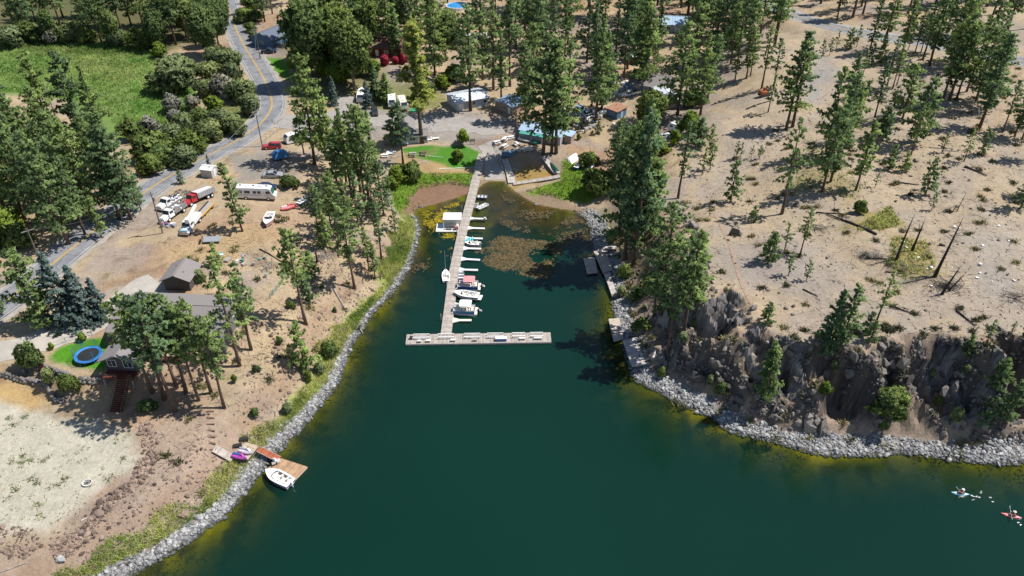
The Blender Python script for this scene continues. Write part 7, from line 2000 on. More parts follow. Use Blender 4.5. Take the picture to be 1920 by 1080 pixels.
def rock_protos(m, n, seed, flat=(.5, .9), jag=.3, sub=True):
    r = np.random.default_rng(seed); out = []
    for k in range(n):
        V_, F_, T_ = rocks_np(np.zeros((1, 3)), np.array([2.0]), r, flat, jag)
        out.append(np_mesh("rock", V_, F_, attr={"tint": np.full(len(V_), r.uniform(.1, .9))}, material=m))
    return out
RIPP = rock_protos(M_RIP, 6, 5)
def ground_rocks(protos, pts, sizes, name, sink=.15):
    for (x, y), s in zip(pts, sizes):
        o = link(name, rnd.choice(protos), ground)
        o.location = (x, y, float(Hgt(x, y)) + s * .5 * (.5 - sink))
        o.rotation_euler = (rnd.uniform(-.4, .4), rnd.uniform(-.4, .4), rnd.uniform(0, 6.28))
        o.scale = (s / 2, s / 2 * rnd.uniform(.8, 1.2), s / 2 * rnd.uniform(.8, 1.1))
q, dd = shore_scatter(700, .2, 4.5, rng)
q = q[(q[:, 1] < 112) & (dd < np.where(q[:, 0] > 15, 3.2, 2.0))][:140]
ground_rocks(RIPP, q, rng.uniform(.6, 1.05, len(q)), "stone")
# cliff blocks: the big ones single, the rest joined
rng = np.random.default_rng(33)
gsl = slope[j0:j0 + len(gy), i0:i0 + len(gx)]; gcl_ = GCL[j0:j0 + len(gy), i0:i0 + len(gx)]; gd_ = GD[j0:j0 + len(gy), i0:i0 + len(gx)]
grid_ = RID[j0:j0 + len(gy), i0:i0 + len(gx)]
cand = np.argwhere((gcl_ > .5) & (gd_ > 3.5) & (((gsl > 1.25) & (grid_ < .13)) | ((gsl > .6) & (grid_ < .055))) & (gd_ < 26) & (gx[None, :] < 110))
def pick(n):
    k = cand[rng.integers(0, len(cand), n)]
    return np.stack([gx[k[:, 1]], gy[k[:, 0]]], 1) + rng.uniform(-.4, .4, (n, 2))
BASP = rock_protos(M_BASALT, 8, 9, (.9, 1.7), .42)
big = pick(110)
ground_rocks(BASP, big, rng.gamma(2.4, .30, len(big)) + .7, "rock", .35)
q = pick(2600); sz = rng.gamma(1.8, .20, len(q)) + .15
z = ground_z(q[:, 0], q[:, 1]) + sz * .1
stuff("rock", *rocks_np(np.stack([q[:, 0], q[:, 1], z], 1), sz, rng, (.6, 1.3), .38), M_BASALT, None, None, parent=ground)
# the basalt face: fractured blocks, each cell its own step and tilt
def cells(u, v, seed):
    iu, iv = np.floor(u), np.floor(v); best = np.full(u.shape, 9e9); out = [np.zeros(u.shape) for _ in range(5)]
    for a in (-1, 0, 1):
        for b in (-1, 0, 1):
            cu, cv = iu + a, iv + b
            pu, pv = cu + .1 + .8 * _hash(cu, cv, seed), cv + .1 + .8 * _hash(cu, cv, seed + 1)
            d = (u - pu) ** 2 + (v - pv) ** 2; m = d < best
            best = np.where(m, d, best)
            for k, val in enumerate((_hash(cu, cv, seed + 2), _hash(cu, cv, seed + 3) - .5, _hash(cu, cv, seed + 4) - .5, u - pu, v - pv)): out[k] = np.where(m, val, out[k])
    return out
cx_, cy_ = np.arange(22, 112, .30), np.arange(84, 150, .30)
CX, CY = np.meshgrid(cx_, cy_)
H0 = Hgt(CX, CY); hx_, hy_ = np.gradient(H0, .30)
sl = np.hypot(hx_, hy_)
def blur(a, n):
    for _ in range(n): a = (a + np.roll(a, 1, 0) + np.roll(a, -1, 0) + np.roll(a, 1, 1) + np.roll(a, -1, 1)) / 5
    return a
sl = blur(sl, 14); dC = Dst(CX, CY)
uu, vv = CX * .86 + CY * .50, CY * .86 - CX * .50
disp = np.zeros(CX.shape); tint = np.zeros(CX.shape)
for sc_u, sc_v, amp, seed in ((3.4, 6.0, 2.6, 301), (1.5, 2.4, 1.2, 331), (.75, 1.1, .5, 361)):
    ju, jv = uu + (fbm(CX, CY, 3, seed, 2) - .5) * 1.2, vv + (fbm(CX, CY, 3, seed + 5, 2) - .5) * 1.2
    r, tu, tv, du, dv = cells(ju / sc_u, jv / sc_v, seed)
    disp += amp * (r - .5 + tu * du * 1.8 + tv * dv * 1.4); tint += (r - .5) * .5
rock = smooth(.35, .46, fbm(CX * .9 + CY * .5, CY * .42 - CX * .1, 8.0, 401, 3)) * smooth(.45, .75, sl) * smooth(3.4, 5.0, dC) * smooth(24, 19, dC) * (sdf(CX, CY, CLIFF_POLY) > -2)
CZ = H0 - .9 + rock * (1.5 + disp * .75)
keep = CZ > H0 - .75
vid = np.full(CX.shape, -1); vid[keep] = np.arange(keep.sum())
q4 = np.stack([vid[:-1, :-1], vid[:-1, 1:], vid[1:, 1:], vid[1:, :-1]], -1).reshape(-1, 4); q4 = q4[(q4 >= 0).all(1)]
q3 = np.vstack([q4[:, [0, 1, 2]], q4[:, [0, 2, 3]]])
M_CLIFF = tint_material("fractured_basalt", S(56, 55, 58), S(162, 156, 152), nscale=1.4)
o = link("cliff", np_mesh("cliff", np.stack([CX, CY, CZ], -1)[keep], q3, attr={"tint": np.clip(.45 + tint + (fbm(CX, CY, 2, 411, 3) - .5) * .8, 0, 1)[keep]}, material=M_CLIFF)); o["kind"] = "structure"
# loose blocks above the cliff, in the slope by the inlet and on the plateau
def in_poly(pts, z, n, rng):
    pl = poly_px(pts, z); A = np.array(pl); out = []
    lo, hi = A.min(0), A.max(0)
    while len(out) < n:
        q = rng.uniform(lo, hi, (n * 3, 2)); q = q[inside(q[:, 0], q[:, 1], pl)]
        out += list(q)
    return np.array(out[:n])
q = np.vstack([in_poly([(1270, 390), (1300, 420), (1320, 470), (1330, 540), (1420, 600), (1400, 620), (1320, 570), (1290, 470)], 11, 60, rng), in_poly([(1150, 470), (1290, 440), (1330, 560), (1300, 700), (1190, 640)], 6, 120, rng)])
ground_rocks(BASP, q[:90], rng.gamma(3, .25, 90) + .35, "rock", .25)
q = np.vstack([in_poly([(1150, 430), (1290, 400), (1330, 560), (1300, 740), (1190, 640)], 6, 1500, rng), in_poly([(1290, 330), (1920, 300), (1920, 660), (1330, 560)], 13.5, 900, rng), in_poly([(1350, 200), (1920, 100), (1920, 300), (1300, 330)], 14, 500, rng)])
sz = rng.gamma(1.6, .13, len(q)) + .08
stuff("rubble", *rocks_np(np.stack([q[:, 0], q[:, 1], ground_z(q[:, 0], q[:, 1]) + sz * .1], 1), sz, rng), M_BASALT, "loose dark stones strewn over the plateau and its slope", "rubble")
LAVP = rock_protos(M_LAVA, 6, 12)
e1 = [(262, 800), (268, 850), (245, 900), (190, 932), (160, 975), (120, 1005), (90, 1020), (100, 1045), (170, 1000), (210, 950), (275, 905), (300, 850), (290, 800)]
q = in_poly(e1, 4, 70, rng); ground_rocks(LAVP, q, rng.gamma(3, .11, len(q)) + .25, "rock", .2)
q = np.vstack([in_poly(e1, 4, 900, rng), in_poly([(-10, 985), (60, 990), (80, 1020), (40, 1050), (-10, 1040)], 4, 260, rng), in_poly([(90, 1010), (300, 860), (420, 800), (450, 870), (330, 990), (200, 1060), (100, 1060)], 4, 800, rng), in_poly([(560, 440), (760, 440), (740, 520), (600, 640), (480, 790), (430, 780), (540, 560)], 5, 1500, rng)])
sz = rng.gamma(1.8, .13, len(q)) + .1
stuff("broken_rock", *rocks_np(np.stack([q[:, 0], q[:, 1], ground_z(q[:, 0], q[:, 1]) + sz * .1], 1), sz, rng), M_LAVA, "reddish broken rock on the bank below the sandy flat", "broken rock")
q = in_poly([(296, 385), (330, 352), (350, 348), (360, 360), (330, 382), (306, 398)], 8.8, 500, rng)
sz = rng.gamma(2, .1, len(q)) + .12
stuff("gravel_heap", *rocks_np(np.stack([q[:, 0], q[:, 1], ground_z(q[:, 0], q[:, 1]) + sz * .1], 1), sz, rng), M_BASALT, "dark gravel heap beside the parked trucks", "gravel")

# ------------------------------------------------------------------ grasses and weeds
def blades(q, h, rng, k=4, width=.09, lean=.5, zoff=0.0):
    n = len(q); z = ground_z(q[:, 0], q[:, 1]) + zoff
    c = np.repeat(np.stack([q[:, 0], q[:, 1], z], 1), k, 0); hh = np.repeat(h, k) * rng.uniform(.6, 1.2, n * k)
    c[:, :2] += rng.normal(0, .22, (n * k, 2))
    a = rng.uniform(0, 6.28, n * k); w = np.stack([np.cos(a), np.sin(a), np.zeros(n * k)], 1) * (width * (hh[:, None] + .3))
    tip = c + np.stack([rng.normal(0, lean, n * k) * hh, rng.normal(0, lean, n * k) * hh, hh], 1)
    V_ = np.stack([c - w, c + w, tip], 1).reshape(-1, 3)
    return V_, np.arange(len(V_)).reshape(-1, 3), np.repeat(np.clip(np.repeat(smooth(.3, .7, fbm(q[:, 0], q[:, 1], 6, 7, 3)), k) + rng.normal(0, .17, n * k), 0, 1), 3)
rng = np.random.default_rng(5)
q, dd = shore_scatter(60000, .8, 7.0, rng)
nz = fbm(q[:, 0], q[:, 1], 9, 71, 3)
w0 = np.interp(q[:, 1], [70, 95, 110, 125, 150], [2.2, 2.1, 1.8, 1.0, .7]); ok = (q[:, 0] < 0) & (nz > .40) & (dd > w0 - .2) & (dd < w0 + 1.2 + 10 * (nz - .42)); q = q[ok]
stuff("shore_grass", *blades(q, rng.uniform(.35, .95, len(q)), rng, 4, .045), M_BLADE, "fresh green and yellow grass growing behind the stone bank", "grass")
lq = in_poly([(732, 322), (800, 326), (892, 318), (890, 343), (835, 340), (785, 350), (768, 368), (752, 392), (736, 380)], 1.6, 1500, rng)
lq = np.vstack([lq, in_poly([(985, 350), (1050, 336), (1056, 305), (1080, 318), (1125, 335), (1130, 365), (1095, 372), (1050, 366), (1010, 355)], 1.6, 1200, rng)])
M_LUSH = tint_material("lush_wet_grass", S(98, 142, 44), S(160, 186, 78), nscale=.3)
stuff("wet_grass", *blades(lq, rng.uniform(.2, .6, len(lq)), rng, 4), M_LUSH, "bright green wet grass at the head of the inlet", "grass")
mq = in_poly([(-40, 95), (60, 88), (200, 80), (300, 104), (300, 150), (330, 160), (366, 172), (330, 240), (250, 262), (180, 200), (120, 190), (-40, 170)], 4.6, 9000, rng)
stuff("marsh_grass", *blades(mq, rng.uniform(.3, 1.0, len(mq)), rng, 4, .08, .6), M_MEADOW, "tall wind combed marsh grass in the green hollow", "grass")
def dry(n):
    x = rng.uniform(-110, 150, n); y = rng.uniform(62, 300, n)
    d = Dst(x, y); nz = fbm(x, y, 9, 51, 4)
    ok = (d > 4) & (nz > .47) & (np.abs(project(x, y, Hgt(x, y))[0] - 960) < 1000)
    for l, hw in ((ROAD, 4.2), (HIGHWAY, 5), (DRIVE, 2.8), (LOT, 4.5), (SIDE, 2.5)):
        for a in l[::4]: ok &= np.hypot(x - a[0], y - a[1]) > hw + 1.2
    for (cx, cy), zz, r in PADW: ok &= np.hypot(x - cx, y - cy) > r * .8
    return np.stack([x, y], 1)[ok]
q = dry(26000)
stuff("dry_grass", *blades(q, rng.uniform(.15, .5, len(q)), rng, 4, .06, .7), M_STRAW, "straw coloured dry grass tufts over the slopes and plateau", "grass")
sq = in_poly([(0, 800), (266, 806), (240, 902), (150, 985), (0, 985)], 4, 30, rng)
sq = np.array([G(*p, 4.1) for p in ((47, 860), (23, 872), (62, 867), (44, 872), (30, 921), (112, 911), (70, 949), (72, 967), (125, 900), (205, 898), (232, 863), (262, 865), (58, 900), (72, 908), (86, 867), (20, 790), (30, 805), (50, 788))])
sq = np.vstack([np.repeat(sq, 16, 0) + rng.normal(0, .26, (len(sq) * 16, 2)), np.repeat(in_poly([(0, 790), (250, 812), (240, 890), (150, 975), (0, 985)], 4, 80, rng), 2, 0) + rng.normal(0, .06, (160, 2))])
M_WEEDG = tint_material("low_green_weed", S(84, 104, 56), S(130, 140, 84), nscale=.5)
stuff("sand_weeds", *blades(sq, rng.uniform(.08, .25, len(sq)), rng, 3, .2, 1.2), M_WEEDG, "dark green weed clumps dotted over the sandy flat", "weeds")
gq = np.vstack([in_poly([(1520, 250), (1620, 350), (1600, 380), (1480, 350)], 14, 400, rng), in_poly([(1600, 430), (1670, 385), (1690, 420), (1650, 430)], 15, 420, rng), in_poly([(1675, 440), (1740, 450), (1760, 510), (1700, 520), (1665, 490)], 15, 420, rng), in_poly([(260, 230), (480, 190), (460, 260), (300, 320), (250, 300)], 5, 900, rng)])
stuff("green_weeds", *blades(gq, rng.uniform(.2, .6, len(gq)), rng, 4, .14, .7), M_BLADE, "yellow green weeds in the hollows of the plateau and by the road", "weeds")
# water weed: flat sprays lying at and just under the surface
def weed(poly, n, rng, z0, z1, seed, thr, sc=6.0, size=.3):
    q = in_poly(poly, 0, n, rng); nz = fbm(q[:, 0], q[:, 1], sc, seed, 5, .62); q = q[rng.uniform(0, 1, n) < np.clip((nz - thr + .02) * 4.5, 0, .8) * smooth(0, 2.5, sdf(q[:, 0], q[:, 1], poly_px(poly, 0)) + (nz - .5) * 6)]
    n = len(q); c = np.stack([q[:, 0], q[:, 1], rng.uniform(z0, z1, n)], 1)
    V_, F_, T_ = tufts(c, np.zeros((n, 3)) + [0, 0, .01], np.full(n, size) * rng.uniform(.6, 1.4, n), 4, rng, width=.35, spread=1.0)
    V_[:, 2] = np.clip(z0 + (V_[:, 2] - z0) * .08, None, .035) if z0 > 0 else np.minimum(V_[:, 2] * .15 + z0, .03)
    return V_, F_, T_
MATP = [(885, 478), (900, 455), (935, 440), (985, 448), (1040, 452), (1060, 470), (1045, 490), (1062, 515), (1025, 527), (975, 516), (935, 508), (905, 495)]
stuff("weed_mat", *weed(MATP, 15000, rng, .004, .02, 81, .43), M_WEED, "brown weed mat floating on the inlet beside the finger docks", "water weed")
stuff("weed_mat", *weed([(925, 350), (960, 362), (1010, 388), (1085, 400), (1105, 430), (1085, 470), (1050, 480), (1010, 440), (950, 430), (915, 400)], 10000, rng, .004, .02, 85, .53), M_WEED, "thin brown weed scum in the shallows at the head of the inlet", "water weed")
stuff("weed_mat", *weed([(790, 395), (860, 378), (866, 400), (850, 470), (800, 490), (785, 470), (795, 430)], 7000, rng, .004, .02, 89, .50), M_ALGAE, "yellow green algae between the stony bank and the main dock", "water weed")
stuff("weed_mat", *weed([(790, 480), (850, 465), (846, 482), (815, 490), (800, 510), (770, 520), (760, 545), (745, 560), (755, 530), (775, 490)], 3000, rng, .004, .02, 93, .55), M_WEED, "sparse brown weed drifting off the left bank of the inlet", "water weed")
q, dd = shore_scatter(9000, -4.5, -.3, rng)
nz = fbm(q[:, 0], q[:, 1], 5, 97, 4); q = q[(nz > .54) & (dd < -.2)]
c = np.stack([q[:, 0], q[:, 1], ground_z(q[:, 0], q[:, 1]) + .1], 1); c[:, 2] = np.minimum(c[:, 2], -.12)
V_, F_, T_ = tufts(c, np.zeros((len(c), 3)) + [0, 0, .3], rng.uniform(.12, .28, len(c)), 4, rng, width=.4, spread=.8); V_[:, 2] = np.minimum(V_[:, 2], -.03)
stuff("shore_algae", V_, F_, T_, M_ALGAE, "yellow algae on the drowned stones along the water's edge", "algae")

# twigs and small shrubs strewn over dry ground
def sticks(n, polyz, rng, l0=.3, l1=1.1):
    q = np.vstack([in_poly(pl, z, int(n * w), rng) for pl, z, w in polyz]); n = len(q)
    a = rng.uniform(0, 6.28, n); l = rng.uniform(l0, l1, n); z = ground_z(q[:, 0], q[:, 1]) + .06
    d = np.stack([np.cos(a) * l, np.sin(a) * l, rng.uniform(-.05, .25, n)], 1); c = np.stack([q[:, 0], q[:, 1], z], 1)
    w = np.stack([-np.sin(a), np.cos(a), np.zeros(n)], 1) * .045; u = np.array([[0, 0, .07]])
    V_ = np.stack([c - d - w, c - d + w, c + d, c - d + u, c + d + u * .5], 1).reshape(-1, 3)
    F_ = (np.array([(0, 2, 1), (0, 3, 2), (3, 1, 2)])[None] + (np.arange(n) * 5)[:, None, None]).reshape(-1, 3)
    return V_, F_, np.repeat(rng.uniform(0, 1, n), 5)
PLAT = [(1290, 330), (1500, 200), (1920, 130), (1920, 660), (1500, 640), (1330, 560)]
LEFT = [(300, 470), (560, 400), (740, 440), (740, 500), (600, 660), (480, 790), (300, 960), (280, 800), (440, 640)]
stuff("twigs", *sticks(3600, [(PLAT, 14, .6), (LEFT, 6, .4)], rng), M_TWIG, "grey twigs and sticks littering the dry ground", "twigs")
sq = np.vstack([in_poly(PLAT, 14, 170, rng), in_poly(LEFT, 6, 60, rng), in_poly([(1150, 430), (1290, 400), (1330, 560), (1300, 740), (1190, 640)], 6, 80, rng), in_poly([(1340, 660), (1900, 650), (1900, 810), (1380, 790)], 7, 70, rng)])
sq = np.repeat(sq, 22, 0) + rng.normal(0, .3, (len(sq) * 22, 2))
M_SAGE = tint_material("sage_scrub", S(88, 92, 66), S(168, 158, 112), nscale=.4)
stuff("low_scrub", *blades(sq, rng.uniform(.2, .7, len(sq)), rng, 4, .16, .8), M_SAGE, "low grey green scrub dotted over the dry ground and the cliff", "scrub")
FP = spline([tuple(P(*a))[:2] for a in ((1335, 395), (1352, 425), (1366, 455), (1378, 490), (1386, 520), (1400, 555), (1418, 580))], 8)
strip("footpath", FP, (-.28, .28), mat("worn_earth", S(176, 150, 128), .95, noise=.15), .05, step=.8, ragged=.25)

# ------------------------------------------------------------------ snags, fallen logs, brush
def snag(px, py, top, label, m=M_CHAR, lean=.12, n=26, fine=1.6, seed=1, r0=.28):
    p = P(px, py); H = height_for(p, top)
    tm, H0 = deadtree(seed, H, m, n, lean, r0, fine)
    t = thing("dead_tree", label, "dead tree", p, 0, "dead trees on the plateau")
    link("trunk", tm, t)
    return t
snag(1680, 487, 400, "charred leaning snag, first of the three burnt trunks from the fallen log", seed=2, lean=.05)
snag(1710, 470, 412, "charred snag with a broken top, middle of the three burnt trunks", seed=3, n=12, lean=.06)
snag(1752, 519, 408, "tallest charred snag, tangled with dead branches", seed=4, n=60, fine=2.2, lean=.08, r0=.34)
snag(1765, 552, 498, "short leaning burnt trunk just in front of the tallest snag", seed=5, n=24, lean=.25)
snag(1778, 545, 506, "thin burnt stem leaning away beside the short burnt trunk", seed=6, n=10, lean=.5, r0=.15)
snag(1794, 396, 356, "thin grey dead sapling on bare ground behind the snags", M_DEADW, seed=7, n=14, fine=1.0, r0=.12)
snag(1742, 76, 20, "grey dead pine near the far highway", M_DEADW, seed=8, n=30, lean=.02)
snag(1660, 68, 30, "bare grey trunk leaning near the bend of the far highway", M_DEADW, seed=9, n=12, lean=.1)
snag(595, 491, 462, "short dead stub standing in front of the pines on the left bank", M_CHAR, seed=10, n=2, lean=.0)
snag(128, 285, 150, "tall half dead pine with grey brown lower branches", M_DEADW, seed=11, n=70, fine=2.6, lean=.0)
def log(a, b, r, label, m=M_CHAR, limbs=0, name="fallen_log", seed=1, raise_=0.0):
    p, q = P(*a), P(*b); d = q - p
    t = thing(name, label, "log", (p.x, p.y, 0))
    rg = random.Random(seed); bb = MB(); n = 8; pts = []
    for i in range(n + 1):
        x, y = p.x + d.x * i / n, p.y + d.y * i / n
        pts.append(Vector((x - p.x, y - p.y, max(float(Hgt(x, y)), 0) + r * .8 + raise_ + rg.uniform(-.03, .05))))
    for i in range(n): bb.tube(pts[i], pts[i + 1], r * (1 - .6 * i / n), r * (1 - .6 * (i + 1) / n), 7)
    bb.build("trunk", m, t)
    if limbs:
        lb = MB()
        for k in range(limbs):
            u = rg.uniform(.1, .95); c = p.lerp(q, u) - Vector((p.x, p.y, 0)); c.z = max(float(Hgt(p.x + d.x * u, p.y + d.y * u)), 0) + r
            lb.tube(c, c + Vector((rg.uniform(-1.4, 1.4), rg.uniform(-1.4, 1.4), rg.uniform(.1, .9))), .035, .012, 3)
        lb.build("branches", m, t)["kind"] = "stuff"
    return t
log((1643, 441), (1548, 402), .28, "long charred fallen trunk with bare branches near the snags", limbs=44)
log((1530, 399), (1598, 403), .16, "thin dark log lying at the head of the long charred trunk", seed=2)
log((1686, 343), (1722, 347), .18, "dark log lying in front of a small full pine", seed=3)
log((1742, 277), (1787, 279), .16, "upper of two parallel logs on bare ground of the plateau", M_DEADW, seed=4)
log((1766, 283), (1798, 284), .16, "lower of two parallel logs on bare ground of the plateau", M_DEADW, seed=5)
log((1808, 313), (1851, 331), .22, "dark fallen trunk with twigs at the plateau's far side", limbs=18, seed=6)
log((1622, 485), (1662, 487), .22, "charred log under a heap of dead branches", limbs=40, seed=7)
log((1698, 120), (1742, 107), .24, "pale barkless log on the roadside near the far highway", mat("bleached_wood", S(222, 216, 210), .8, noise=.1), seed=8)
log((1793, 583), (1828, 612), .2, "dark log lying down slope at the plateau's edge", seed=9, limbs=8)
log((1670, 574), (1720, 592), .16, "thin dead stem with twigs behind the cliff edge", limbs=22, seed=10)
log((1505, 543), (1534, 557), .15, "thin dark stick log behind the conical pines", seed=11)
log((1738, 519), (1704, 522), .15, "dark log at the foot of the tallest snag", seed=12)
log((1660, 510), (1696, 514), .2, "reddish brown log beside the hollow of dead branches", M_WOOD, seed=13)
log((1760, 400), (1795, 384), .10, "thin grey stick on bare ground by the dead sapling", M_DEADW, seed=14, limbs=6)
log((1400, 205), (1445, 190), .2, "dark log beside the rusty excavator", seed=15)
log((1760, 460), (1772, 462), .3, "stubby dark log end beyond the tallest snag", seed=16)
log((626, 543), (651, 586), .22, "thick grey log lying across the left bank above the green grass", M_DEADW, seed=17)
log((566, 747), (586, 786), .11, "white driftwood pole lying across the stone bank", mat("bleached_wood", (.6, .58, .55)), seed=18)
log((152, 977), (236, 935), .09, "long white pole lying along the edge of the sandy flat", MATS["bleached_wood"], seed=19)
log((-10, 1077), (50, 1056), .12, "grey pole on brown earth at the near corner of the bank", M_DEADW, seed=20)
log((1214, 494), (1232, 478), .25, "pale brown log leaning in the shade of the big pines", M_DEADW, seed=21)
log((487, 468), (537, 497), .16, "dark crooked log crossing the bank behind the house pines", seed=22, limbs=6)
log((823, 317), (893, 312), .10, "long pale pipe laid along the top of the wet grass", M_WHITE, name="white_pipe", seed=23)
log((480, 790), (500, 775), .1, "thin grey stick above the stone bank near the landing", M_DEADW, seed=24)
log((684, 598), (690, 606), .09, "short white driftwood stick at the water's edge, upper one", MATS["bleached_wood"], seed=25); log((676, 618), (681, 626), .09, "short white driftwood stick at the water's edge, lower one", MATS["bleached_wood"], seed=26)
# brush of dead branches
def brush(cx, cy, n, r, label, seed):
    p = P(cx, cy); rg = np.random.default_rng(seed)
    bb = MB()
    for _ in range(n):
        x, y = p.x + rg.normal(0, r), p.y + rg.normal(0, r * .6); a = rg.uniform(0, 3.14); l = rg.uniform(.5, 1.6)
        z = float(Hgt(x, y)) + rg.uniform(.05, .5)
        bb.tube((x - math.cos(a) * l, y - math.sin(a) * l, z), (x + math.cos(a) * l, y + math.sin(a) * l, z + rg.uniform(-.2, .3)), .04, .02, 3)
    tag(bb.build("brush_pile", M_DEADW if seed % 2 else M_CHAR), label, "brush pile", kind="stuff")
brush(1635, 478, 70, 1.6, "tangle of dead branches beside the charred log", 1); brush(1775, 535, 90, 1.9, "tangle of burnt branches round the foot of the snags", 2)
brush(1700, 500, 50, 2.0, "dead branches scattered in the hollow between the snags", 3); brush(1535, 430, 30, 1.0, "small brush heap in front of the long charred trunk", 4)
brush(1910, 560, 60, 1.8, "brush heap at the plateau's outer edge", 6); brush(610, 480, 60, 1.5, "grey brush among the pines of the left bank", 5); brush(505, 500, 40, 1.2, "brush beside the house pines", 7)
# ------------------------------------------------------------------ walls, steps, fences
STW = rock_protos(M_BASALT, 5, 44, (.7, .95), .2) + rock_protos(M_RIP, 2, 45, (.7, .95), .2)
def stone_wall(label, pxs, h, seed, s0=.75):
    rg = random.Random(seed)
    w = spline([tuple(P(*p)) for p in pxs], 8)
    w = resample(w, s0 * .8)
    t = thing("retaining_wall", label, "stone wall", Vector(w[0]), 0, "dry stone walls below the trampoline lawn")
    for row in range(max(1, int(h / .5))):
        for a in w:
            o = link("stone", rg.choice(STW), t)
            s = s0 * rg.uniform(.8, 1.25)
            z = float(Hgt(a[0], a[1]))
            o.location = (a[0] - w[0][0] + rg.uniform(-.12, .12), a[1] - w[0][1] + rg.uniform(-.15, .15) + row * .14, z - w[0][2] + .2 + row * .5)
            o.rotation_euler = (rg.uniform(-.3, .3), rg.uniform(-.3, .3), rg.uniform(0, 6.28)); o.scale = (s / 2 * 1.15, s / 2, s / 2)
stone_wall("upper curved dry stone wall under the trampoline lawn", [(45, 700), (70, 692), (100, 698), (128, 708), (140, 716)], 1.0, 1)
stone_wall("pale boulder wall between the lawn and the house stair", [(152, 716), (175, 718), (205, 714)], 1.1, 2, .85)
stone_wall("long lower dry stone wall bending round the terrace", [(-8, 704), (30, 712), (65, 720), (85, 727), (98, 742), (108, 756), (128, 752)], 1.2, 3)
t = thing("log_steps", "flight of rough log steps on the brown bank above the landing", "steps", P(394, 772))
for k in range(7):
    p = P(394 + k * .6, 772 + k * 12); MB().box((0, 0, 0), (1.3, .22, .16), .05 * (-1) ** k).build("step", M_WOOD, t, loc=p - t.location + Vector((0, 0, .1)))
def fence(label, pxs, h, gap, m, rail=2, name="fence"):
    w = resample(spline([tuple(P(*p)) for p in pxs], 8), gap)
    t = thing(name, label, "fence", Vector(w[0]))
    L0 = [Vector((a[0] - w[0][0], a[1] - w[0][1], float(Hgt(a[0], a[1])) - w[0][2])) for a in w]
    for a in L0: MB().box(a + Vector((0, 0, h / 2)), (.09, .09, h + .2)).build("post", m, t)
    for r in range(rail):
        z = h * (r + 1) / rail - .08
        for a, b in zip(L0[:-1], L0[1:]): MB().tube(a + Vector((0, 0, z)), b + Vector((0, 0, z)), .03, .03, 4).build("rail", m, t)
    return t
fence("thin wire fence along the driveway edge of the trampoline lawn", [(100, 652), (130, 640), (160, 632), (196, 624)], 1.1, 2.2, M_STEEL)
fence("dark timber guard rail beside the boat ramp", [(924, 268), (933, 290), (938, 318)], .55, 1.8, M_WOOD, 1, "guard_rail")
fence("low white rail bordering the marina lawn above the bank", [(735, 297), (760, 291), (800, 293), (845, 298)], .4, 2.0, M_WHITE, 1, "border_rail")
fence("green garden fence along a narrow bed behind the house pines", [(507, 560), (524, 538), (541, 510)], 1.2, 1.6, MATS["teal_metal"], 3)
fence("grey post fence by the road end of the dry lot", [(500, 262), (515, 250), (528, 240)], 1.0, 2.0, M_GREYW)
fence("broken rail fence lying behind the garage", [(330, 500), (350, 497), (366, 493)], 1.0, 1.7, M_GREYW)
fence("low log rail at the back of the grey cottage", [(806, 238), (812, 246), (818, 254)], .5, 2.0, M_TAN if False else M_CREAM, 1, "border_rail")
# marina terrace furniture
for k, (x, y, lb) in enumerate(((932, 269, "white round picnic table on the terrace, nearest the boat ramp"), (947, 263, "white table on the terrace, second from the ramp in the back row"), (958, 260, "white table closest to the canoes in front of the store"), (946, 276, "white table standing alone in the middle of the terrace"), (969, 272, "white table just in front of the white canoe"), (973, 283, "white bench table near the shaded edge of the terrace"), (985, 283, "white garden table at the terrace edge, beside the last one"), (993, 282, "last white garden table at the terrace edge toward the tall pines"))):
    o = picnic(P(x, y), rnd.uniform(0, 3), M_WHITE, lb); o["group"] = "white tables on the marina terrace"
p = P(953, 292); t = thing("covered_stack", "blue grey crate stack with white lid by the stranded dock", "crate", p, .1)
MB().box((0, 0, .6), (3.6, 1.4, 1.2)).build("body", M_WALLBL, t); MB().box((0, .4, 1.25), (3.7, .8, .14)).build("lid", M_WHITE, t)
for x, y, m, lb in ((722, 294, M_WHITE, "white picnic table at the shady end of the marina lawn"), (774, 291, M_GREYW, "grey picnic table on the lower edge of the marina lawn"), (794, 289, M_WOOD, "dark picnic table on the lower edge of the marina lawn")): picnic(P(x, y), .1, m, lb)
p = P(733, 286); t = thing("concrete_pad", "square white slab lying on the lawn by the cottage", "slab", p, .15); MB().box((0, 0, .1), (2.6, 2.0, .16)).build("top", M_WHITE, t)
for x, y, lb in ((804, 264, "white patio lounger beside the cottage's big pine"), (817, 261, "white patio lounger nearer the log rail")):
    t = thing("patio_lounger", lb, "lounger", P(x, y), .25)
    MB().box((0, 0, .35), (1.9, .8, .1)).build("seat", M_WHITE, t); o = MB().box((0, 0, 0), (.8, .8, .1)).build("backrest", M_WHITE, t, loc=(-1.1, 0, .6)); o.rotation_euler = (0, .8, 0)
    for a in (-1, 1):
        for b in (-1, 1): MB().box((a * .75, b * .33, .15), (.07, .07, .3)).build("leg", M_WHITE, t)
t = thing("garden_bench", "white bench against the front of the grey cottage", "bench", P(758, 272), .05); MB().box((0, 0, .45), (2.2, .5, .08)).build("seat", M_WHITE, t); MB().box((0, .24, .75), (2.2, .06, .5)).build("backrest", M_WHITE, t)
for a in (-1, 1): MB().box((a * .95, 0, .21), (.08, .45, .42)).build("leg", M_WHITE, t)
t = thing("white_bench", "white bench beside the cream camper", "bench", P(773, 200), .05); MB().box((0, 0, .5), (2.6, .6, .1)).build("seat", M_WHITE, t)
for a in (-1, 1): MB().box((a * 1.1, 0, .23), (.1, .5, .45)).build("leg", M_WHITE, t)
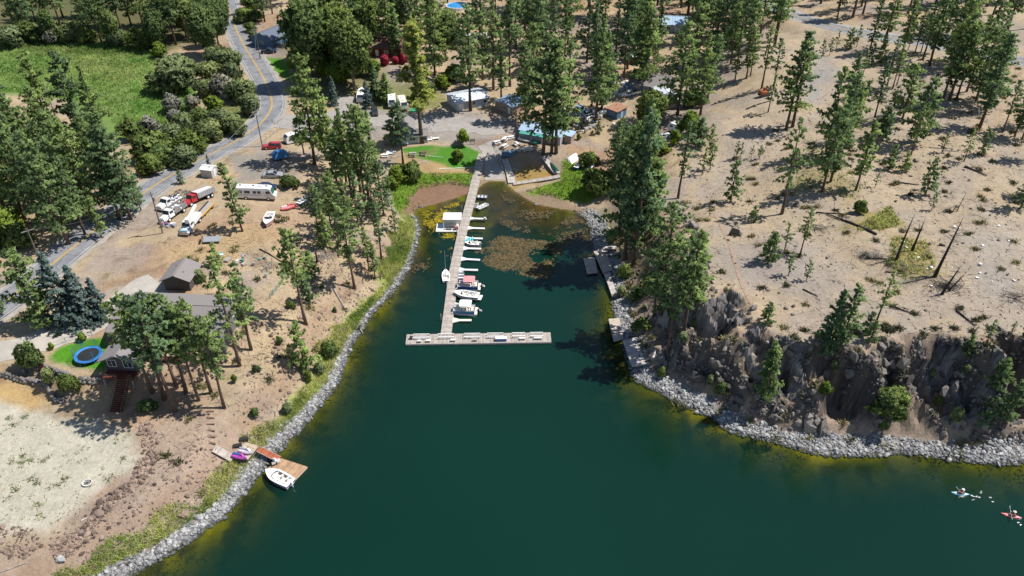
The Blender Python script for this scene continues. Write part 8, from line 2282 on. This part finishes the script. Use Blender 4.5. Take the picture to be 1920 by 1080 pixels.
t = thing("outdoor_mat", "green mat spread on the ground beside the cream camper", "mat", P(777, 206), 0); MB().box((0, 0, .05), (2.6, 3.0, .05)).build("cloth", mat("green_mat", (.03, .25, .12), .9), t)
t = thing("notice_board", "small grey notice board on posts at the corner of the marina lawn", "notice board", P(886, 271), .2)
for a in (-.6, .6): MB().box((a, 0, .8), (.1, .1, 1.7)).build("post", M_GREYW, t)
MB().box((0, 0, 1.3), (1.5, .1, .9)).build("board", M_STEEL, t)
# scrap heaps round the sheds
def scrap(name, label, cx, cy, n, rx, ry, seed, mats, k=1.0):
    p = P(cx, cy); rg = random.Random(seed); b = MB()
    for _ in range(n):
        x, y = p.x + rg.gauss(0, rx), p.y + rg.gauss(0, ry); z = float(Hgt(x, y)); s = rg.uniform(.3, 1.2) * k
        if rg.random() < .35: b.tube((x, y, z), (x + rg.uniform(-.2, .2), y, z + s), .3, .3, 8, rg.randrange(len(mats)))
        else: b.box((x, y, z + s * .25), (s * rg.uniform(.6, 1.8), s, s * .5), rg.uniform(0, 3), rg.randrange(len(mats)))
    o = b.build(name, mats); tag(o, label, "scrap", kind="stuff")
scrap("scrap_heap", "heap of scrap and parts between the blue shed and tall pines", 1105, 212, 70, 3.5, 3.0, 1, [M_SILVER, M_WHITE, M_DARK, M_LBLUE, M_GREYW])
scrap("scrap_heap", "heap of white and blue clutter in front of the grey roofed house", 1180, 164, 60, 3.5, 3.0, 2, [M_SILVER, M_WHITE, M_BLUEP, M_WHITE])
scrap("scrap_heap", "clutter behind the garage of the lakeside house", 450, 490, 18, 3.2, 1.6, 3, [M_SILVER, M_WHITE, M_TEAL, M_GREYW])
scrap("scrap_heap", "odds and ends beside the old white trucks", 314, 424, 6, 1.0, .5, 4, [M_WHITE, M_REDP, M_SILVER, M_BLUEP])
scrap("scrap_heap", "clutter among pines between store and blue shed", 1085, 240, 36, 4.0, 2.5, 5, [M_SILVER, M_GREYW, M_DARK, M_WHITE])
scrap("litter", "white litter scattered on bare ground of the plateau", 1830, 470, 26, 8.0, 9.0, 6, [M_WHITE], .35)
scrap("scrap_heap", "clutter by the small white trailer behind the dark maple", 1262, 258, 20, 2.5, 1.6, 7, [M_WHITE, M_TEAL, M_SILVER])
t = thing("tarpaulin", "bright red tarpaulin lying by the front wheel of the stake truck", "tarpaulin", P(309, 421), .5)
MB().side([(-.9, .0), (-.7, .45), (.1, .6), (.8, .3), (1.0, 0)], 1.2).build("cloth", M_REDP, t)
t = thing("fire_ring", "pale ring basin filled with brush standing on the sandy flat", "fire ring", P(164, 907), 0)
rb = MB(); 
for k in range(20):
    a0, a1 = 2 * math.pi * k / 20, 2 * math.pi * (k + 1) / 20
    rb.loft([[((.7 + dx) * math.cos(a), (.6 + dx) * math.sin(a), z_) for dx, z_ in ((0, 0), (.1, .32), (0, .34), (-.1, .05))] for a in (a0, a1)], cap0=False, cap1=False)
rb.build("rim", M_WHITE, t); sb_ = MB(); rg = random.Random(3)
for _ in range(40):
    a = rg.uniform(0, 6.28); r = rg.uniform(0, .7); sb_.tube((r * math.cos(a), r * math.sin(a), .1), (r * math.cos(a) + rg.uniform(-.5, .5), r * math.sin(a) + rg.uniform(-.4, .4), rg.uniform(.25, .7)), .03, .02, 3)
sb_.build("brush", M_DEADW, t)["kind"] = "stuff"
for a, s, lb in (((352, 905), 0, ""),): pass
BLD = [((350, 965), 1.5, "large reddish boulder above the green grass on the near bank"), ((341, 968), 1.2, "smaller reddish boulder touching the large one on the near bank"), ((1088, 208), .9, "grey boulder by the scrap heap"), ((1133, 236), .9, "lone brown boulder beside the blue shed"), ((1378, 440), 1.6, "dark rock standing alone near the footpath"), ((1005, 384), 1.0, "pale boulder at the muddy water's edge"), ((775, 408), 1.1, "white boulder at the corner of the left bank"), ((115, 1050), 1.4, "pale boulder at the near corner of the lake"), ((1745, 444), .0, "")]
for (x, y), s, lb in BLD:
    if s <= 0: continue
    m = {"r": LAVP, "p": RIPP, "w": RIPP}.get("r" if "reddish" in lb or "brown" in lb else "p" if "pale" in lb or "white" in lb else "d", BASP)
    o = link("boulder", rnd.choice(m)); q_ = P(x, y); o.location = q_ + Vector((0, 0, s * .15)); o.scale = (s / 2 * 1.2, s / 2, s / 2); o.rotation_euler = (0, 0, rnd.uniform(0, 6)); tag(o, lb, "boulder")
# ------------------------------------------------------------------ labels that single each tree out
LM = {"orange excavator": (1437, 175), "far highway": (1640, 66), "bleached log by the highway": (1720, 113), "tallest charred snag": (1752, 519), "long charred fallen trunk": (1590, 420),
      "two parallel logs": (1770, 280), "cliff edge": (1640, 640), "kayaks": (1800, 920), "footpath rock": (1378, 440), "shore dock": (1135, 490), "broken grey dock": (1195, 660),
      "marina store": (1022, 262), "blue shed": (1152, 215), "grey roofed house": (1222, 165), "white roofed shed": (1250, 195), "little red shed": (1190, 112), "blue roofed house": (1266, 50), "swimming pool": (858, 16),
      "long pale cabin": (885, 205), "tan cabin": (945, 208), "grey cottage": (768, 270), "cream camper": (757, 205), "brown roofed house": (722, 98), "roadside house": (516, 75), "blue tarpaulin": (523, 300), "red estate car": (510, 279),
      "motorhome": (480, 375), "red dump truck": (370, 375), "boom truck": (358, 430), "white box shed": (388, 332), "transformer pole": (305, 437), "bare utility pole": (76, 492), "garage": (334, 550), "trampoline": (168, 672), "lakeside house": (300, 640),
      "wooden house stair": (243, 730), "landing platform": (463, 845), "trailered boat": (505, 420), "left bank's grey log": (640, 565), "dead stub": (595, 491), "white upturned boats": (1075, 300), "boat ramp": (925, 290), "pink shrubs": (740, 120), "marsh meadow": (200, 120),
      "road bend": (505, 175), "conical fir on the cliff": (1434, 742), "small white trailer": (1266, 250), "big round willow": (330, 150), "white pipe": (858, 315), "dark blue car": (853, 71)}
ADJ = {"dense": "dense", "slender": "slender", "bushy": "bushy", "open": "thin crowned", "young": "young", "scraggly": "scraggly", "bare_stem": "high crowned", "lean": "leaning", "yellow": "yellow green", "spruce": "blue", "fir": "conical",
       "cottonwood": "dark leafy", "maple": "bright green", "darkmaple": "dark round", "small_tree": "round", "bush": "green", "willow": "pale green", "dead_bush": "grey leafless", "yellow_bush": "yellow green", "pink_bush": "pink flowering", "burgundy_bush": "dark red"}
NOUN = {"pine_tree": "pine", "pine_sapling": "pine", "yellowing_pine": "pine", "blue_spruce": "spruce", "dark_fir": "fir", "leafy_tree": "tree", "bright_maple": "maple", "dark_maple": "maple", "young_tree": "tree"}
ORD = ["first", "second", "third", "fourth", "fifth", "sixth", "seventh", "eighth", "ninth", "tenth", "eleventh", "twelfth", "thirteenth", "fourteenth", "fifteenth", "sixteenth"]
buckets = {}
for root, kind, px, py, H in TREES:
    base = root.name.split(".")[0]
    noun = NOUN.get(base, "bush" if kind not in ("dead_bush",) else "shrub")
    best = None
    for nm, (lx, ly) in LM.items():
        if nm == "conical fir on the cliff" and kind == "fir": continue
        if nm == "big round willow" and kind == "willow" and abs(px - 330) < 20: continue
        if nm == "pink shrubs" and kind == "pink_bush": continue
        dx, dy = px - lx, (py - ly) * 1.7
        d = math.hypot(dx, dy)
        if best is None or d < best[0]: best = (d, nm, dx, dy)
    d, nm, dx, dy = best
    rel = ("behind the" if dy < 0 else "in front of the") if abs(dy) > .8 * abs(dx) else "beside the"
    h = H
    size = ("very tall" if h > 31 else "tall" if h > 22 else "middling" if h > 13 else "small" if h > 6 else "little") if noun in ("pine", "spruce", "fir", "tree", "maple") else ("big" if h > 5 else "middling" if h > 3 else "small")
    if kind in ("young", "scraggly") and size == "little": size = "knee high" if h < 1 else "very small"
    buckets.setdefault((nm, rel, noun, size, ADJ[kind]), []).append((d, root))
for (nm, rel, noun, size, adj), lst in buckets.items():
    lst.sort(key=lambda e: e[0])
    for i, (d, root) in enumerate(lst):
        if len(lst) == 1: lab = f"{size} {adj} {noun} standing {rel} {nm}"
        elif i == 0: lab = f"{size} {adj} {noun} standing closest {rel} {nm}"
        elif i == len(lst) - 1 and len(lst) < 4: lab = f"{size} {adj} {noun} standing farthest {rel} {nm}"
        else: lab = f"{size} {adj} {noun}, {ORD[min(i, 15)]} closest {rel} {nm}"
        lab = lab.replace("closest beside the", "closest beside the")
        root["label"] = lab
        cat_group = {"pine": "pines of the open wood round the lake", "spruce": "blue spruces by the drives", "fir": "dark firs", "tree": "broad leaved trees", "maple": "maples round the marina", "bush": "bushes round the lake", "shrub": "leafless grey shrubs of the marsh"}[noun]
        root["group"] = cat_group
